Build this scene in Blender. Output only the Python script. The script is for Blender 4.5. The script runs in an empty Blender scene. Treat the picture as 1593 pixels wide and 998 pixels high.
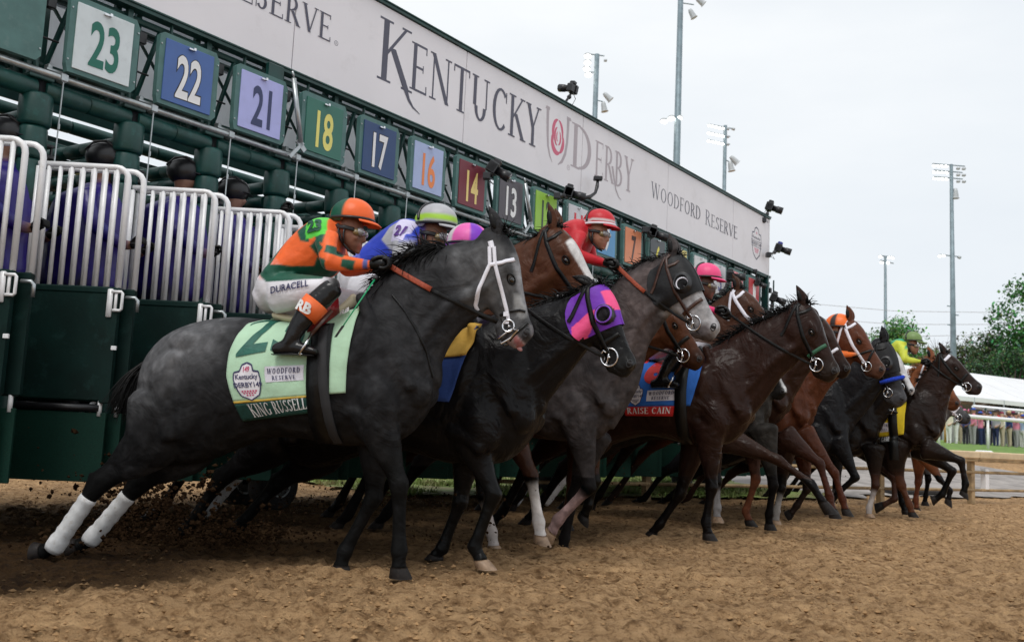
import bpy, bmesh, math, random
import numpy as np
from mathutils import Vector, Matrix, noise
from mathutils.bvhtree import BVHTree
from mathutils.kdtree import KDTree
random.seed(7)
SC = bpy.context.scene
COL = SC.collection
# ------------------------------------------------------------------ camera
FPX = 1500.; CX, CY = 796.5, 499.; CAMH = .80
ROLL = .045; PIT = math.atan(184/FPX)
MR = Matrix.Rotation(math.pi/2+PIT, 3, 'X') @ Matrix.Rotation(ROLL, 3, 'Z')
cam = bpy.data.objects.new('camera', bpy.data.cameras.new('camera'))
COL.objects.link(cam); SC.camera = cam
cam.data.sensor_width = 36; cam.data.lens = FPX/1593*36
cam.data.clip_start = .05; cam.data.clip_end = 6000
cam.data.dof.use_dof = True; cam.data.dof.focus_distance = 7.2; cam.data.dof.aperture_fstop = 3.6
cam.matrix_world = Matrix.Translation((0, 0, CAMH)) @ MR.to_4x4()
# ------------------------------------------------------------------ light
SC.view_settings.view_transform = 'Standard'; SC.view_settings.look = 'None'
SC.view_settings.exposure = 0.0; SC.view_settings.gamma = 1
SUN_EL, SUN_AZ = math.radians(56), math.radians(200)      # azimuth from +Y clockwise
W = bpy.data.worlds.new('World'); SC.world = W; W.use_nodes = True
nt = W.node_tree; nt.nodes.clear()
wo = nt.nodes.new('ShaderNodeOutputWorld'); bg = nt.nodes.new('ShaderNodeBackground')
sky = nt.nodes.new('ShaderNodeTexSky'); sky.sky_type = 'NISHITA'; sky.sun_disc = False
sky.sun_elevation = SUN_EL; sky.sun_rotation = SUN_AZ; sky.dust_density = 3
tc = nt.nodes.new('ShaderNodeTexCoord'); mp = nt.nodes.new('ShaderNodeMapping'); mp.inputs['Scale'].default_value = (1, 1, 3.2)
nz = nt.nodes.new('ShaderNodeTexNoise'); nz.inputs['Scale'].default_value = 2.1; nz.inputs['Detail'].default_value = 5; nz.inputs['Roughness'].default_value = .55
cr = nt.nodes.new('ShaderNodeValToRGB'); cr.color_ramp.elements[0].position = .3; cr.color_ramp.elements[1].position = .7
cr.color_ramp.elements[0].color = (8.7, 9.2, 9.7, 1); cr.color_ramp.elements[1].color = (10.3, 10.55, 10.7, 1)
sx = nt.nodes.new('ShaderNodeSeparateXYZ'); mr = nt.nodes.new('ShaderNodeMapRange')
mr.inputs['From Min'].default_value = 0; mr.inputs['From Max'].default_value = .42
hz = nt.nodes.new('ShaderNodeMixRGB'); hz.inputs[1].default_value = (8.3, 8.9, 9.5, 1)
mx = nt.nodes.new('ShaderNodeMixRGB'); mx.inputs[0].default_value = .95
L = nt.links.new
L(tc.outputs['Generated'], mp.inputs['Vector']); L(mp.outputs[0], nz.inputs['Vector']); L(nz.outputs['Fac'], cr.inputs['Fac'])
L(tc.outputs['Generated'], sx.inputs[0]); L(sx.outputs['Z'], mr.inputs['Value']); L(mr.outputs[0], hz.inputs[0]); L(cr.outputs[0], hz.inputs[2])
L(sky.outputs[0], mx.inputs[1]); L(hz.outputs[0], mx.inputs[2]); L(mx.outputs[0], bg.inputs['Color'])
bg.inputs['Strength'].default_value = .1; L(bg.outputs[0], wo.inputs['Surface'])
sl = bpy.data.lights.new('sun', 'SUN'); sl.energy = 1.5; sl.angle = math.radians(24); sl.color = (1, .97, .93)
so = bpy.data.objects.new('sun', sl); COL.objects.link(so)
sd = Vector((math.sin(SUN_AZ)*math.cos(SUN_EL), math.cos(SUN_AZ)*math.cos(SUN_EL), math.sin(SUN_EL)))
so.rotation_euler = sd.to_track_quat('Z', 'Y').to_euler(); so.location = (0, -20, 30)

# ------------------------------------------------------------------ projection helpers (photo measurements -> places in the world)
CAMP = Vector((0, 0, CAMH))
def ray(px, py): return MR @ Vector((px-CX, -(py-CY), -FPX))
def on_ground(px, py, z=0.):
    d = ray(px, py); return CAMP + d*((z-CAMH)/d.z)
def on_plane(px, py, p0, n):
    d = ray(px, py); return CAMP + d*((Vector(p0)-CAMP).dot(n)/d.dot(n))
def at_y(px, py, Y):
    d = ray(px, py); return CAMP + d*(Y/d.y)

# ------------------------------------------------------------------ materials
MATS = {}
def mat(name, col, rough=.6, metal=0, var=.12, scale=8, bump=0., bscale=60, coat=0, spec=.5, col2=None, sheen=0, dirt=None):
    if name in MATS: return MATS[name]
    m = bpy.data.materials.new(name); m.use_nodes = True; n = m.node_tree; b = n.nodes['Principled BSDF']
    b.inputs['Roughness'].default_value = rough; b.inputs['Metallic'].default_value = metal
    b.inputs['Specular IOR Level'].default_value = spec
    if coat: b.inputs['Coat Weight'].default_value = coat; b.inputs['Coat Roughness'].default_value = .2
    if sheen: b.inputs['Sheen Weight'].default_value = sheen
    t = n.nodes.new('ShaderNodeTexCoord'); z = n.nodes.new('ShaderNodeTexNoise')
    z.inputs['Scale'].default_value = scale; z.inputs['Detail'].default_value = 6
    n.links.new(t.outputs['Object'], z.inputs['Vector'])
    r = n.nodes.new('ShaderNodeValToRGB'); c2 = col2 or tuple(c*(1-var) for c in col); c1 = tuple(min(1, c*(1+var*.6)) for c in col)
    r.color_ramp.elements[0].color = (*c2, 1); r.color_ramp.elements[1].color = (*c1, 1)
    r.color_ramp.elements[0].position = .35; r.color_ramp.elements[1].position = .65
    n.links.new(z.outputs['Fac'], r.inputs['Fac'])
    out = r.outputs[0]
    if dirt:                                       # grime specks
        z2 = n.nodes.new('ShaderNodeTexNoise'); z2.inputs['Scale'].default_value = scale*2.3; z2.inputs['Detail'].default_value = 8; z2.inputs['Roughness'].default_value = .7
        n.links.new(t.outputs['Object'], z2.inputs['Vector'])
        r2 = n.nodes.new('ShaderNodeValToRGB'); r2.color_ramp.elements[0].position = .55; r2.color_ramp.elements[1].position = .78
        n.links.new(z2.outputs['Fac'], r2.inputs['Fac'])
        mm = n.nodes.new('ShaderNodeMixRGB'); mm.inputs[2].default_value = (*dirt, 1)
        n.links.new(r2.outputs[0], mm.inputs[0]); n.links.new(out, mm.inputs[1]); out = mm.outputs[0]
    n.links.new(out, b.inputs['Base Color'])
    if bump:
        zb = n.nodes.new('ShaderNodeTexNoise'); zb.inputs['Scale'].default_value = bscale; zb.inputs['Detail'].default_value = 4
        n.links.new(t.outputs['Object'], zb.inputs['Vector'])
        bu = n.nodes.new('ShaderNodeBump'); bu.inputs['Strength'].default_value = bump; bu.inputs['Distance'].default_value = .01
        n.links.new(zb.outputs['Fac'], bu.inputs['Height']); n.links.new(bu.outputs[0], b.inputs['Normal'])
    MATS[name] = m; return m
def vmat(name, rough=.45, var=.25, scale=14, bump=.15, bscale=90, spec=.4, sheen=0, dapple=0, stretch=(1, 1, 1)):
    """paint stored per vertex (coat markings, silks) broken up by noise"""
    if name in MATS: return MATS[name]
    m = bpy.data.materials.new(name); m.use_nodes = True; n = m.node_tree; b = n.nodes['Principled BSDF']
    b.inputs['Roughness'].default_value = rough; b.inputs['Specular IOR Level'].default_value = spec
    if sheen: b.inputs['Sheen Weight'].default_value = sheen; b.inputs['Sheen Roughness'].default_value = .4
    a = n.nodes.new('ShaderNodeAttribute'); a.attribute_name = 'paint'
    t = n.nodes.new('ShaderNodeTexCoord'); z = n.nodes.new('ShaderNodeTexNoise')
    z.inputs['Scale'].default_value = scale; z.inputs['Detail'].default_value = 8; z.inputs['Roughness'].default_value = .6
    n.links.new(t.outputs['Object'], z.inputs['Vector'])
    mr = n.nodes.new('ShaderNodeMapRange'); mr.inputs['From Min'].default_value = .3; mr.inputs['From Max'].default_value = .7
    mr.inputs['To Min'].default_value = 1-var; mr.inputs['To Max'].default_value = 1+var
    n.links.new(z.outputs['Fac'], mr.inputs['Value'])
    val = mr.outputs[0]
    if dapple:
        v = n.nodes.new('ShaderNodeTexVoronoi'); v.inputs['Scale'].default_value = 17; v.feature = 'SMOOTH_F1'
        wz = n.nodes.new('ShaderNodeMixRGB'); wz.inputs[0].default_value = .12
        z3 = n.nodes.new('ShaderNodeTexNoise'); z3.inputs['Scale'].default_value = 9
        n.links.new(t.outputs['Object'], z3.inputs['Vector'])
        n.links.new(t.outputs['Object'], wz.inputs[1]); n.links.new(z3.outputs['Color'], wz.inputs[2])
        n.links.new(wz.outputs[0], v.inputs['Vector'])
        m2 = n.nodes.new('ShaderNodeMapRange'); m2.inputs['From Min'].default_value = .1; m2.inputs['From Max'].default_value = .55
        m2.inputs['To Min'].default_value = 1+dapple; m2.inputs['To Max'].default_value = 1-dapple
        n.links.new(v.outputs['Distance'], m2.inputs['Value'])
        mu = n.nodes.new('ShaderNodeMath'); mu.operation = 'MULTIPLY'; n.links.new(val, mu.inputs[0]); n.links.new(m2.outputs[0], mu.inputs[1]); val = mu.outputs[0]
    vm = n.nodes.new('ShaderNodeVectorMath'); vm.operation = 'SCALE'
    n.links.new(a.outputs['Color'], vm.inputs[0]); n.links.new(val, vm.inputs['Scale'])
    n.links.new(vm.outputs[0], b.inputs['Base Color'])
    mpb = n.nodes.new('ShaderNodeMapping'); mpb.inputs['Scale'].default_value = stretch
    n.links.new(t.outputs['Object'], mpb.inputs['Vector'])
    zb = n.nodes.new('ShaderNodeTexNoise'); zb.inputs['Scale'].default_value = bscale; zb.inputs['Detail'].default_value = 3
    n.links.new(mpb.outputs[0], zb.inputs['Vector'])
    zc = n.nodes.new('ShaderNodeTexNoise'); zc.inputs['Scale'].default_value = 11; zc.inputs['Detail'].default_value = 2
    n.links.new(t.outputs['Object'], zc.inputs['Vector'])
    bu = n.nodes.new('ShaderNodeBump'); bu.inputs['Strength'].default_value = bump; bu.inputs['Distance'].default_value = .006
    n.links.new(zb.outputs['Fac'], bu.inputs['Height'])
    b2 = n.nodes.new('ShaderNodeBump'); b2.inputs['Strength'].default_value = .35; b2.inputs['Distance'].default_value = .02
    n.links.new(zc.outputs['Fac'], b2.inputs['Height']); n.links.new(bu.outputs[0], b2.inputs['Normal'])
    zd = n.nodes.new('ShaderNodeTexNoise'); zd.inputs['Scale'].default_value = 4.5; zd.inputs['Detail'].default_value = 3; zd.inputs['Distortion'].default_value = 1.2
    n.links.new(t.outputs['Object'], zd.inputs['Vector'])
    b3 = n.nodes.new('ShaderNodeBump'); b3.inputs['Strength'].default_value = .45; b3.inputs['Distance'].default_value = .06
    n.links.new(zd.outputs['Fac'], b3.inputs['Height']); n.links.new(b2.outputs[0], b3.inputs['Normal'])
    n.links.new((b3 if 'coat' in name else b2).outputs[0], b.inputs['Normal'])
    MATS[name] = m; return m
def emit(name, col, s):
    if name in MATS: return MATS[name]
    m = bpy.data.materials.new(name); m.use_nodes = True; b = m.node_tree.nodes['Principled BSDF']
    b.inputs['Base Color'].default_value = (*col, 1); b.inputs['Emission Color'].default_value = (*col, 1); b.inputs['Emission Strength'].default_value = s
    MATS[name] = m; return m
def srgb(r, g, b):
    f = lambda c: (c/255/12.92) if c <= 10 else ((c/255+.055)/1.055)**2.4
    return (f(r), f(g), f(b))
M_GREEN = mat('green paint', (.006, .048, .042), .38, var=.3, scale=5, bump=.08, dirt=(.03, .09, .08))
M_PAD = mat('green vinyl pad', (.004, .050, .042), .42, var=.25, scale=6, bump=.15, bscale=25, dirt=(.02, .11, .10))
M_DKGREEN = mat('dark green board', (.002, .018, .015), .55, var=.35, scale=3, bump=.1, bscale=30, spec=.2, dirt=(.012, .045, .040))
M_FLAP = mat('green rubber flap', (.003, .030, .020), .6, var=.2, scale=90, spec=.2, dirt=(.030, .032, .018))
M_WHITE = mat('white enamel', (.84, .84, .85), .3, var=.04, scale=9, dirt=(.66, .65, .63), coat=.3)
M_BANNER = mat('banner vinyl', (.76, .74, .77), .45, var=.04, scale=1.2, bump=.25, bscale=1.6, dirt=(.66, .64, .66))
M_REAR = mat('grey backing sheet', (.62, .64, .66), .6, var=.25, scale=2.5, bump=.2, bscale=4)
def translucent(m, k=.6, c=(.75, .77, .80)):
    n = m.node_tree; b = n.nodes['Principled BSDF']; o = n.nodes['Material Output']; t = n.nodes.new('ShaderNodeBsdfTranslucent'); t.inputs[0].default_value = (*c, 1)
    x = n.nodes.new('ShaderNodeMixShader'); x.inputs[0].default_value = k; n.links.new(b.outputs[0], x.inputs[1]); n.links.new(t.outputs[0], x.inputs[2]); n.links.new(x.outputs[0], o.inputs['Surface'])
translucent(M_REAR)
M_STEEL = mat('galvanised steel', (.42, .45, .46), .35, metal=.7, var=.15, scale=20)
M_BLACK = mat('black plastic', (.012, .012, .014), .35, var=.3, scale=30)
M_RUBBER = mat('tyre rubber', (.02, .02, .021), .75, var=.3, scale=20, dirt=(.12, .09, .06))
M_LEATHER = mat('black leather', (.006, .006, .006), .35, var=.3, scale=40, bump=.15, bscale=50, spec=.25)
M_BROWNL = mat('brown leather', (.05, .018, .010), .4, var=.3, scale=40)
M_REIN = mat('red rubber rein grip', (.33, .055, .02), .6, var=.2, scale=60, bump=.3, bscale=200)
M_CHROME = mat('chrome', (.75, .75, .77), .18, metal=1, var=.1)
M_WSTRAP = mat('white nylon strap', (.78, .77, .84), .55, var=.06, scale=40, bump=.2, bscale=300)
M_POLE = mat('pole steel', (.20, .26, .29), .5, metal=.3, var=.2, scale=3)
M_INK = mat('dark ink', (.075, .075, .11), .5, var=.05)
M_INK2 = mat('mauve ink', (.42, .37, .40), .5, var=.05)
M_ROSE = mat('rose ink', (.60, .12, .20), .5, var=.08)
M_HOOF = mat('dark hoof horn', (.016, .013, .012), .55, var=.4, scale=30, dirt=(.05, .035, .022), spec=.2)
M_HOOFL = mat('pale hoof horn', (.33, .22, .14), .5, var=.3, scale=30, dirt=(.15, .10, .06))
M_EYE = mat('dark eye', (.006, .004, .003), .04, var=.1, coat=1)
M_BANDAGE = mat('white bandage', (.62, .62, .62), .8, var=.15, scale=14, bump=.6, bscale=14, dirt=(.35, .30, .25))

# ------------------------------------------------------------------ object helpers
def tagk(o, kind): o['kind'] = kind; return o
def tag(o, label, cat, group=None):
    o['label'] = label; o['category'] = cat
    if group: o['group'] = group
    return o
def empty(name, M=None):
    o = bpy.data.objects.new(name, None); COL.objects.link(o); o.empty_display_size = .1
    if M is not None: o.matrix_world = M
    return o
def frame_m(loc, ang=0): return Matrix.Translation(loc) @ Matrix.Rotation(ang, 4, 'Z')
def mobj(name, vs, fs, m, parent=None, smooth=True, cols=None):
    me = bpy.data.meshes.new(name); me.from_pydata([tuple(v) for v in vs], [], fs); me.update()
    if smooth: me.shade_smooth()
    if m is not None: me.materials.append(m)
    if cols is not None:
        at = me.attributes.new('paint', 'FLOAT_COLOR', 'POINT')
        a = np.ones((len(vs), 4), dtype=np.float32); a[:, :3] = np.array(cols); at.data.foreach_set('color', a.ravel())
    o = bpy.data.objects.new(name, me); COL.objects.link(o)
    if parent: o.parent = parent
    return o
class MB:
    def __init__(s): s.v = []; s.f = []; s.c = []
    def add(s, vs, fs, col=None):
        k = len(s.v); s.v += [Vector(v) for v in vs]; s.f += [tuple(i+k for i in f) for f in fs]
        s.c += [col or (1, 1, 1)]*len(vs); return s
    def box(s, c, d, R=None, bev=0, col=None):
        c = Vector(c); x, y, z = d[0]/2, d[1]/2, d[2]/2
        R = R or Matrix.Identity(3)
        if not bev:
            vs = [c+R @ Vector((i*x, j*y, k*z)) for k in (-1, 1) for j in (-1, 1) for i in (-1, 1)]
            s.add(vs, [(0, 2, 3, 1), (4, 5, 7, 6), (0, 1, 5, 4), (2, 6, 7, 3), (0, 4, 6, 2), (1, 3, 7, 5)], col)
        else:
            b = bev; vs = []
            for k, e in ((-z, b), (-z+b, 0), (z-b, 0), (z, b)):
                for (i, j) in ((-1, -1), (1, -1), (1, 1), (-1, 1)):
                    vs.append(c+R @ Vector((i*(x-e), j*(y-e), k)))
            fs = [(3, 2, 1, 0), (12, 13, 14, 15)]
            for r in range(3):
                for q in range(4): fs.append((r*4+q, r*4+(q+1) % 4, r*4+4+(q+1) % 4, r*4+4+q))
            s.add(vs, fs, col)
        return s
    def path(s, pts, rad, n=8, cap=True, flat=None, col=None):
        pts = [Vector(p) for p in pts]; N = len(pts)
        if not isinstance(rad, (list, tuple)): rad = [rad]*N
        k = len(s.v); up = None; rings = []
        for i, p in enumerate(pts):
            t = (pts[min(i+1, N-1)]-pts[max(i-1, 0)]).normalized()
            if up is None:
                up = Vector((0, 0, 1)) if abs(t.z) < .9 else Vector((0, 1, 0))
                if flat is not None: up = Vector(flat)
            a = t.cross(up).normalized(); b = a.cross(t).normalized()
            if flat is None: up = b
            ra = rad[i]; rb = ra if flat is None else ra*.15
            rings.append([p+a*ra*math.cos(q*2*math.pi/n)+b*rb*math.sin(q*2*math.pi/n) for q in range(n)])
        fs = []
        for i in range(N-1):
            for q in range(n): fs.append((i*n+q, i*n+(q+1) % n, (i+1)*n+(q+1) % n, (i+1)*n+q))
        if cap: fs += [tuple(range(n))[::-1], tuple(range((N-1)*n, N*n))]
        s.add([v for r in rings for v in r], fs, col); return s
    def tube(s, a, b, r, n=8, r2=None, col=None): return s.path([a, b], [r, r if r2 is None else r2], n, col=col)
    def ellip(s, c, r, R=None, nu=10, nv=7, col=None):
        c = Vector(c); R = R or Matrix.Identity(3)
        vs = [c+R @ Vector((0, 0, r[2]))]
        for j in range(1, nv):
            th = math.pi*j/nv
            for i in range(nu):
                ph = 2*math.pi*i/nu; vs.append(c+R @ Vector((r[0]*math.sin(th)*math.cos(ph), r[1]*math.sin(th)*math.sin(ph), r[2]*math.cos(th))))
        vs.append(c+R @ Vector((0, 0, -r[2]))); fs = []
        for i in range(nu): fs.append((0, 1+i, 1+(i+1) % nu))
        for j in range(nv-2):
            for i in range(nu):
                a = 1+j*nu; b = a+nu; fs.append((a+i, b+i, b+(i+1) % nu, a+(i+1) % nu))
        a = 1+(nv-2)*nu
        for i in range(nu): fs.append((a+i, len(vs)-1, a+(i+1) % nu))
        s.add(vs, fs, col); return s
    def torus(s, c, R, r, ax, n=20, m=6, col=None):
        ax = Vector(ax).normalized(); a = ax.orthogonal().normalized(); b = ax.cross(a)
        vs = []; fs = []
        for i in range(n):
            d = a*math.cos(2*math.pi*i/n)+b*math.sin(2*math.pi*i/n)
            for j in range(m): vs.append(Vector(c)+d*(R+r*math.cos(2*math.pi*j/m))+ax*r*math.sin(2*math.pi*j/m))
        for i in range(n):
            for j in range(m): fs.append((i*m+j, i*m+(j+1) % m, ((i+1) % n)*m+(j+1) % m, ((i+1) % n)*m+j))
        s.add(vs, fs, col); return s
    def build(s, name, m, parent=None, smooth=False, cols=False):
        return mobj(name, s.v, s.f, m, parent, smooth, s.c if cols else None)

# ------------------------------------------------------------------ print helpers (flat lettering)
_tc = {}
def sans(txt, bold=0.):
    """2-D outline mesh of text, normalised to unit box height of capitals; returns verts (x,y), faces, width"""
    key = (txt, bold)
    if key in _tc: return _tc[key]
    cu = bpy.data.curves.new('t', 'FONT'); cu.body = txt; cu.size = 1; cu.offset = bold; cu.resolution_u = 4
    ob = bpy.data.objects.new('t', cu); COL.objects.link(ob)
    dg = bpy.context.evaluated_depsgraph_get(); me = bpy.data.meshes.new_from_object(ob.evaluated_get(dg))
    vs = [(v.co.x, v.co.y) for v in me.vertices]; fs = [tuple(p.vertices) for p in me.polygons]
    bpy.data.objects.remove(ob); bpy.data.curves.remove(cu); bpy.data.meshes.remove(me)
    x0 = min(v[0] for v in vs); x1 = max(v[0] for v in vs); y0 = min(v[1] for v in vs); y1 = max(v[1] for v in vs)
    vs = [((x-x0)/(y1-y0), (y-y0)/(y1-y0)) for x, y in vs]
    _tc[key] = (vs, fs, (x1-x0)/(y1-y0)); return _tc[key]
TK, TN, SF = .125, .05, .035
def glyph(ch):
    """serif capitals as strokes: ('l',x0,y0,x1,y1,w) ('a',cx,cy,rx,ry,a0,a1) ('s',x,y,halflen)"""
    l = lambda *a: ('l',)+a
    s = lambda x, y, h=.15: ('s', x, y, h)
    G = {
     'K': (.72, [l(.14, 0, .14, 1, TK), l(.15, .42, .60, 1, TN), l(.30, .58, .66, 0, TK), s(.14, 0), s(.14, 1), s(.60, 1, .11), s(.66, 0, .13)]),
     'E': (.62, [l(.14, 0, .14, 1, TK), l(.14, .98, .54, .98, TN), l(.14, .51, .44, .51, TN), l(.14, .02, .58, .02, TN), s(.12, 0, .12), s(.12, 1, .12), l(.54, .84, .54, 1, .035), l(.58, 0, .57, .18, .035), l(.44, .43, .44, .59, .03)]),
     'N': (.80, [l(.14, 0, .14, 1, TN), l(.12, 1, .68, 0, TK), l(.68, 0, .68, 1, TN), s(.14, 0, .12), s(.10, 1, .10), s(.68, 1, .12)]),
     'T': (.70, [l(.35, 0, .35, 1, TK), l(.05, .98, .65, .98, TN), s(.35, 0), l(.05, .84, .05, 1, .035), l(.65, .84, .65, 1, .035)]),
     'U': (.76, [l(.14, .32, .14, 1, TK), ('a', .38, .32, .24, .32, 180, 360), l(.62, .32, .62, 1, TN), s(.14, 1, .13), s(.62, 1, .12)]),
     'C': (.74, [('a', .42, .5, .34, .5, 48, 312), l(.66, .70, .66, .95, .035)]),
     'G': (.80, [('a', .42, .5, .34, .5, 48, 318), l(.66, .72, .66, .95, .035), l(.68, .06, .68, .42, TK*.9), s(.66, .42, .12)]),
     'Y': (.68, [l(.34, 0, .34, .46, TK), l(.10, 1, .34, .44, TK), l(.60, 1, .34, .44, TN), s(.34, 0), s(.10, 1, .12), s(.60, 1, .11)]),
     'D': (.78, [l(.14, 0, .14, 1, TK), ('a', .28, .5, .42, .49, -90, 90), l(.14, .98, .3, .98, TN), l(.14, .02, .3, .02, TN), s(.12, 0, .12), s(.12, 1, .12)]),
     'R': (.70, [l(.14, 0, .14, 1, TK), ('a', .28, .74, .26, .25, -90, 90), l(.14, .98, .3, .98, TN), l(.14, .49, .3, .49, TN), l(.32, .48, .62, 0, TK), s(.14, 0), s(.12, 1, .12), s(.62, 0, .10)]),
     'P': (.64, [l(.14, 0, .14, 1, TK), ('a', .28, .74, .26, .25, -90, 90), l(.14, .98, .3, .98, TN), l(.14, .49, .3, .49, TN), s(.14, 0), s(.12, 1, .12)]),
     'B': (.66, [l(.14, 0, .14, 1, TK), ('a', .28, .76, .22, .23, -90, 90), ('a', .28, .27, .28, .26, -90, 90), l(.14, .98, .3, .98, TN), l(.14, .53, .3, .53, TN), l(.14, .02, .3, .02, TN), s(.12, 0, .12), s(.12, 1, .12)]),
     'S': (.58, [('a', .29, .75, .20, .24, 30, 270), ('a', .29, .26, .22, .25, -150, 90), l(.49, .78, .49, .98, .035), l(.06, .02, .06, .24, .035)]),
     'V': (.74, [l(.10, 1, .38, 0, TK), l(.66, 1, .38, 0, TN), s(.10, 1, .12), s(.66, 1, .11)]),
     'W': (1.04, [l(.10, 1, .32, 0, TK), l(.52, 1, .32, 0, TN), l(.52, 1, .74, 0, TK), l(.95, 1, .74, 0, TN), s(.10, 1, .12), s(.52, 1, .1), s(.95, 1, .1)]),
     'O': (.84, [('a', .42, .5, .35, .5, 0, 360)]),
     'F': (.58, [l(.14, 0, .14, 1, TK), l(.14, .98, .52, .98, TN), l(.14, .51, .42, .51, TN), s(.14, 0), s(.12, 1, .12), l(.52, .84, .52, 1, .035), l(.42, .43, .42, .59, .03)]),
     'I': (.34, [l(.17, 0, .17, 1, TK), s(.17, 0), s(.17, 1)]),
     'A': (.74, [l(.36, 1, .12, 0, TN), l(.36, 1, .62, 0, TK), l(.2, .34, .5, .34, TN*.8), s(.12, 0, .11), s(.62, 0, .12)]),
     'L': (.60, [l(.14, 0, .14, 1, TK), l(.14, .02, .56, .02, TN), s(.12, 0, .12), s(.14, 1, .14), l(.56, 0, .55, .2, .035)]),
     'M': (.94, [l(.14, 0, .14, 1, TN), l(.14, 1, .46, 0, TK), l(.78, 1, .46, 0, TN), l(.78, 0, .78, 1, TK), s(.14, 0, .11), s(.10, 1, .1), s(.78, 0, .12), s(.82, 1, .1)]),
     'g': (.1, []), ' ': (.34, []),
    }
    return G[ch]
def serif(txt, k=1., sp=.0, scales=None):
    """quads (x,y,layer) for serif text; k = weight factor; per-letter scale list"""
    V = []; F = []; x = 0; lay = 0
    for i, ch in enumerate(txt):
        w, st = glyph(ch); sc = scales[i] if scales else 1
        for q in st:
            lay += 1
            if q[0] == 'l':
                _, x0, y0, x1, y1, t = q; t *= k; d = math.hypot(x1-x0, y1-y0); nx, ny = -(y1-y0)/d*t/2, (x1-x0)/d*t/2
                if abs(y1-y0) > abs(x1-x0)*.5: nx, ny = math.copysign(t/2/max(.5, abs(y1-y0)/d), nx), 0
                P = [(x0+nx, y0+ny), (x0-nx, y0-ny), (x1-nx, y1-ny), (x1+nx, y1+ny)]
                b = len(V); V += [(x+a*sc, c*sc, lay) for a, c in P]; F.append((b, b+1, b+2, b+3))
            elif q[0] == 's':
                _, sx_, sy_, h = q; t = SF*k; y0, y1 = (0, t) if sy_ < .5 else (1-t, 1)
                if .1 < sy_ < .9: y0, y1 = sy_-t/2, sy_+t/2
                b = len(V); V += [(x+(sx_-h)*sc, y0*sc, lay), (x+(sx_+h)*sc, y0*sc, lay), (x+(sx_+h)*sc, y1*sc, lay), (x+(sx_-h)*sc, y1*sc, lay)]; F.append((b, b+1, b+2, b+3))
            else:
                _, cx, cy, rx, ry, a0, a1 = q; n = 18; b = len(V)
                for j in range(n+1):
                    a = math.radians(a0+(a1-a0)*j/n); t = k*(TN+(TK-TN)*abs(math.cos(a)))
                    V.append((x+(cx+rx*math.cos(a))*sc, (cy+ry*math.sin(a))*sc, lay)); V.append((x+(cx+(rx-t)*math.cos(a))*sc, (cy+(ry-t)*math.sin(a))*sc, lay))
                for j in range(n): F.append((b+2*j, b+2*j+1, b+2*j+3, b+2*j+2))
        x += (w+sp)*sc
    return V, F, x
# ================================================================== terrain
BP, BS, BN = Vector((6.4, 16.7, 0)), Vector((.853, .521, 0)), Vector((-.521, .853, 0))
def sst(a, b, x):
    t = max(0, min(1, (x-a)/(b-a))); return t*t*(3-2*t)
def terr(x, y):
    p = Vector((x, y, 0))-BP; u = p.dot(BN)
    k = sst(1.5, 7, x) if y < 60 else 1
    return k*(1.27*min(1, max(0, (u-.4)/12.4))+.5*min(1, max(0, (u-12.8)/9)))
def hit(px, py):
    d = ray(px, py).normalized(); t = 2.
    for _ in range(6000):
        p = CAMP+d*t
        if p.z <= terr(p.x, p.y): return p
        t += .01+t*.002
    return p
GD = Vector(ray(1900, 733)); GD.z = 0; GD.normalize()       # along the gate
GN = Vector((-GD.y, GD.x, 0))                               # away from the camera, into the stalls
GP = GN*6.77
def churn_shade(x, y):  # darkening of the churned soil, mostly painted shade under horses and gate
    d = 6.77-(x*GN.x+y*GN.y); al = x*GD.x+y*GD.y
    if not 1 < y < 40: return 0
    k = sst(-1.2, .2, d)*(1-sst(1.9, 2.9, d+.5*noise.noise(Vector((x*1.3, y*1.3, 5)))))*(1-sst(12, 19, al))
    return k*(.60+.30*(1-sst(-2.4, 0.4, x)))
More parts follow.
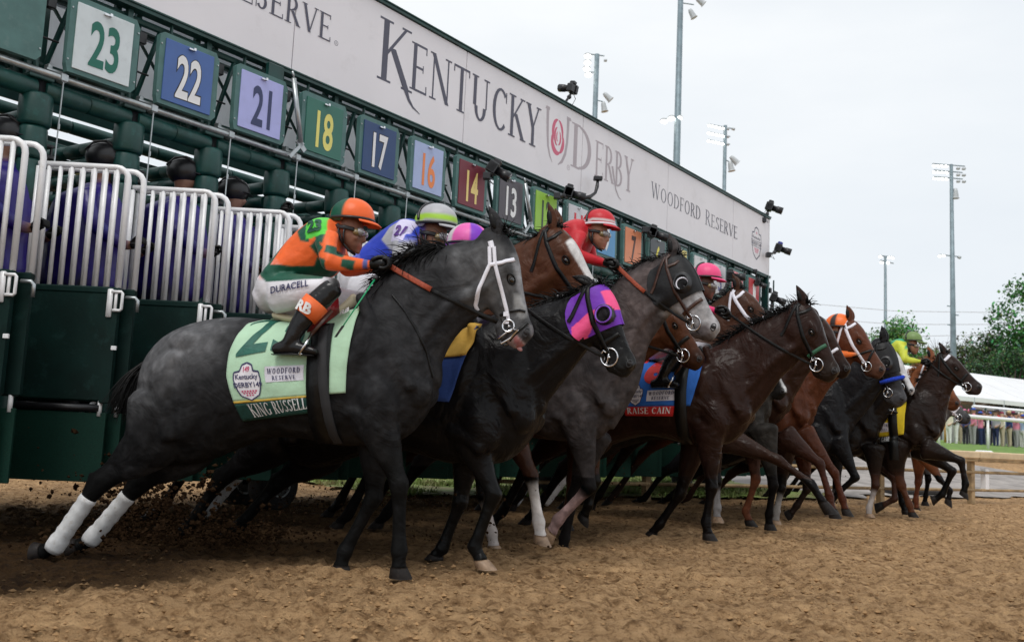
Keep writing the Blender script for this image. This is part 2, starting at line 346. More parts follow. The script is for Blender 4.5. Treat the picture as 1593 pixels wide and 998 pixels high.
def mk_ground():
    ys = [-60, -20, -6, -1, 1.2]
    y = 2.2
    while y < 26: ys.append(y); y *= 1.0068
    while y < 4000: ys.append(y); y *= 1.12
    NC = 430; vs = []; fs = []
    for y in ys:
        h = max(3.2, .66*abs(y)+1.6) if y < 26 else .95*y
        for i in range(NC+1):
            c = -1+2*i/NC; x = c*h*(1 if abs(c) < .97 else 1+(abs(c)-.97)*40)
            z = terr(x, y)
            if 1.5 < y < 40:
                fade = 1/(1+max(0, y-16)*.15)
                q = Vector((x, y, 0))
                n1 = noise.noise(q*1.1); n2 = noise.noise(Vector((x*3.1, y*3.1, 3))); n3 = noise.noise(Vector((x*8.5, y*8.5, 7))); n4 = noise.noise(Vector((x*21, y*21, 1)))
                z += fade*(.020*n1+.034*n2+.040*abs(n3)+.026*n4-.018)
                cell = noise.voronoi(Vector((x*2.4, y*2.4, .5)))[0][0]          # hoof pits
                if cell < .22: z -= fade*.045*(1-cell/.22)
                elif cell < .34: z += fade*.018*(1-abs(cell-.28)/.06)
            vs.append((x, y, z))
    for j in range(len(ys)-1):
        for i in range(NC): a = j*(NC+1)+i; fs.append((a, a+1, a+NC+2, a+NC+1))
    m = bpy.data.materials.new('track dirt'); m.use_nodes = True; n = m.node_tree; b = n.nodes['Principled BSDF']
    b.inputs['Roughness'].default_value = .95; b.inputs['Specular IOR Level'].default_value = .15
    t = n.nodes.new('ShaderNodeTexCoord')
    def nz(s, d, r=.6):
        z = n.nodes.new('ShaderNodeTexNoise'); z.inputs['Scale'].default_value = s; z.inputs['Detail'].default_value = d; z.inputs['Roughness'].default_value = r
        n.links.new(t.outputs['Object'], z.inputs['Vector']); return z
    a1 = nz(.9, 6); a2 = nz(7, 8, .7); a3 = nz(55, 6, .7)
    r1 = n.nodes.new('ShaderNodeValToRGB'); e = r1.color_ramp.elements
    e[0].position = .3; e[0].color = (.26, .150, .070, 1); e[1].position = .72; e[1].color = (.64, .42, .225, 1)
    n.links.new(a2.outputs['Fac'], r1.inputs['Fac'])
    r2 = n.nodes.new('ShaderNodeValToRGB'); e = r2.color_ramp.elements; e[0].position = .35; e[0].color = (.84, .82, .80, 1); e[1].position = .65; e[1].color = (1.1, 1.08, 1.05, 1)
    n.links.new(a1.outputs['Fac'], r2.inputs['Fac'])
    r3 = n.nodes.new('ShaderNodeValToRGB'); e = r3.color_ramp.elements; e[0].position = .33; e[0].color = (.42, .38, .35, 1); e[1].position = .46; e[1].color = (1, 1, 1, 1)
    n.links.new(a3.outputs['Fac'], r3.inputs['Fac'])
    m1 = n.nodes.new('ShaderNodeMixRGB'); m1.blend_type = 'MULTIPLY'; m1.inputs[0].default_value = 1
    m2 = n.nodes.new('ShaderNodeMixRGB'); m2.blend_type = 'MULTIPLY'; m2.inputs[0].default_value = 1
    n.links.new(r1.outputs[0], m1.inputs[1]); n.links.new(r2.outputs[0], m1.inputs[2]); n.links.new(m1.outputs[0], m2.inputs[1]); n.links.new(r3.outputs[0], m2.inputs[2])
    a4 = nz(14, 6, .65); r4 = n.nodes.new('ShaderNodeValToRGB'); e = r4.color_ramp.elements; e[0].position = .36; e[0].color = (.58, .54, .50, 1); e[1].position = .5; e[1].color = (1, 1, 1, 1)
    n.links.new(a4.outputs['Fac'], r4.inputs['Fac']); m4 = n.nodes.new('ShaderNodeMixRGB'); m4.blend_type = 'MULTIPLY'; m4.inputs[0].default_value = 1
    n.links.new(m2.outputs[0], m4.inputs[1]); n.links.new(r4.outputs[0], m4.inputs[2]); m2 = m4
    # churned strip where the field breaks, shade under horses and gate painted in
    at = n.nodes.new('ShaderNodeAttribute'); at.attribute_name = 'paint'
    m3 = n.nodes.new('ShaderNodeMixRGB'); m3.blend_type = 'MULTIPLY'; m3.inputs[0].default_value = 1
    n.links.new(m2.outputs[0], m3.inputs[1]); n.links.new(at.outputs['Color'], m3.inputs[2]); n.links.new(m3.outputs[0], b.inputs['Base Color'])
    bu = n.nodes.new('ShaderNodeBump'); bu.inputs['Strength'].default_value = 1.; bu.inputs['Distance'].default_value = .035
    bz = nz(30, 8, .75); n.links.new(bz.outputs['Fac'], bu.inputs['Height']); n.links.new(bu.outputs[0], b.inputs['Normal'])
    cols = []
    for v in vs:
        k = churn_shade(v[0], v[1]); cols.append((1-k, 1-k*1.02, 1-k*1.05))
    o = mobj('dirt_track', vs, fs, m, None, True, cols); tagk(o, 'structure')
mk_ground()
def gz(x, y):
    return terr(x, y)
# loose clods on the track
def clods():
    B = MB(); rnd = random.Random(3)
    ico = [(0, 0, 1), (.9, 0, .2), (.28, .85, .2), (-.72, .52, .2), (-.72, -.52, .2), (.28, -.85, .2), (0, 0, -.5)]
    fi = [(0, 1, 2), (0, 2, 3), (0, 3, 4), (0, 4, 5), (0, 5, 1), (6, 2, 1), (6, 3, 2), (6, 4, 3), (6, 5, 4), (6, 1, 5)]
    for _ in range(20000):
        y = 2.8*(8.2**rnd.random()); x = rnd.uniform(-1, 1)*(.62*y+.6)
        if noise.noise(Vector((x*.9, y*.9, 11)))+rnd.uniform(-.4, .4) < -.05: continue
        r = rnd.choice((.004, .005, .007, .010, .015))*rnd.uniform(.7, 1.5); a = rnd.uniform(0, 6.28); q = [rnd.uniform(.6, 1.3) for _ in ico]
        z = gz(x, y)+.004; dk = 1-churn_shade(x, y)*.95; sh = rnd.uniform(.7, 1.15)*dk  # clods take the same painted shade as the soil
        B.add([(x+r*q[i]*(v[0]*math.cos(a)-v[1]*math.sin(a)), y+r*q[i]*(v[0]*math.sin(a)+v[1]*math.cos(a)), z+r*q[i]*v[2]*.8) for i, v in enumerate(ico)], fi, (.30*sh, .185*sh, .092*sh))
    o = B.build('dirt_clods', vmat('clod dirt', .95, .3, 40, .5, 60, .1), None, False, True); tagk(o, 'stuff')
    # thrown dirt hanging in the air behind the hooves
    B = MB()
    def burst(px, py, n, sx_, sz_, D, rr):
        c = on_plane(px, py, GP-GN*D, GN)
        for _ in range(n):
            p = c+GD*rnd.gauss(0, sx_)-GN*rnd.gauss(0, .3)+Vector((0, 0, abs(rnd.gauss(0, sz_))))
            if p.z < .02: p.z = .02+abs(rnd.gauss(0, .05))
            r = rr*rnd.choice((.4, .6, .8, 1, 1.6))*rnd.uniform(.6, 1.4); R = Matrix.Rotation(rnd.uniform(0, 6), 3, 'X') @ Matrix.Rotation(rnd.uniform(0, 6), 3, 'Z')
            q = [rnd.uniform(.5, 1.4) for _ in ico]
            B.add([p+R @ (Vector(v)*(r*q[i])) for i, v in enumerate(ico)], fi)
    burst(250, 845, 1300, .30, .34, .9, .012); burst(215, 800, 350, .05, .22, .8, .013); burst(215, 850, 500, .06, .26, .9, .013); burst(340, 860, 500, .2, .08, 1.3, .014); burst(380, 850, 600, .22, .12, 1.0, .012); burst(130, 868, 160, .2, .08, 1.1, .012)
    burst(120, 770, 90, .5, .12, .2, .009); burst(470, 790, 240, .35, .12, .4, .009); burst(640, 790, 160, .3, .13, .8, .010); burst(700, 850, 180, .12, .25, 2.6, .007)
    burst(800, 790, 240, .5, .4, 1.4, .007); burst(1000, 790, 240, .9, .3, 1.6, .008); burst(850, 720, 80, .5, .2, 1.5, .008); burst(1250, 790, 160, 1.3, .22, 1.8, .010)
    o = B.build('thrown_dirt', mat('thrown dirt', (.034, .019, .010), 1., var=.5, scale=30, spec=.02), None, False); tagk(o, 'stuff')
clods()

# ================================================================== starting gate (local x along the gate, y into the stalls, z up)
GM = Matrix(((GD.x, GN.x, 0, GP.x), (GD.y, GN.y, 0, GP.y), (0, 0, 1, 0), (0, 0, 0, 1)))
gate = tag(empty('starting_gate', GM), 'long green horse racing starting gate with padded posts and white banner board', 'starting gate')
def gpix(px, py, q=0):
    P = on_plane(px, py, GP+GN*q, GN); return P.dot(GD), P.z
PITCH = .7355; T23 = 3.70
K0, K1 = -3, 18                               # stalls; 23 is k = 0
colT = lambda k: T23-.375+PITCH*k             # column to the left of stall k
TEND = 17.27
# banner
Z0, Z1 = 4.075, 5.155
seams = [-1.9, .6, 3.1, 5.6, 8.1, 10.6, 13.1, 15.6, TEND]
for a, b in zip(seams[:-1], seams[1:]):
    B = MB(); B.box(((a+b)/2, .012, (Z0+Z1)/2), (b-a-.012, .03, Z1-Z0), bev=.004); B.build('banner_panel', M_BANNER, gate)
B = MB()
for z, s in ((Z0-.03, 1), (Z1+.03, 1)):
    B.box(((seams[0]+TEND)/2, .02, z), (TEND-seams[0]+.06, .10, .05)); B.box(((seams[0]+TEND)/2, -.035, z+.012), (TEND-seams[0]+.06, .016, .012))
B.build('banner_trim', M_GREEN, gate)
B = MB(); B.box((TEND+.012, .02, (Z0+Z1)/2), (.02, .06, Z1-Z0)); B.tube((TEND+.05, -.03, Z0-.02), (TEND+.05, .15, Z0-.02), .03); B.build('banner_end_cap', M_WHITE, gate)
# lettering on the banner: fits text between two places along the gate
def banner_text(name, txt, t0, t1, z0, z1, m, k=1., scales=None, skew=0.):
    V, F, w = serif(txt, k, .06, scales)
    sx_ = (t1-t0)/w; vs = [(t0+x*sx_, -.0035-l*.00012, z0+y*(z1-z0)) for x, y, l in V]
    return mobj(name, vs, F, m, gate, False)
def ktail(t, z, pts, w0, w1, m, name='letter_tail'):
    B = MB(); vs = []
    for i, (a, b) in enumerate(pts):
        p = pts[max(0, i-1)]; q = pts[min(len(pts)-1, i+1)]; d = Vector((q[0]-p[0], q[1]-p[1])).normalized()
        w = w0+(w1-w0)*i/(len(pts)-1); vs += [(t+a-d.y*w/2, -.0062, z+b+d.x*w/2), (t+a+d.y*w/2, -.0062, z+b-d.x*w/2)]
    mobj(name, vs, [(2*i, 2*i+1, 2*i+3, 2*i+2) for i in range(len(pts)-1)], m, gate, False)
banner_text('lettering', 'ENTUCKY', 7.18, 9.62, 4.42, 4.94, M_INK)
ki = serif('K', 1)
V = [(6.70+x*.66, -.0035-l*.00012, 4.37+y*.66) for x, y, l in ki[0]]
V = [v for v in V]; mobj('lettering', V, ki[1], M_INK, gate, False)
ktail(6.70, 4.37, [(.38, .10), (.43, .0), (.48, -.08), (.55, -.14), (.66, -.18)], .075, .006, M_INK)
banner_text('lettering', 'D', 10.33, 10.93, 4.40, 5.0, M_INK2)
banner_text('lettering', 'ERBY', 10.93, 12.02, 4.42, 4.92, M_INK2)
ktail(11.24, 4.42, [(.16, .25), (.22, .08), (.28, -.06), (.37, -.15), (.44, -.17)], .05, .006, M_INK2)
banner_text('lettering', 'WOODFORD', 12.56, 14.30, 4.50, 4.72, M_INK, .8, [1.1]+[1]*7)
banner_text('lettering', 'RESERVE', 14.46, 15.80, 4.48, 4.70, M_INK, .8, [1.15]+[1]*6)
banner_text('lettering', 'RESERVE', 4.74, 6.06, 4.50, 4.76, M_INK, .95, [1.1]+[1]*6)
banner_text('lettering', 'WOODFORD', 2.86, 4.60, 4.50, 4.76, M_INK, .95, [1.1]+[1]*7)
def reg(t, z, r, m=M_INK2):
    B = MB(); n = 16
    for i in range(n):
        a, b = 2*math.pi*i/n, 2*math.pi*(i+1)/n
        B.add([(t+r*math.cos(a), -.004, z+r*math.sin(a)), (t+r*math.cos(b), -.004, z+r*math.sin(b)), (t+r*.82*math.cos(b), -.004, z+r*.82*math.sin(b)), (t+r*.82*math.cos(a), -.004, z+r*.82*math.sin(a))], [(0, 1, 2, 3)])
    V, F, w = sans('R'); B.add([(t+(x-.35)*r*.8, -.004, z+(y-.5)*r*.8) for x, y in V], F); B.build('registered_mark', m, gate)
reg(6.12, 4.52, .025, M_INK); reg(10.28, 4.36, .035)
# horseshoe and rose
def curve2(name, pts, m, y=-.004):
    vs = []
    N = len(pts)
    for i, (a, b, w) in enumerate(pts):
        p = pts[max(0, i-1)]; q = pts[min(N-1, i+1)]; d = Vector((q[0]-p[0], q[1]-p[1])).normalized()
        vs += [(a-d.y*w/2, y, b+d.x*w/2), (a+d.y*w/2, y, b-d.x*w/2)]
    return vs, [(2*i, 2*i+1, 2*i+3, 2*i+2) for i in range(N-1)]
B = MB(); c = (10.0, 4.70)
B.add(*curve2('', [(9.755, 5.02, .06), (9.76, 4.85, .055), (9.77, 4.68, .05), (9.79, 4.52, .042), (9.84, 4.40, .03), (9.90, 4.33, .008)], None))
B.add(*curve2('', [(10.235, 5.02, .06), (10.235, 4.85, .055), (10.225, 4.68, .05), (10.19, 4.52, .05), (10.12, 4.40, .045), (10.03, 4.335, .01)], None))
B.add([(9.72, -.0045, 5.03), (9.80, -.0045, 5.03), (9.80, -.0045, 4.99), (9.70, -.0045, 4.99)], [(0, 1, 2, 3)]); B.add([(10.20, -.0045, 5.03), (10.29, -.0045, 5.03), (10.31, -.0045, 4.99), (10.20, -.0045, 4.99)], [(0, 1, 2, 3)])
B.build('horseshoe_emblem', M_INK2, gate)
B = MB()
def petal(r0x, r0z, a0, a1, w, ox=0, oz=0):
    P = []; n = 12
    for j in range(n+1):
        f = j/n; a = math.radians(a0+(a1-a0)*f); P.append((c[0]+ox+r0x*math.cos(a), c[1]+oz+r0z*math.sin(a), .004+w*math.sin(math.pi*f)**.7))
    B.add(*curve2('', P, None))
petal(.13, .20, 175, 300, .075, 0, -.02); petal(.135, .19, 290, 380, .06, 0, -.03); petal(.115, .20, -10, 85, .045, .0, .02); petal(.11, .19, 90, 215, .055, 0, .03)
petal(.065, .12, 100, 270, .04); petal(.06, .10, -80, 60, .03, .01, -.01); petal(.02, .06, 90, 300, .02)
B.build('rose_emblem', M_ROSE, gate)
def shield(B, f, s=1.):
    """badge outline, f maps (x,y) 0..1 -> point"""
    out = [(.5, 0), (.2, .16), (.12, .34), (.06, .62), (.10, .80), (.28, .82), (.34, .95), (.5, 1), (.66, .95), (.72, .82), (.90, .80), (.94, .62), (.88, .34), (.8, .16), (.5, 0)]
    w = .02
    for (x0, y0), (x1, y1) in zip(out[:-1], out[1:]):
        d = Vector((x1-x0, y1-y0)).normalized(); n_ = (-d.y*w, d.x*w)
        B.add([f(x0-n_[0], y0-n_[1]), f(x1-n_[0], y1-n_[1]), f(x1+n_[0], y1+n_[1]), f(x0+n_[0], y0+n_[1])], [(0, 1, 2, 3)])
    return out[:-1]
B = MB(); gf = lambda x, y: (16.42+x*.50, -.004, 4.28+y*.60)
shield(B, gf)
def txt_on(B, txt, f, x0, x1, y0, y1, bold=.02):
    V, F, w = sans(txt, bold); B.add([f(x0+(x1-x0)*a/w, y0+(y1-y0)*b) for a, b in V], F)
txt_on(B, 'Kentucky', gf, .14, .86, .60, .72); txt_on(B, 'DERBY149', gf, .04, .96, .42, .54)
B.box((16.67, -.003, 4.28+.6*.57), (.48, .004, .008)); B.box((16.67, -.003, 4.28+.6*.39), (.48, .004, .008)); B.build('badge_print', M_INK, gate)
B = MB()
for j, (n_, y) in enumerate(((6, .32), (5, .27), (4, .22))):
    for i in range(n_): B.box(gf(.5+(i-(n_-1)/2)*.07, y), (.02, .002, .02))
txt_on(B, '149', gf, .44, .56, .78, .86)
B.build('badge_print', M_ROSE, gate)
# rear banner skin, lattice and uprights
B = MB(); B.box((7.7, .34, 4.55), (19.2, .02, 1.2)); B.build('rear_board', M_REAR, gate)
rz = random.Random(5)
for k in range(K0, K1+1):                     # hanging backing sheets with gaps between them
    t = colT(k)+PITCH/2
    B = MB(); w = PITCH*.74
    B.add([(t-w/2, .36, 3.42), (t-w/4, .33, 3.42), (t, .37, 3.42), (t+w/4, .33, 3.42), (t+w/2, .36, 3.42), (t-w/2, .36, 4.0), (t-w/4, .36, 4.0), (t, .36, 4.0), (t+w/4, .35, 4.0), (t+w/2, .36, 4.0)], [(i, i+1, i+6, i+5) for i in range(4)])
    B.build('backing_sheet', M_REAR, gate)
for z, r, y in ((3.98, .03, .10), (3.98, .03, .30), (3.36, .035, .28), (3.36, .03, .12), (5.2, .03, .3)):
    B = MB(); B.tube((-1.9, y, z), (TEND-.03, y, z), r); B.build('rail', M_GREEN, gate)
for k in range(K0, K1+2):
    t = colT(k)
    if t < -2: continue
    B = MB()
    for dt, y in ((-.11, .14), (.07, .14), (.0, .30), (-.06, .05), (.12, .26)): B.box((t+dt, y, 3.62), (.045, .045, .88))
    B.build('upright', M_GREEN, gate)
    B = MB(); s = 1 if k % 2 else -1
    B.tube((t+.04, .10, 3.20), (t+.26, .10, 4.0), .022, 6); B.tube((t+.62, .22, 3.3), (t+.34, .22, 4.0), .02, 6); B.tube((t+.12, .3, 4.0), (t+.6, .3, 3.45), .014, 6)
    B.tube((t-.02, .0, 3.24), (t-.06, .12, 4.02), .02, 6); B.tube((t+.30, .02, 3.3), (t+.30, .02, 4.04), .015, 6)
    B.build('brace', M_GREEN, gate)
    B = MB(); B.box((t+.02, -.02, 3.80), (.06, .05, .10), bev=.008); B.build('switch_box', M_BLACK, gate); B = MB(); B.tube((t-.08, -.03, 3.52), (t+.10, -.03, 3.52), .008, 6); B.build('spring_pin', M_BLACK, gate)
# silver pipe, clamps, drop wires
B = MB(); B.tube((-1.9, -.09, 3.245), (TEND, -.09, 3.245), .024, 12); B.build('silver_pipe', M_STEEL, gate, True)
for k in range(K0, K1+2):
    t = colT(k)+.125
    B = MB(); B.box((t, -.09, 3.245), (.05, .075, .07), bev=.012); B.box((t-.05, -.05, 3.29), (.12, .05, .02), bev=.004); B.box((t-.08, -.03, 3.31), (.03, .06, .05), bev=.006); B.build('pipe_clamp', M_STEEL, gate)
    B = MB(); B.tube((t, -.11, 3.22), (t, -.10, 2.58), .0055, 6); B.tube((t, -.11, 2.86), (t, -.11, 2.90), .009, 6); B.build('drop_wire', M_STEEL, gate)
# header pads and columns
def padrun(B, a, b, r, n, seam=.006, squash=1.):
    a, b = Vector(a), Vector(b)
    pts = []; rad = []
    for i in range(n):
        for f, q in ((0, .86), (.02, .97), (.5, 1.0), (.98, .97), (1, .86)): pts.append(a.lerp(b, (i+f)/n)); rad.append(r*q)
    B.path(pts, rad, 14)
for k in range(K0, K1+1):
    t = colT(k)
    B = MB(); padrun(B, (t+.03, -.02, 3.135), (t+PITCH-.03, -.02, 3.135), .07, 2); B.build('header_pad', M_PAD, gate, True)
    B = MB(); B.box((t-.02, -.03, 3.21), (.18, .12, .03), bev=.006); B.box((t-.06, -.06, 3.235), (.06, .05, .03)); B.build('bracket', M_GREEN, gate)
for k in range(K0, K1+2):
    t = colT(k); ce = empty('column'); ce.parent = gate
    zs = [3.10, 2.86, 2.62, 2.30, 1.95, 1.55, 1.10, .60]; rr = [.115, .10, .092, .09, .09, .09, .088]
    for i in range(7):
        B = MB(); z1, z0 = zs[i]-.004, zs[i+1]+.004; r = rr[i]
        B.path([(t, 0, z0), (t, 0, z0+.02), (t, 0, (z0+z1)/2), (t, 0, z1-.02), (t, 0, z1)], [r*.9, r*.985, r, r*.985, r*.9], 18); B.build('pad', M_PAD, ce, True)
    B = MB(); B.tube((t, 0, .45), (t, 0, 3.2), r*.72, 12); B.build('post', M_BLACK, ce, True)
    B = MB(); B.box((t+.10, -.03, 2.66), (.08, .07, .03), bev=.006); B.box((t+.10, -.03, 2.74), (.07, .06, .02), bev=.004); B.box((t+.13, -.03, 2.70), (.012, .02, .1)); B.build('door_hinge', M_BLACK, ce)
# stall partitions: padded rails running back, solid kick board below
for k in range(K0, K1+2):
    t = colT(k)
    pe = empty('partition'); pe.parent = gate
    for z in (2.96, 2.83, 2.70, 2.56, 2.40, 2.22, 2.02):
        B = MB(); padrun(B, (t, .14, z), (t, 2.3, z+.10), .055, 9); B.build('padded_rail', M_PAD, pe, True)
    B = MB(); B.box((t, 1.3, 1.14), (.07, 2.3, 1.42)); B.build('kick_board', M_DKGREEN, pe)
    B = MB(); B.box((t, 2.42, 2.0), (.12, .12, 2.6)); B.build('rear_post', M_GREEN, pe)
    if k <= K1:
        B = MB(); B.box((t+PITCH/2, 2.42, 1.02), (PITCH-.13, .08, 1.3)); B.build('rear_door', M_DKGREEN, gate)
        B = MB(); B.box((t+PITCH/2, 2.42, 2.62), (PITCH-.13, .04, .30)); B.build('rear_door', M_DKGREEN, gate)
        if 1: B = MB(); B.box((t+PITCH/2, 2.42, 1.98), (PITCH-.13, .04, .5)); B.build('rear_door', M_DKGREEN, gate)
B = MB(); B.box((7.7, 2.42, 3.30), (19.2, .10, .10)); B.box((7.7, 2.5, 3.98), (19.2, .06, .30), Matrix.Rotation(.25, 3, 'X')); B.box((7.7, 2.44, 3.52), (19.2, .08, .06)); B.box((7.7, 2.42, 2.86), (19.2, .09, .12)); B.build('rear_header', M_GREEN, gate)
for z_ in (3.66, 3.40): B = MB(); padrun(B, (-1.9, 2.3, z_), (TEND, 2.3, z_), .065, 40); B.build('rear_rail', M_PAD, gate, True)
B = MB(); B.tube((-1.9, 2.2, 3.10), (TEND, 2.2, 3.10), .06, 10); B.tube((-1.9, 2.1, 2.60), (TEND, 2.1, 2.60), .05, 10); B.build('rear_rail', M_PAD, gate, True)
# chassis beam, wheels under it
B = MB(); B.box((7.7, 1.3, .43), (19.2, 2.3, .12)); B.build('chassis', mat('chassis paint', (.004, .012, .010), .7, var=.3), gate)
for t in (.2, 6.6, 12.45, 17.0):
    we = empty('road_wheel'); we.parent = gate
    for dy in (1.0, 1.55):
        B = MB(); R = .24
        prof = [(-.12, .12), (-.13, .20), (-.10, R), (-.05, R+.005), (.05, R+.005), (.10, R), (.13, .20), (.12, .12)]
        n = 28; vs = [(t+r*math.cos(2*math.pi*i/n), dy+a, .235+r*math.sin(2*math.pi*i/n)) for i in range(n) for a, r in prof]
        fs = [(i*8+j, i*8+j+1, ((i+1) % n)*8+j+1, ((i+1) % n)*8+j) for i in range(n) for j in range(7)]
        B.add(vs, fs); B.build('tyre', M_RUBBER, we, True)
        B = MB(); B.tube((t, dy-.10, .235), (t, dy+.10, .235), .125, 20); B.torus((t, dy-.11, .235), .115, .014, (0, 1, 0)); B.build('rim', M_STEEL, we, True)
    B = MB(); B.tube((t, .8, .235), (t, 1.8, .235), .03); B.box((t, 1.3, .38), (.12, .8, .2)); B.build('axle', M_BLACK, we)
# doors
def door_set(t):
    de = empty('front_door'); de.parent = gate
    dx = Vector((GD.x, GN.x, 0)).normalized()             # swings square to the view: world +x in gate coordinates
    dx = Vector((GD.x, GN.x, 0))                            # (components of world x along and into the gate)
    nv = Vector((-dx.y, dx.x, 0))
    def P(a, z, o=0): return Vector((t+.02, -.10, 0))+dx*a+nv*o+Vector((0, 0, z))
    R = Matrix((dx, nv, (0, 0, 1))).transposed()
    Wd = .69; zt, zm = 2.585, 1.72
    def frame(o, w, rad):
        B = MB(); pts = [P(.0, zm, o), P(.0, zt-.02, o)]
        B.path(pts, rad*.9, 10)
        pts = [P(.0, zt, o), P(w-.09, zt-.006, o)]+[P(w-.09+.09*math.sin(a), zt-.096+.09*math.cos(a), o) for a in (.35, .8, 1.2, 1.5708)]+[P(w, zm, o)]
        B.path(pts, rad, 10); B.build('tube_frame', M_WHITE, de, True)
    frame(0, Wd-.05, .021); frame(.10, Wd+.02, .021)
    n = 7
    for o, off in ((0, 0), (.07, .035)):
        for i in range(n):
            a = .075+off+(Wd-.14)*i/(n-.2)
            if o and (i in (0,)): continue
            B = MB(); B.tube(P(a, zm-.01, o), P(a, zt-.01, o), .0155 if not o else .013, 8); B.build('bar', M_WHITE, de, True)
    for o, w0, w1 in ((.0, .015, Wd-.03), (.09, .05, Wd+.04)):
        B = MB(); B.box(P((w0+w1)/2, (1.72+.93)/2, o), (w1-w0, .035, .79), R, .012)
        B.box(P((w0+w1)/2, 1.70, o), (w1-w0, .05, .05), R, .01)
        if not o: B.box(P(w1-.035, 1.30, -.022), (.07, .02, .76), R, .006)
        B.build('door_panel', M_DKGREEN, de)
        B = MB(); B.box(P((w0+w1)/2-.005, .62, o), (w1-w0-.03, .018, .47), R, .004); B.build('lower_flap', M_FLAP, de)
    B = MB()
    for a, o in ((Wd-.10, 0), (Wd-.02, .09)): B = MB(); B.tube(P(a, .95, o), P(a, .83, o), .016, 8); B.build('strut', M_WHITE, de, True)
    B = MB(); B.tube(P(Wd-.15, .93, .03), P(Wd-.25, .84, .03), .014, 8); B.build('strut', M_WHITE, de, True)
    B = MB(); B.tube(P(.02, .885, .0), P(Wd-.1, .885, 0), .028, 8); B.build('crossbar', M_BLACK, de, True)
    B = MB(); z = 1.62
    B.path([P(Wd-.075, z+.07, -.04), P(Wd-.01, z+.07, -.04), P(Wd+.0, z+.06, -.04), P(Wd+.0, z-.05, -.04), P(Wd-.01, z-.06, -.04), P(Wd-.06, z-.06, -.04)], .011, 8)
    B.box(P(Wd-.085, z-.01, -.035), (.035, .02, .20), R, .006); B.box(P(Wd-.045, z, -.03), (.018, .02, .14), R, .004); B.build('latch_handle', M_WHITE, de, True)
    B = MB(); B.path([P(Wd+.0, z+.04, .02), P(Wd+.065, z+.04, .02), P(Wd+.085, z+.02, .02), P(Wd+.085, z-.06, .02)], .013, 8); B.build('latch_hook', M_STEEL, de, True)
    B = MB(); B.box(P(Wd-.03, 1.30, -.03), (.035, .015, .03), R, .003); B.build('striker_plate', M_WHITE, de)
    return de
d0 = door_set(colT(0))
def copytree(o, par, M=None, dx=Vector((0, 0, 0))):
    c = o.copy(); COL.objects.link(c); c.parent = par
    if M is not None: c.matrix_world = M
    c.location = c.location+dx
    for ch in o.children: copytree(ch, c)
    return c
for k in list(range(K0, 0))+list(range(1, K1+1)): copytree(d0, gate, None, Vector((PITCH*k, 0, 0)))
# numbered boards
SG = [(-1, None, None, None), (0, '23', (.62, .68, .70), (.005, .13, .09)), (1, '22', (.06, .13, .36), (.78, .78, .78)), (2, '21', (.42, .44, .78), (.03, .04, .12)), (3, '18', (.03, .15, .11), (.75, .68, .18)), (4, '17', (.02, .055, .16), (.74, .74, .76)), (5, '16', (.38, .46, .70), (.80, .24, .07)), (6, '14', (.17, .02, .035), (.80, .62, .22)), (7, '13', (.09, .08, .095), (.80, .80, .80)), (8, '12', (.30, .55, .06), (.04, .06, .04)), (9, '11', (.62, .62, .66), (.65, .03, .05)), (10, '9', (.10, .30, .55), (.7, .7, .7)), (11, '7', (.72, .26, .13), (.07, .04, .035)), (12, '6', (.07, .08, .09), (.80, .70, .08)), (13, '5', (.68, .58, .18), (.45, .40, .12)), (14, '4', (.65, .65, .66), (.1, .1, .1)), (15, '3', (.62, .62, .65), (.1, .1, .3)), (16, '2', (.70, .22, .25), (.8, .8, .8)), (17, '1', (.5, .05, .06), (.8, .8, .8))]
for k, num, c1, c2 in SG:
    t = T23+.005+PITCH*k; z = 3.575; y = -.15; w, h = .49, .53
    se = empty('number_sign'); se.parent = gate
    se['label'] = ('board numbered %s' % num) if num else 'blank green board'
    cf = mat('sign frame green', (.07, .16, .15), .5, var=.15, scale=8, dirt=(.12, .2, .19))
    R = Matrix.Identity(3); B = MB(); sh = .034*0; cc = .04
    out = [(-w/2-.03, -h/2+cc), (-w/2-.03+cc*0+.015, -h/2-.02), (w/2+.0, -h/2-.02), (w/2+.035, -h/2+.02), (w/2+.035, h/2-.03), (w/2, h/2+.03), (-w/2-.0, h/2+.03), (-w/2-.035, h/2-.0)]
    vs = [(t+a, y, z+b) for a, b in out]+[(t+a, y+.05, z+b) for a, b in out]; n = len(out)
    B.add(vs, [tuple(range(n)), tuple(range(2*n-1, n-1, -1))]+[(i, i+n, (i+1) % n+n, (i+1) % n) for i in range(n)]); B.build('sign_frame', cf, se)
    if num:
        B = MB(); B.box((t-.005, y-.006, z), (w-.04, .01, h-.03), bev=.003); B.build('sign_face', mat('sign face '+num, c1, .45, var=.06, scale=6, dirt=tuple(x*.8+.02 for x in c1)), se)
        V, F, wd = sans(num, .022); hh = .355; ww = .235 if len(num) == 2 else .13
        if '1' in num and len(num) == 2: ww = .205
        B = MB(); B.add([(t-ww/2+a/wd*ww, y-.0135, z-hh/2-.02+b*hh) for a, b in V], F); B.build('numeral', mat('numeral '+num, c2, .45, var=.05), se)
        if num in ('13', '17', '22'):
            V, F, wd = sans(num, .045); B = MB(); B.add([(t-ww/2-.008+a/wd*(ww+.016), y-.0120, z-hh/2-.028+b*(hh+.016)) for a, b in V], F); B.build('numeral_outline', M_BLACK, se)
    B = MB(); B.box((t-.005, y-.022, z+h/2-.035), (.055, .02, .012)); B.box((t+.015, y-.03, z+h/2-.030), (.02, .02, .022)); B.build('sign_clip', M_CHROME, se)
    for a, b in ((-1, 1), (1, 1), (1, -1), (-1, -1)): B = MB(); B.tube((t+a*(w/2+.02), y-.008, z+b*(h/2-.07)), (t+a*(w/2+.02), y, z+b*(h/2-.07)), .007, 6); B.build('bolt', M_STEEL, se)
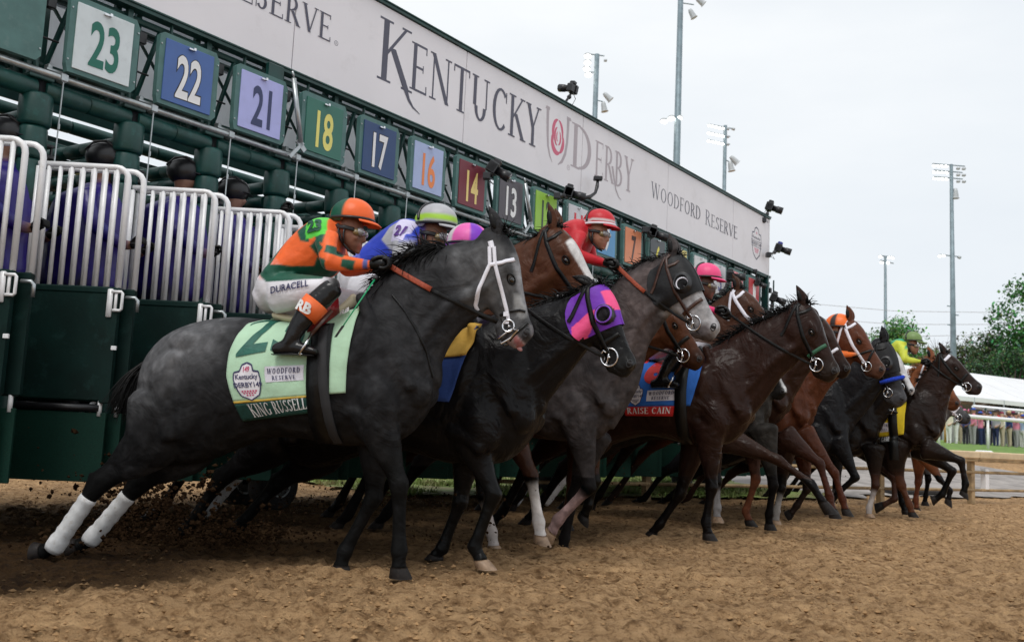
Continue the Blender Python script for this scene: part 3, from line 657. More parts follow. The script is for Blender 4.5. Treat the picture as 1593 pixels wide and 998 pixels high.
# hinged props in front of stalls 18 and 12
for px, py, qx, qy in ((457, 122, 468, 222), (817, 285, 826, 345)):
    a, b = gpix(px, py, -.22), gpix(qx, qy, -.22)
    B = MB(); B.tube((a[0], -.22, a[1]), (b[0], -.22, b[1]), .022, 10); B.tube((a[0], -.22, a[1]+.01), (a[0]-.02, -.22, a[1]+.06), .01)
    B.build('gas_strut', M_STEEL, gate, True)
    B = MB(); B.box((b[0]-.03, -.2, b[1]-.07), (.03, .02, .22), Matrix.Rotation(.7, 3, 'Y')); B.box((b[0]+.02, -.2, b[1]-.02), (.12, .02, .05), Matrix.Rotation(.7, 3, 'Y')); B.build('pivot_plate', M_STEEL, gate)
    B = MB(); B.box((a[0]-.10, -.08, a[1]-.0), (.17, .04, .24), bev=.01); B.build('bracket', M_GREEN, gate)
B = MB()
for k in range(K0, K1+1):
    B.box((TEND-.1, -.02, 3.6), (.05, .05, .9)) if k == K1 else None
B.box((TEND-.3, .1, 3.6), (.05, .05, .9)); B.build('upright', M_GREEN, gate)
# ================================================================== organic modelling: lofts -> one skin
def catmull(P, sub):
    P = [np.array(p, float) for p in P]; out = []
    for i in range(len(P)-1):
        p0 = P[max(0, i-1)]; p1 = P[i]; p2 = P[i+1]; p3 = P[min(len(P)-1, i+2)]
        for j in range(sub):
            t = j/sub; out.append(.5*((2*p1)+(-p0+p2)*t+(2*p0-5*p1+4*p2-p3)*t*t+(-p0+3*p1-3*p2+p3)*t**3))
    out.append(P[-1]); return out
class Skin:
    """collects lofts (x forward, y left, z up) with a colour; fused by voxel remesh into one body"""
    def __init__(s): s.B = MB(); s.cp = []; s.cc = []
    def loft(s, st, sub=3, n=16, cap=True, power=2.0):
        """st: (x0,z0, x1,z1, w, y, colour) two edge points, half width, lateral centre"""
        rows = catmull([list(q[:6])+list(q[6]) for q in st], sub)
        if cap:                                   # rounded ends
            def endr(r, nx):
                c = (r[:2]+r[2:4])/2; a = (r[:2]-r[2:4])/2; d = c-(nx[:2]+nx[2:4])/2
                d = d/(np.linalg.norm(d)+1e-9); h = min(np.linalg.norm(a), r[4])*.55; o = []
                for f, g in ((.55, .86), (.9, .52), (1., .15)):
                    q = r.copy(); cc = c+d*h*f; q[:2] = cc+a*g; q[2:4] = cc-a*g; q[4] = r[4]*g; o.append(q)
                return o
            rows = endr(rows[0], rows[1])[::-1]+rows+endr(rows[-1], rows[-2])
        V = []; F = []
        for r in rows:
            c = ((r[0]+r[2])/2, (r[1]+r[3])/2); a = ((r[0]-r[2])/2, (r[1]-r[3])/2)
            for q in range(n):
                th = 2*math.pi*q/n; cs, sn = math.cos(th), math.sin(th)
                e = 2/power; cs = math.copysign(abs(cs)**e, cs); sn = math.copysign(abs(sn)**e, sn)
                V.append(Vector((c[0]+a[0]*cs, r[5]+r[4]*sn, c[1]+a[1]*cs)))
                s.cp.append(V[-1]); s.cc.append(tuple(r[6:9]))
        N = len(rows)
        for i in range(N-1):
            for q in range(n): F.append((i*n+q, i*n+(q+1) % n, (i+1)*n+(q+1) % n, (i+1)*n+q))
        F += [tuple(range(n))[::-1], tuple(range((N-1)*n, N*n))]
        # orient outward
        bm = bmesh.new(); vv = [bm.verts.new(v) for v in V]
        for f in F: bm.faces.new([vv[i] for i in f])
        bmesh.ops.recalc_face_normals(bm, faces=bm.faces); bm.verts.index_update()
        F = [tuple(v.index for v in f.verts) for f in bm.faces]; bm.free()
        s.B.add(V, F); return s
    def limb(s, pts, sub=3, n=14):
        """pts: (x,z,y, r_inplane, r_lateral, colour)"""
        st = []; N = len(pts)
        for i, p in enumerate(pts):
            a = pts[max(0, i-1)]; b = pts[min(N-1, i+1)]; d = Vector((b[0]-a[0], b[1]-a[1]))
            d = d.normalized() if d.length > 1e-6 else Vector((0, -1)); nn = (-d.y, d.x)
            st.append((p[0]+nn[0]*p[3], p[1]+nn[1]*p[3], p[0]-nn[0]*p[3], p[1]-nn[1]*p[3], p[4], p[2], p[5]))
        return s.loft(st, sub, n)
    def blob(s, x, z, y, rx, rz, ry, ang=0, col=(1, 1, 1)):
        R = Matrix.Rotation(-ang, 3, 'Y'); k = len(s.B.v)
        s.B.ellip((x, y, z), (rx, ry, rz), R, 14, 9); 
        for v in s.B.v[k:]: s.cp.append(v); s.cc.append(col)
    def build(s, name, voxel, m, parent, smooth=6, patches=(), paint=None, target=None):
        me = bpy.data.meshes.new('t'); me.from_pydata([tuple(v) for v in s.B.v], [], s.B.f); me.update()
        ob = bpy.data.objects.new('t', me); COL.objects.link(ob)
        md = ob.modifiers.new('r', 'REMESH'); md.mode = 'VOXEL'; md.voxel_size = voxel
        ms = ob.modifiers.new('s', 'SMOOTH'); ms.factor = .5; ms.iterations = smooth
        dg = bpy.context.evaluated_depsgraph_get(); e = bpy.data.meshes.new_from_object(ob.evaluated_get(dg))
        bpy.data.objects.remove(ob); bpy.data.meshes.remove(me)
        kd = KDTree(len(s.cp))
        for i, p in enumerate(s.cp): kd.insert(p, i)
        kd.balance(); N = len(e.vertices); C = np.ones((N, 4), dtype=np.float32)
        for i, v in enumerate(e.vertices):
            co = v.co; w = 0; c = [0, 0, 0]
            for (p, j, d) in kd.find_n(co, 5):
                q = 1/(d+.008)**2; w += q; cj = s.cc[j]; c[0] += cj[0]*q; c[1] += cj[1]*q; c[2] += cj[2]*q
            c = [x/w for x in c]
            for (poly, pc, soft, side) in patches:
                if side and co.y*side < -.01: continue
                k = inpoly(co.x, co.z, poly, soft)
                if k > 0: c = [c[q]*(1-k)+pc[q]*k for q in range(3)]
            if paint: c = paint(co, c)
            C[i, :3] = c
        at = e.attributes.new('paint', 'FLOAT_COLOR', 'POINT'); at.data.foreach_set('color', C.ravel())
        e.shade_smooth(); e.materials.clear(); e.materials.append(m); e.name = name
        o = bpy.data.objects.new(name, e); COL.objects.link(o); o.parent = parent
        s.bvh = BVHTree.FromPolygons([v.co.copy() for v in e.vertices], [tuple(p.vertices) for p in e.polygons])
        return o
def inpoly(x, y, P, soft):
    inside = False; dmin = 9; n = len(P)
    for i in range(n):
        x0, y0 = P[i]; x1, y1 = P[(i+1) % n]
        if (y0 > y) != (y1 > y) and x < (x1-x0)*(y-y0)/(y1-y0)+x0: inside = not inside
        dx, dy = x1-x0, y1-y0; t = max(0, min(1, ((x-x0)*dx+(y-y0)*dy)/(dx*dx+dy*dy+1e-12))); dmin = min(dmin, math.hypot(x-x0-t*dx, y-y0-t*dy))
    if soft <= 0: return 1. if inside else 0.
    return max(0, min(1, .5+(dmin if inside else -dmin)/(2*soft)))
class Fr:
    """a horse's own upright frame: x along its heading, y to its left (away from the camera), z up"""
    def __init__(s, px, py, hd):
        s.o = on_ground(px, py); h = math.radians(hd); s.f = Vector((math.cos(h), -math.sin(h), 0)); s.l = Vector((math.sin(h), math.cos(h), 0))
        s.M = Matrix(((s.f.x, s.l.x, 0, s.o.x), (s.f.y, s.l.y, 0, s.o.y), (0, 0, 1, 0), (0, 0, 0, 1)))
    def __call__(s, px, py, y=0.):
        P = on_plane(px, py, s.o+s.l*y, s.l); return ((P-s.o).dot(s.f), P.z)
def surf(bvh, x, z, side=-1, off=0., fallback=0.):
    h = bvh.ray_cast(Vector((x, side*1.2, z)), Vector((0, -side, 0)))
    return (h[0].y+side*off) if h[0] is not None else fallback
def strap(bvh, pts, w, m, parent, name, th=.004, sides=(-1, 1), lift=.003, closed=False):
    """flat band that follows the skin along pts (x,z)"""
    for sd_ in sides:
        P = []
        for i in range(len(pts)-1):
            a, b = Vector(pts[i]), Vector(pts[i+1]); k = max(1, int((b-a).length/.022))
            for j in range(k): P.append(a.lerp(b, j/k))
        P.append(Vector(pts[-1])); vs = []; last = None
        for i, p in enumerate(P):
            d = (P[min(i+1, len(P)-1)]-P[max(i-1, 0)]).normalized(); n_ = Vector((-d.y, d.x))*w/2; row = []
            for e in (-1, 0, 1):
                q = p+n_*e; y = surf(bvh, q.x, q.y, sd_, lift, None)
                if y is None or y*sd_ < -.02: y = None
                row.append((q, y))
            ys = [r[1] for r in row if r[1] is not None]
            if not ys: continue
            y0 = sum(ys)/len(ys)
            last = y0
            row = [(q, (y if y is not None and abs(y-y0) < .02 else y0)) for q, y in row]
            for q, y in row: vs.append((q.x, y+sd_*th, q.y))
            for q, y in row: vs.append((q.x, y-sd_*.006, q.y))
        fs = []
        if len(vs) < 12: continue
        for i in range(len(vs)//6-1):
            a = i*6; b = a+6
            for (u, v) in ((0, 1), (1, 2), (2, 5), (5, 4), (4, 3), (3, 0)): fs.append((a+u, a+v, b+v, b+u))
        mobj(name, vs, fs, m, parent, True)
def hair(name, roots, m, parent, n, ln, w, dirf, droop=.5, jit=.25, seed=1, seg=5, three=True):
    """locks of hair: roots = polyline of (x,y,z) ; dirf(u) -> direction"""
    rd = random.Random(seed); B = MB(); R = [Vector(r) for r in roots]
    for _ in range(n):
        u = rd.random()*(len(R)-1); i = min(int(u), len(R)-2); p = R[i].lerp(R[i+1], u-i)+Vector((rd.gauss(0, .006), rd.gauss(0, .010), rd.gauss(0, .005)))
        d = Vector(dirf(u/(len(R)-1))); d = (d+Vector((rd.gauss(0, jit), rd.gauss(0, jit), rd.gauss(0, jit)))).normalized()
        l = ln*rd.uniform(.5, 1.15); q = p; pts = [p]; dd = d.copy(); cv = Vector((rd.gauss(0, .25), rd.gauss(0, .25), rd.gauss(0, .2)))
        for j in range(seg):
            dd = (dd+Vector((0, 0, -droop/seg))+cv/seg).normalized(); q = q+dd*l/seg; pts.append(q)
        ww = w*rd.uniform(.6, 1.4); B.path(pts, [ww*(1-(j/seg)**1.5*.93) for j in range(seg+1)], 3, cap=False)
    o = B.build(name, m, parent, True); return o
HAIRBLK = mat('black horse hair', (.006, .0055, .0055), .42, var=.4, scale=60, spec=.2)
HAIRGRY = mat('dark grey horse hair', (.020, .020, .022), .4, var=.5, scale=60)
HAIRCH = mat('chestnut horse hair', (.30, .11, .035), .5, var=.4, scale=60)

# ---------------- reference horse traced once; torso reused for the others through its withers and chest
F1 = Fr(575, 894, 7)
W1 = F1(575, 462); C1 = F1(682, 578)
TT = [(196, 600, 202, 655, .08), (213, 553, 226, 700, .19), (243, 522, 264, 722, .25), (290, 502, 312, 716, .29), (350, 493, 366, 696, .30), (410, 497, 424, 680, .30), (470, 500, 482, 684, .295), (530, 488, 530, 693, .275), (572, 466, 585, 692, .25), (608, 450, 632, 680, .22), (648, 460, 664, 645, .17), (670, 510, 680, 606, .09)]
def t1(px, py, y=0.):
    x, z = F1(px, py, y); return (x-W1[0], z-W1[1])
sq = lambda a: a+24*max(0, min(1, (500-a)/310))
TL = [(*t1(sq(a), b), *t1(sq(c), d), w) for a, b, c, d, w in TT]
BLOBS = [  # muscle relief: px,py,lateral,rx,rz,ry,angle
 (598, 622, .17, .13, .19, .10, .35), (622, 560, .14, .09, .22, .09, .5), (570, 560, .19, .08, .22, .08, -.25), (655, 610, .09, .09, .10, .09, 0),
 (296, 600, .17, .17, .22, .12, .3), (276, 655, .14, .12, .18, .11, .2), (318, 540, .14, .16, .10, .12, 0), (318, 650, .20, .10, .15, .09, -.3)]
def legf(S, side, pts, g, leg, sock=None, up=None):
    """front leg: elbow, knee, fetlock, hoof base (local x,z)"""
    y = side*.135; E, K, Fk, T = [Vector(p) for p in pts]; up = up or E+(E-K)*.35
    A = lambda a, b, t: a.lerp(b, t); so = sock or leg
    q = [(up, .14, .10, g, y*1.1), (E, .105, .085, g, y*1.05), (A(E, K, .35), .080, .066, A2(g, leg, .3), y), (A(E, K, .72), .053, .046, leg, y), (A(E, K, .90), .050, .044, leg, y), (K, .053, .047, leg, y), (A(K, Fk, .13), .046, .040, leg, y), (A(K, Fk, .28), .037, .031, leg if sock is None else A2(leg, so, .6), y), (A(K, Fk, .6), .035, .029, so, y), (A(K, Fk, .85), .038, .031, so, y), (Fk, .046, .037, so, y), (A(Fk, T, .35), .035, .031, so, y), (A(Fk, T, .60), .043, .039, so, y)]
    S.limb([(p.x, p.y, yy, a*1.12, b*1.12, c) for p, a, b, c, yy in q])
    S.blob(K.x+.012, K.y, y, .045, .055, .045, 0, leg)
    d = (Fk-K).normalized(); n_ = Vector((-d.y, d.x));
    return Fk, T, y
def A2(a, b, t): return tuple(x*(1-t)+y*t for x, y in zip(a, b))
def legh(S, side, pts, g, leg, sock=None, top=None):
    """hind leg: stifle, hock, fetlock, hoof base"""
    y = side*.13; St, H, Fk, T = [Vector(p) for p in pts]; A = lambda a, b, t: a.lerp(b, t); so = sock or leg
    top = top or St+Vector((.04, .22))
    q = [(top, .18, .15, g, y), (St, .155, .13, g, y), (A(St, H, .35), .115, .085, g, y), (A(St, H, .72), .068, .052, A2(g, leg, .85), y), (H, .064, .046, leg, y), (A(H, Fk, .14), .052, .040, leg, y), (A(H, Fk, .32), .040, .033, leg if sock is None else A2(leg, so, .6), y), (A(H, Fk, .7), .039, .032, so, y), (Fk, .048, .038, so, y), (A(Fk, T, .35), .036, .032, so, y), (A(Fk, T, .6), .044, .040, so, y)]
    S.limb([(p.x, p.y, yy, a*1.12, b*1.12, c) for p, a, b, c, yy in q])
    d = (H-St).normalized(); S.blob(H.x-.035, H.y+.025, y, .03, .045, .028, .4, leg)
    return Fk, T, y
def hoof(parent, Fk, T, y, pale=False, flat=True, s=1.):
    Fk, T = Vector(Fk), Vector(T); d = (T-Fk).normalized(); c0 = Fk.lerp(T, .58)
    ax = Vector((1, 0)) if flat else (Vector((-d.y, d.x))*.85+d*.35).normalized()
    if ax.x < 0 and flat: ax = -ax
    if not flat and ax.dot(Vector((1, 0)))+ax.y < 0: ax = -ax
    rows = []; n = 16
    for t, r, w in ((0, .046, .043), (.15, .050, .046), (.9, .066, .056), (1, .064, .054)):
        c = c0.lerp(T, t); ex = ax if t > .5 else (ax*.7+Vector((-d.y, d.x))*(.3 if ax.dot(Vector((-d.y, d.x))) > 0 else -.3)).normalized()
        c = c+ex*.012*t
        rows.append([(c.x+ex.x*r*s*math.cos(a), y+w*s*math.sin(a), c.y+ex.y*r*s*math.cos(a)) for a in [2*math.pi*i/n for i in range(n)]])
    vs = [v for r in rows for v in r]; fs = [(i*n+j, i*n+(j+1) % n, (i+1)*n+(j+1) % n, (i+1)*n+j) for i in range(3) for j in range(n)]+[tuple(range(n)), tuple(range(3*n, 4*n))[::-1]]
    mobj('hoof', vs, fs, M_HOOFL if pale else M_HOOF, parent, True)
def bandage(parent, H, Fk, y, m=None, s=1.):
    H, Fk = Vector(H), Vector(Fk); B = MB(); pts = []; rad = []
    for i in range(15):
        t = .22+.86*i/14; p = H.lerp(Fk, t); pts.append((p.x, y, p.y)); rad.append(s*((.050+.006*math.sin(i*2.3)*.5) if t < .85 else .056)*(1 if t < 1.02 else .9))
    B.path(pts, rad, 18); B.build('leg_bandage', m or M_BANDAGE, parent, True)
# ---------------- head
HS = [(-.05, .08, .26, .085), (.0, .035, .33, .125), (.07, .0, .41, .150), (.16, -.02, .465, .165), (.25, -.025, .490, .172), (.33, -.022, .495, .170), (.40, -.012, .488, .160), (.47, -.003, .46, .138), (.55, .006, .405, .112), (.63, .012, .345, .096), (.71, .016, .305, .087), (.79, .018, .275, .084), (.86, .008, .292, .090), (.92, .010, .290, .094), (.965, .035, .272, .082), (1.0, .095, .235, .055)]
def head(S, P, N, g, muz, face=None, L=None, jaw=True):
    P, N = Vector(P), Vector(N); u = (N-P); L = L or u.length; u.normalize(); v = Vector((u.y, -u.x))
    if v.dot(Vector((-1, -1))) < 0: v = -v
    hp = lambda a, b: P+u*(a*L)+v*(b*L)
    st = []
    for a, f, b, w in HS:
        c = g if a < .6 else A2(g, muz, min(1, (a-.6)/.25)); A_, B_ = hp(a, f), hp(a, b); st.append((A_.x, A_.y, B_.x, B_.y, w*L, 0, c))
    S.loft(st, 2, 20, power=2.35)
    S.loft([(*hp(.80, .25), *hp(.78, .335), .050*L, 0, muz), (*hp(.86, .24), *hp(.87, .345), .058*L, 0, muz), (*hp(.915, .22), *hp(.925, .315), .046*L, 0, muz)], 2, 12)  # lower lip / chin
    S.loft([(*hp(.50, .30), *hp(.48, .41), .07*L, 0, g), (*hp(.66, .24), *hp(.66, .315), .05*L, 0, g), (*hp(.80, .22), *hp(.80, .30), .045*L, 0, muz)], 2, 12)
    for sd_ in (-1, 1):
        c = hp(.29, .30); S.blob(c.x, c.y, sd_*.105*L, .19*L, .16*L, .075*L, math.atan2(u.y, u.x), g)          # cheek
        c = hp(.335, .085); S.blob(c.x, c.y, sd_*.148*L, .085*L, .035*L, .036*L, math.atan2(u.y, u.x), g)           # brow ridge
        c = hp(.50, .20); S.blob(c.x, c.y, sd_*.092*L, .20*L, .022*L, .028*L, math.atan2(u.y, u.x)-.12, g)        # facial crest
        c = hp(.93, .085); S.blob(c.x, c.y, sd_*.068*L, .055*L, .05*L, .035*L, math.atan2(u.y, u.x)+.5, muz)      # nostril flare
        c = hp(.62, .06); S.blob(c.x, c.y, sd_*.05*L, .16*L, .03*L, .03*L, math.atan2(u.y, u.x), A2(g, muz, .3))
    return hp, L, u, v
def face_parts(root, S, hp, L, u, v, ear_dir=None, earcol=None, mskin=None, mouth=True, cup=False, eye=(.385, .128)):
    ang = math.atan2(u.y, u.x); R = Matrix.Rotation(-ang, 3, 'Y')
    for sd_ in (-1, 1):
        c = hp(*eye); y = surf(S.bvh, c.x, c.y, sd_, 0, sd_*.15*L)
        B = MB(); B.ellip((c.x, y-sd_*.008, c.y), (.034*L, .026*L, .027*L), R, 14, 10); B.build('eye', M_EYE, root, True)
        B = MB(); pts = []
        for i in range(17):
            a = 2*math.pi*i/16; q = hp(eye[0]+.044*math.cos(a), eye[1]+.031*math.sin(a)); yy = surf(S.bvh, q.x, q.y, sd_, .001, y); pts.append((q.x, yy, q.y))
        B.path(pts, .0075*L, 6); B.build('eyelid', HAIRBLK, root, True)
        c = hp(.925, .075); y = surf(S.bvh, c.x, c.y, sd_, 0, sd_*.08*L)
        B = MB(); B.ellip((c.x, y-sd_*.004, c.y), (.034*L, .016*L, .021*L), Matrix.Rotation(-ang-.7, 3, 'Y'), 12, 8); B.build('nostril', M_EYE if 0 else mat('nostril dark', (.006, .004, .004), .7), root, True)
        B = MB(); pts = []
        for i in range(15):
            a = 2*math.pi*i/14; ca, sa = .040*math.cos(a), .026*math.sin(a); q = hp(.925+ca*.75-sa*.66, .075+ca*.66+sa*.75); pts.append((q.x, surf(S.bvh, q.x, q.y, sd_, .001, y), q.y))
        B.path(pts, .006*L, 6); B.build('nostril_rim', HAIRGRY, root, True)
        if mouth:
            pts = [hp(a, b) for a, b in ((.74, .262), (.80, .258), (.86, .262), (.91, .245), (.955, .225))]
            strap(S.bvh, pts, .007, mat('nostril dark', (.006, .004, .004), .7), root, 'mouth_line', .0012, (sd_,), -.0005)
    # ears
    ed = Vector(ear_dir or (-u.x*.8-v.x*-.35, -u.y)); ed.normalize()
    for sd_ in (-1, 1):
        b = hp(.015, .10); E = Skin(); d = Vector((ed.x, ed.y)); n_ = Vector((-d.y, d.x)); y0 = sd_*.075*L; K = L*.27
        st = []
        for t, r, w in ((-.1, .04, .035), (.1, .045, .036), (.35, .055, .03), (.6, .048, .022), (.85, .025, .014), (1, .006, .006)):
            c = b+d*K*t+n_*(-.02*L*math.sin(t*3)); st.append((c.x+n_.x*r*L, c.y+n_.y*r*L, c.x-n_.x*r*L, c.y-n_.y*r*L, w*L, y0+sd_*.05*L*t*(1-t*.5), earcol))
        E.loft(st, 3, 12); o = E.B.build('ear', mskin, root, True)
        at = o.data.attributes.new('paint', 'FLOAT_COLOR', 'POINT'); a_ = np.ones((len(o.data.vertices), 4), dtype=np.float32); a_[:, :3] = earcol; at.data.foreach_set('color', a_.ravel())
        # hollow of the ear
        B = MB(); c0 = b+d*K*.15; c1 = b+d*K*.8; B.ellip(((c0.x+c1.x)/2-n_.x*.02*L*0, y0+sd_*.05*L*.5+sd_*.012*L, (c0.y+c1.y)/2), (K*.30, .016*L, .030*L), Matrix.Rotation(-math.atan2(d.y, d.x), 3, 'Y'), 10, 8); B.build('ear_hollow', HAIRBLK, root, True)
def bridle(root, S, hp, L, m, noseband=True, browband=True, cheek=True, width=.030, ring=True, nose_m=None, figure8=False, roll=None, ringr=.055, lift=.003):
    w = width*L/.62*.62
    bw = width
    if cheek: strap(S.bvh, [hp(.0, .16), hp(.12, .20), hp(.40, .245), (hp(.74, .245))], bw, m, root, 'cheek_strap', lift=lift)
    strap(S.bvh, [hp(.0, .12), hp(-.02, .17), hp(.10, .30), hp(.22, .42), hp(.27, .485)], bw*.8, m, root, 'throat_latch', lift=lift)
    if browband: strap(S.bvh, [hp(.10, .19), hp(.11, .10), hp(.09, .02), hp(.088, -.01)], bw*.9, m, root, 'browband', lift=lift)
    strap(S.bvh, [hp(-.03, .10), hp(-.0, .16)], bw*1.1, m, root, 'headpiece', lift=lift)
    if noseband: strap(S.bvh, [hp(.585, .0), hp(.60, .10), hp(.62, .20), hp(.64, .30)], bw, nose_m or m, root, 'noseband', lift=lift)
    if figure8:
        strap(S.bvh, [hp(.60, .01), hp(.66, .10), hp(.76, .24), hp(.80, .33)], bw*.7, M_LEATHER, root, 'noseband', lift=lift)
        strap(S.bvh, [hp(.60, .01), hp(.58, .10), hp(.56, .22), hp(.55, .34)], bw*.7, M_LEATHER, root, 'noseband', lift=lift)
    if roll:
        B = MB(); pts = []
        for sd_ in (-1,):
            for b in (.30, .2, .1, .0, -.03): q = hp(.60-.04*0, b); pts.append((q.x, surf(S.bvh, q.x, q.y, -1, .012, -.02), q.y))
            for b in (.0, .1, .2, .3): q = hp(.60, b); pts.append((q.x, surf(S.bvh, q.x, q.y, 1, .012, .02), q.y))
        B.path(pts, [.026]*len(pts), 10); B.build('sheepskin_noseband', roll, root, True)
    if ring:
        for sd_ in (-1, 1):
            c = hp(.775, .245); y = surf(S.bvh, c.x, c.y, sd_, .014, sd_*.09*L); B = MB()
            B.torus((c.x, y, c.y), ringr, .006, (0.12, 1, .05), 24, 6); B.build('bit_ring', M_CHROME, root, True)
            B = MB(); a = hp(.72, .22); b_ = hp(.83, .30); B.tube((a.x, y*1.0, a.y), (b_.x, y*.9, b_.y), .006); B.tube((c.x, y, c.y), (c.x, 0, c.y), .007); B.build('bit', M_CHROME, root, True)
            B = MB(); a = hp(.69, .245); yy = surf(S.bvh, a.x, a.y, sd_, .006, y); B.torus((a.x, yy, a.y), .016, .004, (0, 1, 0), 10, 5); B.build('buckle', M_CHROME, root, True)
SKINM = lambda grey: vmat('grey coat', .5, .34, 13, .22, 160, .07, 0, .24) if grey else vmat('bay coat', .30, .25, 9, .2, 160, .13, 0, 0)
HORSES = {}
def build_horse(key, name_label, grp, F, Wp, Cp, g, neck, headp, legs, leg=(.012, .012, .013), muz=None, belly=None, grey=False, voxel=.016, tail=True, mane=True, eardir=None, eye=(.385, .128), maner=None, patches=(), rump=None, hairm=None, manelen=.16, manen=170, tk=None, neckc=None, Lh=None, fbody=True, mdir=None, top=None, ears=True):
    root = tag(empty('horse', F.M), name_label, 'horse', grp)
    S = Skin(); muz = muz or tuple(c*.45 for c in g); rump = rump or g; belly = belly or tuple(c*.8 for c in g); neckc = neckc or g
    Wl, Cl = Vector(F(*Wp)), Vector(F(*Cp)); ref = Vector((C1[0]-W1[0], C1[1]-W1[1])); cur = Cl-Wl; s = cur.length/ref.length; an = math.atan2(cur.y, cur.x)-math.atan2(ref.y, ref.x)
    ca, sa = math.cos(an), math.sin(an); T = lambda x, z: (Wl.x+s*(ca*x-sa*z), Wl.y+s*(sa*x+ca*z))
    st = []
    for x0, z0, x1, z1, w in TL:
        st.append((*T(x0, z0), *T(x1, z1), w*s, 0, g))
    S.loft(st, 3, 22, power=2.15)
    if rump is not g or belly is not g:
        pass
    for px, py, y, rx, rz, ry, a in BLOBS:
        for sd_ in (-1, 1):
            x, z = t1(px, py, 0); x, z = T(x, z); S.blob(x, z, sd_*y*s, rx*s, rz*s, ry*s, a, g)
    for sd_ in (-1, 1):
        for path_, y_, r_, ry_ in (([(574, 468), (596, 520), (628, 570), (652, 606)], .185, .035, .035), ([(556, 640), (585, 648), (606, 664)], .20, .05, .05), ([(300, 560), (285, 620), (292, 680)], .24, .05, .05)):
            S.limb([(*T(*t1(a, b)), sd_*y_*s, r_*s, ry_*s, g) for a, b in path_], 2, 10)
    # neck
    nst = []
    for i, (a, b, c, d, w) in enumerate(neck): nst.append((*F(a, b), *F(c, d), w, 0, neckc))
    S.loft(nst, 3, 18, power=2.0)
    for sd_ in (-1, 1):                                 # neck muscle above the jugular groove
        S.limb([(*F(.28*a+.72*c, .28*b+.72*d), sd_*w*.72, .045*s, .045*s, neckc) for a, b, c, d, w in neck], 2, 10)
    P, N = F(*headp[0]), F(*headp[1]); hp, L, u, v = head(S, P, N, neckc, muz, L=Lh)
    hooves = []
    for lg in legs:
        sd_ = lg['s']; y = -.135 if sd_ < 0 else .135
        pts = [F(*p, y) for p in lg['p']] if not lg.get('loc') else [T(*p) for p in lg['p']]
        if lg.get('loc'):
            dz = pts[3][1]-.0; pts = [pts[0]]+[(p[0], p[1]-dz*f) for p, f in zip(pts[1:], (.35, .8, 1))] if not lg.get('air') else pts
        lc = lg.get('c', leg); fn = legf if lg['t'] == 'f' else legh
        Fk, Tt, yy = fn(S, sd_, pts, lg.get('g', g), lc, lg.get('sock'))
        hooves.append((Fk, Tt, yy, lg.get('pale', bool(lg.get('sock'))), lg.get('flat', True), pts, lg))
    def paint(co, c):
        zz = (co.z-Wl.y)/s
        if zz < -.45 and not (co.z < .55): k = min(1, (-.45-zz)/.25)*.55; c = A2(c, belly, k)  # darker belly coat, largely shade under the body painted into the colour
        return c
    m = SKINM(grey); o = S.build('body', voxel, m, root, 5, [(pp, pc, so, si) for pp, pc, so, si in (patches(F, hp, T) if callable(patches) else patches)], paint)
    for Fk, Tt, yy, pale, flat, pts, lg in hooves:
        hoof(root, Fk, Tt, yy, pale, flat)
        if lg.get('band'): bandage(root, pts[1], pts[2], yy, lg['band'] if lg['band'] is not True else None)
    msk = m
    face_parts(root, S, hp, L, u, v, eardir, neckc, m, eye=eye)
    hm = hairm or HAIRBLK
    if mane:
        cr = [F(a, b+3) for a, b, c, d, w in neck]; cr = [(x, 0, z) for x, z in cr]+[(*[hp(.0, .05)[0]], 0, hp(.0, .05)[1])]
        hair('mane', [(F(*q)[0], 0, F(*q)[1]-.01) for q in maner] if maner else cr[1:], hm, root, manen, manelen*1.0, .0055, mdir or (lambda t: (-.75, -.35, .35)), 1.1, .35, sum(map(ord, key)) % 97)
        hair('forelock', [(hp(-.03, .06)[0], 0, hp(-.03, .06)[1]), (hp(.03, .0)[0], 0, hp(.03, .0)[1])], hm, root, 34, manelen*.7, .005, lambda t: (-.1+u.x*.2, -.35, .6), 1.3, .4, 5)
    if tail:
        r0 = T(*t1(sq(214), 560)); hair('tail', [(r0[0], 0, r0[1]), (r0[0]-.02, 0, r0[1]-.03)], hm, root, 800, .36*s, .005, lambda t: (-.55, 0, -.35), 1.8, .15, 3, 8)
    HORSES[key] = dict(root=root, S=S, hp=hp, L=L, u=u, v=v, F=F, T=T, s=s, W=Wl, C=Cl, an=an)
    return HORSES[key]
def rein(h, hand, m1=M_LEATHER, grip=None, sag=.03, side=-1, r=.008):
    hp, S, L = h['hp'], h['S'], h['L']; c = hp(.775, .245); y = surf(S.bvh, c.x, c.y, side, .02, side*.09*L); a = Vector((c.x-.03, y, c.y)); b = Vector(hand); P = []
    for i in range(15):
        t = i/14; p = a.lerp(b, t); p.z -= sag*4*t*(1-t); yy = surf(S.bvh, p.x, p.z, side, .012, None)
        if yy is not None and yy*side > p.y*side: p.y = yy
        P.append(p)
    k = 8 if grip else 14
    B = MB(); B.path(P[:k+1], .011 if not grip else .011, 8, flat=(0, 1, 0)); B.build('rein', m1, h['root'], True)
    if grip: B = MB(); B.path(P[k:], .016, 8, flat=(0, 1, 0)); B.build('rein_grip', grip, h['root'], True)
    return P
# ================================================================== the horses
PHI = 20
def g2(v): return (v, v*.98, v*1.02)
GH = 'racehorses breaking from the gate'
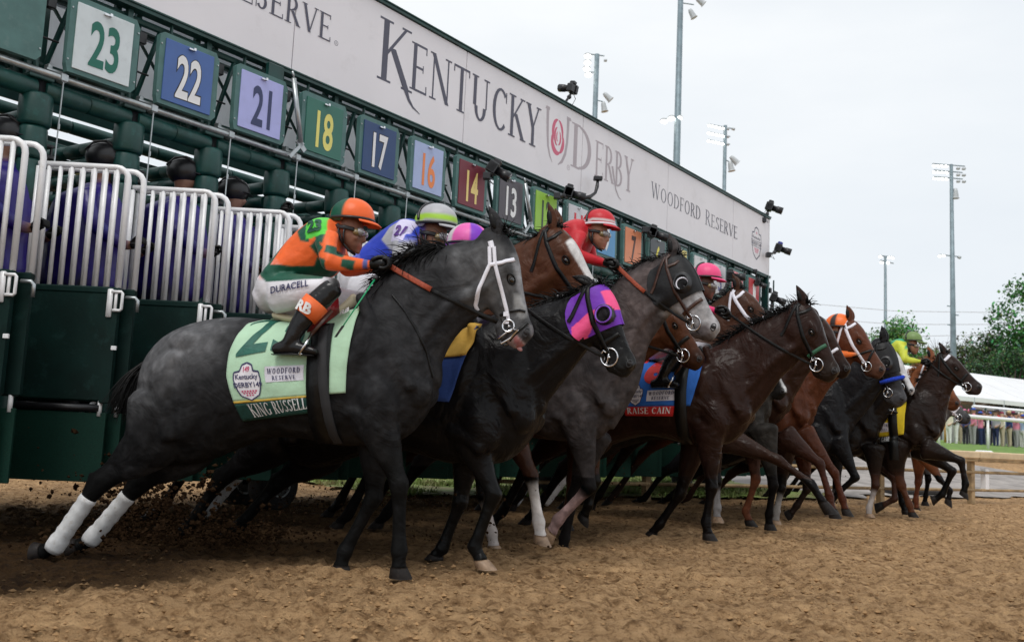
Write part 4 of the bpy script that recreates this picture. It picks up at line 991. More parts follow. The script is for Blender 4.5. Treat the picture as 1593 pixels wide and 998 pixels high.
# --- 23: the near grey
dflt_hA = [t1(235, 690), t1(150, 752), t1(88, 848), t1(56, 868)]
dflt_hB = [t1(290, 700), t1(215, 754), t1(142, 838), t1(112, 860)]
def pt1(F, hp, T):
    f = lambda L_: [F(*p) for p in L_]
    return [(f([(203, 640), (205, 560), (260, 508), (330, 488), (372, 484), (362, 560), (300, 600), (240, 650)]), (.115, .115, .12), .10, 0),
            (f([(700, 395), (768, 378), (800, 392), (822, 440), (834, 520), (800, 520), (770, 500), (730, 480)]), (.085, .085, .088), .03, 0),
            (f([(805, 395), (818, 430), (826, 480), (815, 485), (806, 440), (797, 400)]), (.26, .26, .27), .012, 0),
            (f([(800, 458), (812, 460), (822, 492), (812, 500), (802, 482)]), (.25, .25, .25), .008, 0),
            (f([(790, 530), (803, 520), (818, 535), (822, 552), (806, 553), (793, 545)]), (.42, .33, .34), .005, 0),
            (f([(799, 527), (806, 524), (818, 541), (816, 550), (806, 546)]), (.42, .17, .17), .003, 0),
            (f([(824, 505), (833, 508), (838, 535), (832, 548), (828, 530)]), (.24, .23, .24), .005, 0),
            (f([(560, 470), (600, 500), (640, 640), (560, 680), (530, 560)]), (.022, .022, .024), .06, 0)]
H1 = build_horse('h1', 'dark dapple grey horse nearest the camera, white bridle, mint saddle towel', GH, F1, (575, 462), (682, 578), (.028, .028, .030),
    [(560, 468, 668, 622, .18), (592, 430, 685, 572, .155), (636, 401, 702, 535, .135), (684, 384, 724, 508, .12), (728, 374, 752, 486, .105), (764, 370, 786, 450, .085)],
    ((792, 362), (836, 528)),
    [dict(t='f', s=-1, p=[(592, 672), (621, 752), (621, 856), (620, 899)]), dict(t='f', s=1, p=[(586, 700), (582, 772), (536, 858), (527, 893)]),
     dict(t='h', s=-1, p=[(236, 690), (152, 752), (86, 848), (50, 864)], band=True, flat=False), dict(t='h', s=1, p=[(290, 700), (216, 752), (144, 836), (108, 858)], band=True, flat=False)],
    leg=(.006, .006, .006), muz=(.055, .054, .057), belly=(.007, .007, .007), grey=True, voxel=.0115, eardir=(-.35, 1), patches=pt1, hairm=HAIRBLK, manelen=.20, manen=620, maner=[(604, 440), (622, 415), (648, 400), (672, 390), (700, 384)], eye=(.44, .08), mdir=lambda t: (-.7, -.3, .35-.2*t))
# --- 22: black with hood
F2 = Fr(722, 878, 20)
H2 = build_horse('h2', 'black horse with purple and pink hood and blinkers, second from the camera', GH, F2, (752, 496), (846, 618), (.008, .0075, .008),
    [(735, 520, 825, 660, .17), (775, 498, 858, 618, .15), (818, 480, 878, 592, .13), (858, 468, 896, 568, .115), (888, 458, 914, 545, .10), (912, 448, 930, 520, .085)],
    ((940, 440), (996, 572)),
    [dict(t='f', s=-1, p=[(735, 690), (768, 768), (738, 850), (755, 885)], sock=None, pale=True), dict(t='f', s=1, p=[(728, 700), (716, 780), (688, 852), (672, 870)]),
     dict(t='h', s=-1, p=dflt_hA, loc=1), dict(t='h', s=1, p=dflt_hB, loc=1)],
    leg=(.005, .005, .005), muz=(.012, .012, .012), voxel=.0125, eardir=(-1, .45), manelen=.14, tail=False)
# --- 21: bay with blaze
F3 = Fr(800, 858, 22)
def pt3(F, hp, T):
    return [([tuple(hp(a, b)) for a, b in ((.17, -.06), (.22, .04), (.5, .055), (.95, .06), (.95, -.06))], (.55, .53, .52), .006, 0),
            ([tuple(hp(a, b)) for a, b in ((.8, .06), (1.1, .0), (1.1, .4), (.8, .4))], (.03, .02, .018), .03, 0)]
H3 = build_horse('h3', 'bay horse with a narrow white blaze behind the hooded black horse', GH, F3, (692, 456), (788, 575), (.075, .028, .014),
    [(682, 470, 770, 610, .16), (730, 425, 800, 560, .15), (770, 398, 815, 520, .135), (805, 378, 835, 490, .12), (838, 366, 858, 468, .105), (862, 356, 885, 440, .085)],
    ((874, 350), (954, 476)),
    [dict(t='f', s=-1, p=[(795, 672), (826, 738), (838, 812), (842, 846)], sock=(.64, .60, .57), pale=True, flat=False, g=(.02, .014, .012)), dict(t='f', s=1, p=[(745, 680), (752, 770), (765, 828), (770, 862)], sock=(.45, .40, .38), pale=True),
     dict(t='h', s=-1, p=dflt_hA, loc=1), dict(t='h', s=1, p=dflt_hB, loc=1, band=True)],
    leg=(.006, .005, .005), muz=(.05, .025, .018), voxel=.013, eardir=(-.15, 1), patches=pt3, tail=False, manelen=.12)
# --- dark grey in blinkers
F4 = Fr(880, 852, 24)
def pt4(F, hp, T):
    return [([tuple(hp(a, b)) for a, b in ((.42, -.05), (.5, .5), (.62, .4), (1.1, .4), (1.1, -.1))], (.36, .35, .355), .03, 0),
            ([tuple(hp(a, b)) for a, b in ((.82, .20), (.86, .10), (1.1, .15), (1.1, .4), (.85, .4))], (.10, .085, .085), .02, 0),
            ([F(*p) for p in ((965, 440), (1020, 410), (1030, 470), (1000, 560), (985, 540))], (.10, .078, .075), .05, 0)]
H4 = build_horse('h4', 'dark grey horse with pale nose wearing black eye blinkers, head raised highest', GH, F4, (902, 516), (972, 610), (.060, .052, .052),
    [(890, 530, 955, 668, .16), (918, 492, 988, 612, .145), (944, 455, 1000, 575, .13), (972, 425, 1008, 540, .12), (1004, 406, 1028, 508, .105), (1034, 398, 1050, 480, .085)],
    ((1060, 394), (1127, 514)),
    [dict(t='f', s=-1, g=(.03, .026, .026), p=[(905, 680), (917, 757), (868, 808), (852, 838)], sock=(.30, .20, .19), flat=False), dict(t='f', s=1, g=(.02, .018, .018), p=[(915, 700), (893, 770), (878, 838), (875, 858)]),
     dict(t='h', s=-1, p=dflt_hA, loc=1), dict(t='h', s=1, p=dflt_hB, loc=1)],
    leg=(.007, .006, .006), muz=(.13, .12, .12), grey=True, voxel=.013, eardir=(-.15, 1), patches=pt4, tail=False, manelen=.13)
# --- bay, muzzle under the grey's head
F5 = Fr(925, 838, 25)
H5 = build_horse('h5', 'bay horse with lowered head just under the pale muzzle of the blinkered grey', GH, F5, (872, 520), (936, 612), (.075, .028, .014),
    [(865, 530, 920, 650, .14), (905, 512, 955, 610, .125), (948, 492, 988, 580, .11), (988, 478, 1012, 556, .10), (1018, 470, 1036, 542, .085)],
    ((1046, 464), (1102, 562)),
    [dict(t='f', s=-1, p=[(915, 690), (925, 748), (915, 785), (905, 810)], flat=False), dict(t='f', s=1, p=[(900, 690), (890, 745), (882, 795), (880, 824)], c=(.06, .02, .01)),
     dict(t='h', s=-1, p=dflt_hA, loc=1), dict(t='h', s=1, p=dflt_hB, loc=1)],
    leg=(.006, .005, .004), voxel=.017, tail=False, mane=False)
# --- dark bay, red trimmed blue towel
F6 = Fr(1055, 838, 26)
H6 = build_horse('h6', 'dark bay horse with blue and red saddle towel, middle of the pack', GH, F6, (1106, 540), (1176, 622), (.024, .011, .008),
    [(1098, 552, 1150, 672, .15), (1122, 532, 1178, 640, .14), (1150, 515, 1200, 610, .125), (1180, 500, 1218, 585, .115), (1212, 486, 1236, 570, .10), (1240, 476, 1256, 545, .08)],
    ((1261, 470), (1312, 582)),
    [dict(t='f', s=-1, p=[(1104, 690), (1107, 758), (1098, 812), (1103, 840)]), dict(t='f', s=1, p=[(1078, 700), (1058, 768), (1026, 815), (1008, 836)]),
     dict(t='h', s=-1, p=dflt_hA, loc=1), dict(t='h', s=1, p=dflt_hB, loc=1)],
    leg=(.004, .003, .003), muz=(.02, .013, .01), neckc=(.024, .011, .008), voxel=.014, eardir=(-.3, 1), tail=False, manelen=.15, manen=420, mdir=lambda t: (-.6, -.2, .5))
# --- bay in white bridle behind it
F7 = Fr(1110, 822, 28)
H7 = build_horse('h7', 'bay horse with white bridle, seen only above the neck of the middle dark bay', GH, F7, (1068, 512), (1130, 590), (.055, .023, .013),
    [(1060, 520, 1105, 625, .14), (1085, 492, 1135, 585, .13), (1110, 470, 1150, 550, .115), (1132, 455, 1165, 525, .10), (1148, 448, 1172, 505, .08)],
    ((1155, 446), (1226, 520)),
    [dict(t='f', s=-1, p=[(1150, 690), (1210, 715), (1262, 752), (1292, 800)], flat=False, g=(.02, .018, .018)), dict(t='f', s=1, p=[(1108, 690), (1115, 750), (1116, 790), (1115, 812)], sock=(.25, .24, .24)),
     dict(t='h', s=-1, p=dflt_hA, loc=1), dict(t='h', s=1, p=dflt_hB, loc=1)],
    leg=(.005, .004, .004), voxel=.018, tail=False, manelen=.12, eardir=(-.25, 1), mdir=lambda t: (-.7, -.2, .6))
# --- dark one with wide blaze, low
F8 = Fr(1190, 824, 28)
def pt8(F, hp, T): return [([tuple(hp(a, b)) for a, b in ((.1, -.06), (.15, .05), (.6, .04), (.95, .05), (.95, -.06))], (.5, .5, .5), .006, 0)]
H8 = build_horse('h8', 'dark grey brown horse with white blaze, head low under the middle dark bay', GH, F8, (1128, 548), (1196, 632), (.028, .025, .022),
    [(1120, 560, 1165, 668, .14), (1142, 545, 1188, 640, .13), (1162, 535, 1200, 615, .115), (1178, 528, 1205, 600, .10), (1184, 524, 1204, 585, .08)],
    ((1186, 526), (1229, 612)),
    [dict(t='f', s=-1, p=[(1192, 690), (1203, 755), (1196, 800), (1197, 824)]), dict(t='f', s=1, p=[(1168, 690), (1176, 745), (1160, 795), (1168, 818)], c=(.10, .035, .018), g=(.06, .022, .014)),
     dict(t='h', s=-1, p=dflt_hA, loc=1, band=True), dict(t='h', s=1, p=dflt_hB, loc=1, band=True)],
    leg=(.005, .004, .004), grey=True, voxel=.018, tail=False, mane=False, patches=pt8)
# --- dark bay with white noseband
F9 = Fr(1215, 818, 29)
H9 = build_horse('h9', 'dark bay horse with white noseband, half hidden behind the middle dark bay head', GH, F9, (1175, 540), (1232, 612), (.028, .013, .009),
    [(1168, 552, 1208, 650, .14), (1195, 530, 1238, 615, .125), (1222, 512, 1255, 585, .11), (1248, 500, 1272, 565, .10), (1268, 492, 1284, 550, .08)],
    ((1279, 489), (1329, 577)),
    [dict(t='f', s=-1, p=[(1235, 690), (1275, 720), (1290, 770), (1298, 806)], c=(.05, .016, .009), g=(.03, .012, .008)), dict(t='f', s=1, p=[(1222, 700), (1215, 760), (1208, 795), (1206, 818)], sock=(.25, .24, .23)),
     dict(t='h', s=-1, p=dflt_hA, loc=1), dict(t='h', s=1, p=dflt_hB, loc=1)],
    leg=(.005, .004, .004), voxel=.018, tail=False, mane=False)
# --- chestnut bay with white bridle
F10 = Fr(1260, 812, 30)
H10 = build_horse('h10', 'bright bay horse with white bridle and crossed noseband, mouth open', GH, F10, (1212, 556), (1268, 632), (.09, .030, .015),
    [(1205, 566, 1248, 668, .14), (1232, 545, 1272, 634, .13), (1258, 526, 1292, 602, .115), (1284, 512, 1312, 582, .105), (1304, 504, 1326, 565, .085)],
    ((1330, 495), (1383, 577)),
    [dict(t='f', s=-1, p=[(1262, 690), (1298, 735), (1310, 775), (1318, 802)], flat=False, c=(.06, .018, .009), g=(.085, .026, .012)), dict(t='f', s=1, g=(.085, .026, .012), p=[(1248, 700), (1256, 760), (1240, 785), (1225, 805)], flat=False),
     dict(t='h', s=-1, p=dflt_hA, loc=1), dict(t='h', s=1, p=dflt_hB, loc=1)],
    leg=(.02, .012, .010), muz=(.08, .035, .022), voxel=.016, tail=False, mane=False, eardir=(-.12, 1))
# --- black with blue noseband
F11 = Fr(1330, 806, 31)
H11 = build_horse('h11', 'near black horse in black blinkers with blue sheepskin noseband', GH, F11, (1262, 590), (1326, 655), (.010, .0098, .011),
    [(1255, 600, 1300, 695, .14), (1285, 582, 1332, 660, .13), (1315, 566, 1355, 632, .115), (1340, 552, 1368, 612, .10), (1360, 540, 1382, 590, .08)],
    ((1383, 530), (1415, 626)),
    [dict(t='f', s=-1, p=[(1310, 700), (1331, 742), (1305, 765), (1285, 790)], flat=False), dict(t='f', s=1, p=[(1300, 705), (1302, 755), (1290, 790), (1288, 806)], sock=(.3, .28, .27)),
     dict(t='h', s=-1, p=dflt_hA, loc=1), dict(t='h', s=1, p=dflt_hB, loc=1)],
    leg=(.006, .006, .006), muz=(.06, .06, .065), grey=False, voxel=.017, tail=False, mane=True, manelen=.08, manen=60, eardir=(0, 1))
# --- dark with white face
F12 = Fr(1365, 804, 31)
def pt12(F, hp, T): return [([tuple(hp(a, b)) for a, b in ((-.05, -.1), (.0, .12), (.6, .10), (1.05, .12), (1.1, -.1))], (.55, .55, .56), .01, 0)]
H12 = build_horse('h12', 'dark brown horse with broad white face behind the blue noseband', GH, F12, (1310, 596), (1370, 655), (.012, .009, .008),
    [(1300, 606, 1345, 695, .14), (1330, 590, 1374, 662, .13), (1355, 574, 1390, 634, .115), (1374, 560, 1400, 612, .10), (1384, 550, 1404, 596, .08)],
    ((1392, 542), (1427, 610)),
    [dict(t='f', s=-1, p=[(1360, 712), (1362, 755), (1352, 790), (1352, 804)], sock=(.40, .36, .34)), dict(t='f', s=1, p=[(1350, 705), (1390, 740), (1392, 775), (1362, 792)], flat=False),
     dict(t='h', s=-1, p=dflt_hA, loc=1), dict(t='h', s=1, p=dflt_hB, loc=1)],
    leg=(.04, .018, .012), voxel=.018, tail=False, mane=False, patches=pt12)
# --- leader
F13 = Fr(1418, 806, 30)
H13 = build_horse('h13', 'very dark bay horse leading at far right, front legs folded, yellow towel', GH, F13, (1424, 604), (1467, 660), (.016, .010, .008),
    [(1418, 612, 1455, 690, .145), (1428, 592, 1470, 664, .13), (1440, 575, 1474, 638, .115), (1452, 562, 1480, 612, .10), (1464, 552, 1488, 598, .08)],
    ((1474, 546), (1533, 602)),
    [dict(t='f', s=-1, p=[(1455, 702), (1495, 716), (1502, 752), (1498, 772)], flat=False), dict(t='f', s=1, p=[(1442, 706), (1482, 732), (1466, 768), (1450, 780)], flat=False),
     dict(t='h', s=-1, p=[(1388, 716), (1402, 755), (1415, 785), (1420, 804)], c=(.08, .03, .015)), dict(t='h', s=1, p=[(1372, 716), (1396, 750), (1404, 782), (1410, 800)])],
    leg=(.004, .004, .004), muz=(.03, .02, .018), neckc=(.022, .011, .008), voxel=.015, tail=False, manelen=.11, eardir=(-.35, 1), manen=120)
F14 = Fr(1440, 794, 31)
H14 = build_horse('h14', 'chestnut horse with flying orange mane hidden behind the leader', GH, F14, (1405, 610), (1450, 660), (.20, .07, .03),
    [(1400, 615, 1432, 690, .13), (1412, 592, 1448, 664, .12), (1422, 575, 1456, 640, .11), (1434, 562, 1462, 620, .10), (1448, 556, 1470, 606, .08)],
    ((1456, 556), (1499, 630)),
    [dict(t='f', s=-1, p=[(1444, 716), (1462, 745), (1478, 762), (1474, 785)], flat=False), dict(t='f', s=1, p=[(1430, 716), (1428, 750), (1425, 775), (1427, 800)], c=(.1, .03, .015)),
     dict(t='h', s=-1, p=dflt_hA, loc=1), dict(t='h', s=1, p=dflt_hB, loc=1)],
    leg=(.005, .004, .004), voxel=.02, tail=False, mane=True, manelen=.16, manen=200, hairm=HAIRCH, eardir=(-.2, 1), mdir=lambda t: (-.8, -.1, .6))
F15 = Fr(1470, 790, 31)
H15 = build_horse('h15', 'grey horse muzzle farthest right in the pack, behind the leader', GH, F15, (1418, 625), (1458, 675), (.12, .12, .125),
    [(1412, 630, 1440, 700, .12), (1426, 618, 1458, 680, .11), (1442, 612, 1470, 660, .10), (1456, 608, 1480, 646, .08)],
    ((1468, 604), (1514, 650)),
    [dict(t='f', s=-1, p=[(1440, 716), (1444, 745), (1440, 770), (1438, 786)]), dict(t='f', s=1, p=[(1432, 716), (1430, 750), (1425, 770), (1420, 788)]),
     dict(t='h', s=-1, p=dflt_hA, loc=1), dict(t='h', s=1, p=dflt_hB, loc=1)],
    leg=(.005, .004, .004), grey=True, voxel=.02, tail=False, mane=False)
# ================================================================== tack
def LP(h, px, py, y=-.28):
    return h['F'](px, py, y)
def cloth(h, Lpts, Rpts, u0, u1, v0, v1, off, m, name, nu=26, nv=26, sides=(-1, 1), wr=.006, y=-.28, par=None, seed=0.):
    """cloth between a left and a right edge (photo points), lying on the flank"""
    A = [Vector(LP(h, *p, y)) for p in Lpts]; B_ = [Vector(LP(h, *p, y)) for p in Rpts]
    def at(P, t):
        t = t*(len(P)-1); i = min(int(t), len(P)-2); return P[i].lerp(P[i+1], t-i)
    S = h['S']
    def P3(u, v, o=off, sd_=-1):
        q = at(A, v).lerp(at(B_, v), u); k = 0
        yy = surf(S.bvh, q.x, q.y, sd_, 0, None)
        dz = 0
        while yy is None and dz < .12: dz += .01; yy = surf(S.bvh, q.x, q.y-dz, sd_, 0, None)
        if yy is None: yy = sd_*.2
        if dz > 0: yy *= max(.0, 1-dz/.05)
        w_ = wr*(noise.noise(Vector((q.x*7+seed, q.y*5, 1.3)))+.6*noise.noise(Vector((q.x*19+seed, q.y*11-q.x*8, 4))))
        return Vector((q.x, yy+sd_*(o+max(-.004, w_)+.02*v*v*.4), q.y))
    for sd_ in sides:
        vs = []; fs = []
        for j in range(nv+1):
            for i in range(nu+1): vs.append(P3(u0+(u1-u0)*i/nu, v0+(v1-v0)*j/nv, off, sd_))
        for j in range(nv):
            for i in range(nu): a = j*(nu+1)+i; fs.append((a, a+1, a+nu+2, a+nu+1) if sd_ > 0 else (a+nu+1, a+nu+2, a+1, a))
        o = mobj(name, vs, fs, m, par or h['root'], True)
        md = o.modifiers.new('thick', 'SOLIDIFY'); md.thickness = .006; md.offset = -1
    return P3
def decal(P3, quad, V, F, w, m, name, par, off, hgt=1., sub=True):
    """flat lettering mapped into a uv quad ((u,v) TL,TR,BR,BL) of a cloth"""
    tl, tr, br, bl = [Vector(q) for q in quad]
    bm = bmesh.new(); vv = [bm.verts.new((v[0]/w, v[1]/hgt, (v[2] if len(v) > 2 else 0))) for v in V]
    for f in F:
        try: bm.faces.new([vv[i] for i in f])
        except ValueError: pass
    if sub:
        bmesh.ops.triangulate(bm, faces=bm.faces)
        for _ in range(2):
            ed = [e for e in bm.edges if (e.verts[0].co.xy-e.verts[1].co.xy).length > .12]
            if ed: bmesh.ops.subdivide_edges(bm, edges=ed, cuts=1)
        bmesh.ops.triangulate(bm, faces=bm.faces)
    bm.verts.index_update(); vs = []
    for v in bm.verts:
        a, b = v.co.x, 1-v.co.y; q = (tl.lerp(tr, a)).lerp(bl.lerp(br, a), b); vs.append(P3(q.x, q.y, off+v.co.z*.00012))
    fs = [tuple(v.index for v in f.verts) for f in bm.faces]; bm.free()
    return mobj(name, vs, fs, m, par, False)
def rectmesh(n=8): return [(i/n, j/n) for j in range(n+1) for i in range(n+1)], [(j*(n+1)+i, j*(n+1)+i+1, (j+1)*(n+1)+i+1, (j+1)*(n+1)+i) for j in range(n) for i in range(n)]
def girth(h, px0, py0, px1, py1, w, m=M_LEATHER):
    a = LP(h, px0, py0); b = LP(h, px1, py1); strap(h['S'].bvh, [a, b], w, m, h['root'], 'girth', .008, lift=.020)
def badge(P3, c, m1, m2, par, off=.014):
    """small event badge: c = (u0,u1,v0,v1)"""
    u0, u1, v0, v1 = c; f = lambda x, y: (x, y)
    V, F = rectmesh(6)
    out = [(.5, 0), (.2, .16), (.12, .34), (.06, .62), (.10, .80), (.28, .82), (.34, .95), (.5, 1), (.66, .95), (.72, .82), (.90, .80), (.94, .62), (.88, .34), (.8, .16)]
    Q = ((u0, v0), (u1, v0), (u1, v1), (u0, v1))
    decal(P3, Q, out, [tuple(range(len(out)))], 1, mat('badge white', (.72, .70, .74), .6), 'badge', par, off)
    B = MB(); shield(B, lambda x, y: (x, y, 1)); decal(P3, Q, [tuple(v) for v in B.v], B.f, 1, m1, 'badge_print', par, off+.0012)
    for t, x0, x1, y0, y1, mm in (('Kentucky', .14, .86, .58, .76, m1), ('DERBY149', .03, .97, .40, .54, m1), ('149', .40, .6, .80, .92, m2)):
        V, F, w = sans(t, .02); decal(P3, Q, [(x0+(x1-x0)*a/w, y0+(y1-y0)*b, 6) for a, b in V], F, 1, mm, 'badge_print', par, off+.0015)
    B = MB()
    for j, (n_, y) in enumerate(((6, .30), (5, .24), (3, .17))):
        for i in range(n_): x = .5+(i-(n_-1)/2)*.09; B.add([(x-.03, y-.02, 8), (x+.03, y-.02, 8), (x+.03, y+.02, 8), (x-.03, y+.02, 8)], [(0, 1, 2, 3)])
    decal(P3, Q, [tuple(v) for v in B.v], B.f, 1, m2, 'badge_print', par, off+.0015)
def label2(P3, c, par, off=.014, ink=None):
    u0, u1, v0, v1 = c; sk = .0; ink = ink or mat('navy print', (.03, .03, .10), .6)
    Q = ((u0, v0), (u1, v0), (u1, v1), (u0, v1)); V, F = rectmesh(6)
    decal(P3, Q, V, F, 1, mat('patch white', (.70, .69, .76), .7), 'sponsor_patch', par, off, sub=False)
    for t, x0, x1, y0, y1 in (('WOODFORD', .06, .94, .56, .88), ('RESERVE', .18, .82, .12, .42)):
        V, F, w = serif(t, 1.5, .16); decal(P3, Q, [(x0+(x1-x0)*a/w, y0+(y1-y0)*b, l) for a, b, l in V], F, 1, ink, 'sponsor_patch_print', par, off+.0015)
def shell(h, a0, a1, m, name, off=.008, colf=None, na=16, nb=26, v0=0., v1=1.):
    hp, S = h['hp'], h['S']; HA = [q[0] for q in HS]
    def fb(a):
        return [float(np.interp(a, HA, [q[i] for q in HS])) for i in (1, 2, 3)]
    vs = []; fs = []; cols = []
    n2 = nb//2
    for i in range(na+1):
        a = a0+(a1-a0)*i/na; f, b, w = fb(a); row = []
        for j in range(nb):
            sd_ = -1 if j < n2 else 1; v = (j+.5)/n2 if j < n2 else (nb-j-.5)/n2
            vv = v0+(v1-v0)*(1-math.cos(math.pi*v))/2; q = hp(a+(.05*(1-vv) if i == na else 0)*0, f-.004+(b+.008-f)*vv); y = surf(S.bvh, q.x, q.y, sd_, 0, None)
            if y is None: y = sd_*.012
            q = hp(a, f-.022+(b+.044-f)*vv)
            vs.append((q.x, y+sd_*off, q.y)); cols.append(colf(a, f-.02+(b+.04-f)*vv) if colf else (1, 1, 1))
    for i in range(na):
        for j in range(nb): fs.append((i*nb+j, i*nb+(j+1) % nb, (i+1)*nb+(j+1) % nb, (i+1)*nb+j))
    o = mobj(name, vs, fs, m, h['root'], True, cols); return o
def cup(h, a=.37, b=.13, r=.085, m=None, rim=None, white=None):
    hp, S, L = h['hp'], h['S'], h['L']
    for sd_ in (-1, 1):
        c = hp(a, b); y = surf(S.bvh, c.x, c.y, sd_, .006, sd_*.15*L); ang = math.atan2(h['u'].y, h['u'].x)
        B = MB(); vs = []; fs = []; n = 20
        for k, (rr, oo) in enumerate(((1.25, .0), (1.08, .012), (1.0, .03), (.9, .034), (.84, .022), (.8, .004))):
            for i in range(n):
                t = 2*math.pi*i/n; ra = r*rr*L*(1.0); back = .5-.5*math.cos(t)  # deeper behind the eye
                q = hp(a+r*rr*math.cos(t)*-1, b+r*rr*.95*math.sin(t)); vs.append((q.x, y+sd_*oo*(.25+1.1*back)*1.2, q.y))
        for k in range(5):
            for i in range(n): fs.append((k*n+i, k*n+(i+1) % n, (k+1)*n+(i+1) % n, (k+1)*n+i))
        mobj('blinker_cup', vs, fs, m, h['root'], True)
        if rim: B = MB(); B.path([Vector(v) for v in vs[2*n:3*n]]+[Vector(vs[2*n])], .006, 6); B.build('cup_rim', rim, h['root'], True)
        if white:
            q0 = hp(a+.02, b-.0); B = MB(); B.torus((q0.x, y+sd_*.008, q0.y), r*.72*L, .006, (0, 1, 0), 20, 6); B.build('cup_lining', white, h['root'], True)
def pxs(h, pts, y=-.09): return [F_ for F_ in [h['F'](a, b, y) for a, b in pts]]
WS, BL, BR_ = M_WSTRAP, M_LEATHER, M_BROWNL
h = H1; r = h['root']; bv = h['S'].bvh
strap(bv, pxs(h, [(762, 384), (763, 412), (747, 448), (739, 474), (744, 489)]), .021, WS, r, 'throat_latch')
strap(bv, pxs(h, [(769, 384), (771, 412), (779, 446), (787, 480), (790, 498)]), .021, WS, r, 'cheek_strap')
strap(bv, pxs(h, [(763, 413), (782, 409), (800, 402), (808, 398)]), .022, WS, r, 'browband')
strap(bv, pxs(h, [(763, 375), (766, 386)]), .03, WS, r, 'headpiece')
strap(bv, pxs(h, [(776, 489), (790, 483), (808, 481), (824, 484), (832, 487)]), .014, BL, r, 'noseband')
strap(bv, pxs(h, [(830, 490), (815, 505), (804, 515), (795, 524), (788, 534)]), .014, BL, r, 'noseband')
for sd_ in (-1, 1):
    c = Vector(h['F'](791, 507, -.06)); y = surf(bv, c.x, c.y, sd_, .015, sd_*.05)
    B = MB(); B.torus((c.x, y, c.y), .034, .0055, (.1, 1, 0), 22, 6); B.build('bit_ring', M_CHROME, r, True)
    B = MB(); P = [Vector(h['F'](*p, -.06)) for p in ((797, 512), (786, 518), (774, 527), (780, 534), (794, 526), (806, 513))]; B.path([(p.x, surf(bv, p.x, p.y, sd_, .014, y), p.y) for p in P+[P[0]]], .006, 6)
    B.tube((c.x, y, c.y), (c.x+.02, 0, c.y), .007); B.build('bit_lever', M_CHROME, r, True)
    p = Vector(h['F'](787, 488, -.07)); B = MB(); yy = surf(bv, p.x, p.y, sd_, .008, y); B.box((p.x, yy, p.y), (.03, .006, .025)); B.build('buckle', WS, r); B = MB(); B.box((p.x+.006, yy, p.y-.045), (.026, .006, .02)); B.build('buckle', WS, r)
a = Vector(h['F'](818, 545, -.05)); B = MB(); B.ellip((a.x-.045, surf(bv, a.x-.045, a.y+.02, -1, 0, -.04), a.y+.018), (.026, .007, .013), Matrix.Rotation(.75, 3, 'Y'), 12, 8); B.build('lip', mat('pink lip', (.42, .20, .20), .35, var=.3, scale=40), r, True)
strap(bv, [h['F'](*p, -.2) for p in ((606, 456), (628, 482), (646, 512), (660, 545), (668, 585))], .012, BL, r, 'martingale')
# towel of the near grey
MINT = mat('mint cotton', (.43, .64, .45), .85, var=.06, scale=9, bump=.25, bscale=35, sheen=.2)
DGRN = mat('dark green cotton', (.004, .045, .035), .8, var=.15, scale=12, bump=.2, bscale=60)
GOLD = mat('gold binding', (.55, .36, .05), .6, var=.15, scale=20)
TG = mat('emerald applique', (.004, .10, .07), .6, var=.2, scale=20, bump=.2, bscale=60)
Lp = [(396, 489), (374, 499), (366, 520), (358, 550), (356, 585), (362, 612), (368, 634)]; Rp = [(552, 474), (548, 492), (545, 515), (541, 545), (538, 575), (537, 600), (536, 618)]
te = empty('saddle_towel'); te.parent = r
P3 = cloth(h, Lp, Rp, 0, 1, 0, .93, .012, MINT, 'towel_cloth', 50, 30, par=te, wr=.009)
cloth(h, Lp, Rp, 0, .66, .93, .955, .015, GOLD, 'gold_binding', 40, 2, sides=(-1,), par=te, wr=.009)
cloth(h, Lp, Rp, .0, .66, .955, 1.16, .014, DGRN, 'name_band', 40, 6, sides=(-1,), par=te, wr=.009)
def uvq(L4): return L4
V, F, w = sans('2', .02); decal(P3, ((.02, .03), (.24, .01), (.31, .49), (.07, .53)), [(a, b) for a, b in V], F, w, TG, 'numeral', te, .017)
V, F, w = sans('3', .02); decal(P3, ((.27, .02), (.52, .02), (.62, .50), (.35, .51)), [(a, b) for a, b in V], F, w, TG, 'numeral', te, .0155)
badge(P3, (.04, .30, .575, .93), mat('navy print', (.03, .03, .10), .6), mat('crimson print', (.5, .03, .12), .6), te, .015)
label2(P3, (.325, .65, .61, .75), te, .015)
V, F, w = serif('KING RUSSELL', 1.15, .04); decal(P3, ((.11, .975), (.66, .955), (.66, 1.10), (.13, 1.13)), V, F, w, mat('white thread', (.7, .7, .7), .8), 'name_print', te, .0185)
girth(h, 497, 500, 494, 690, .125)
strap(bv, [h['F'](*p, -.28) for p in ((500, 505), (505, 600), (512, 690))], .05, mat('girth elastic', (.02, .02, .022), .8), r, 'girth_strap', .006, lift=.032)
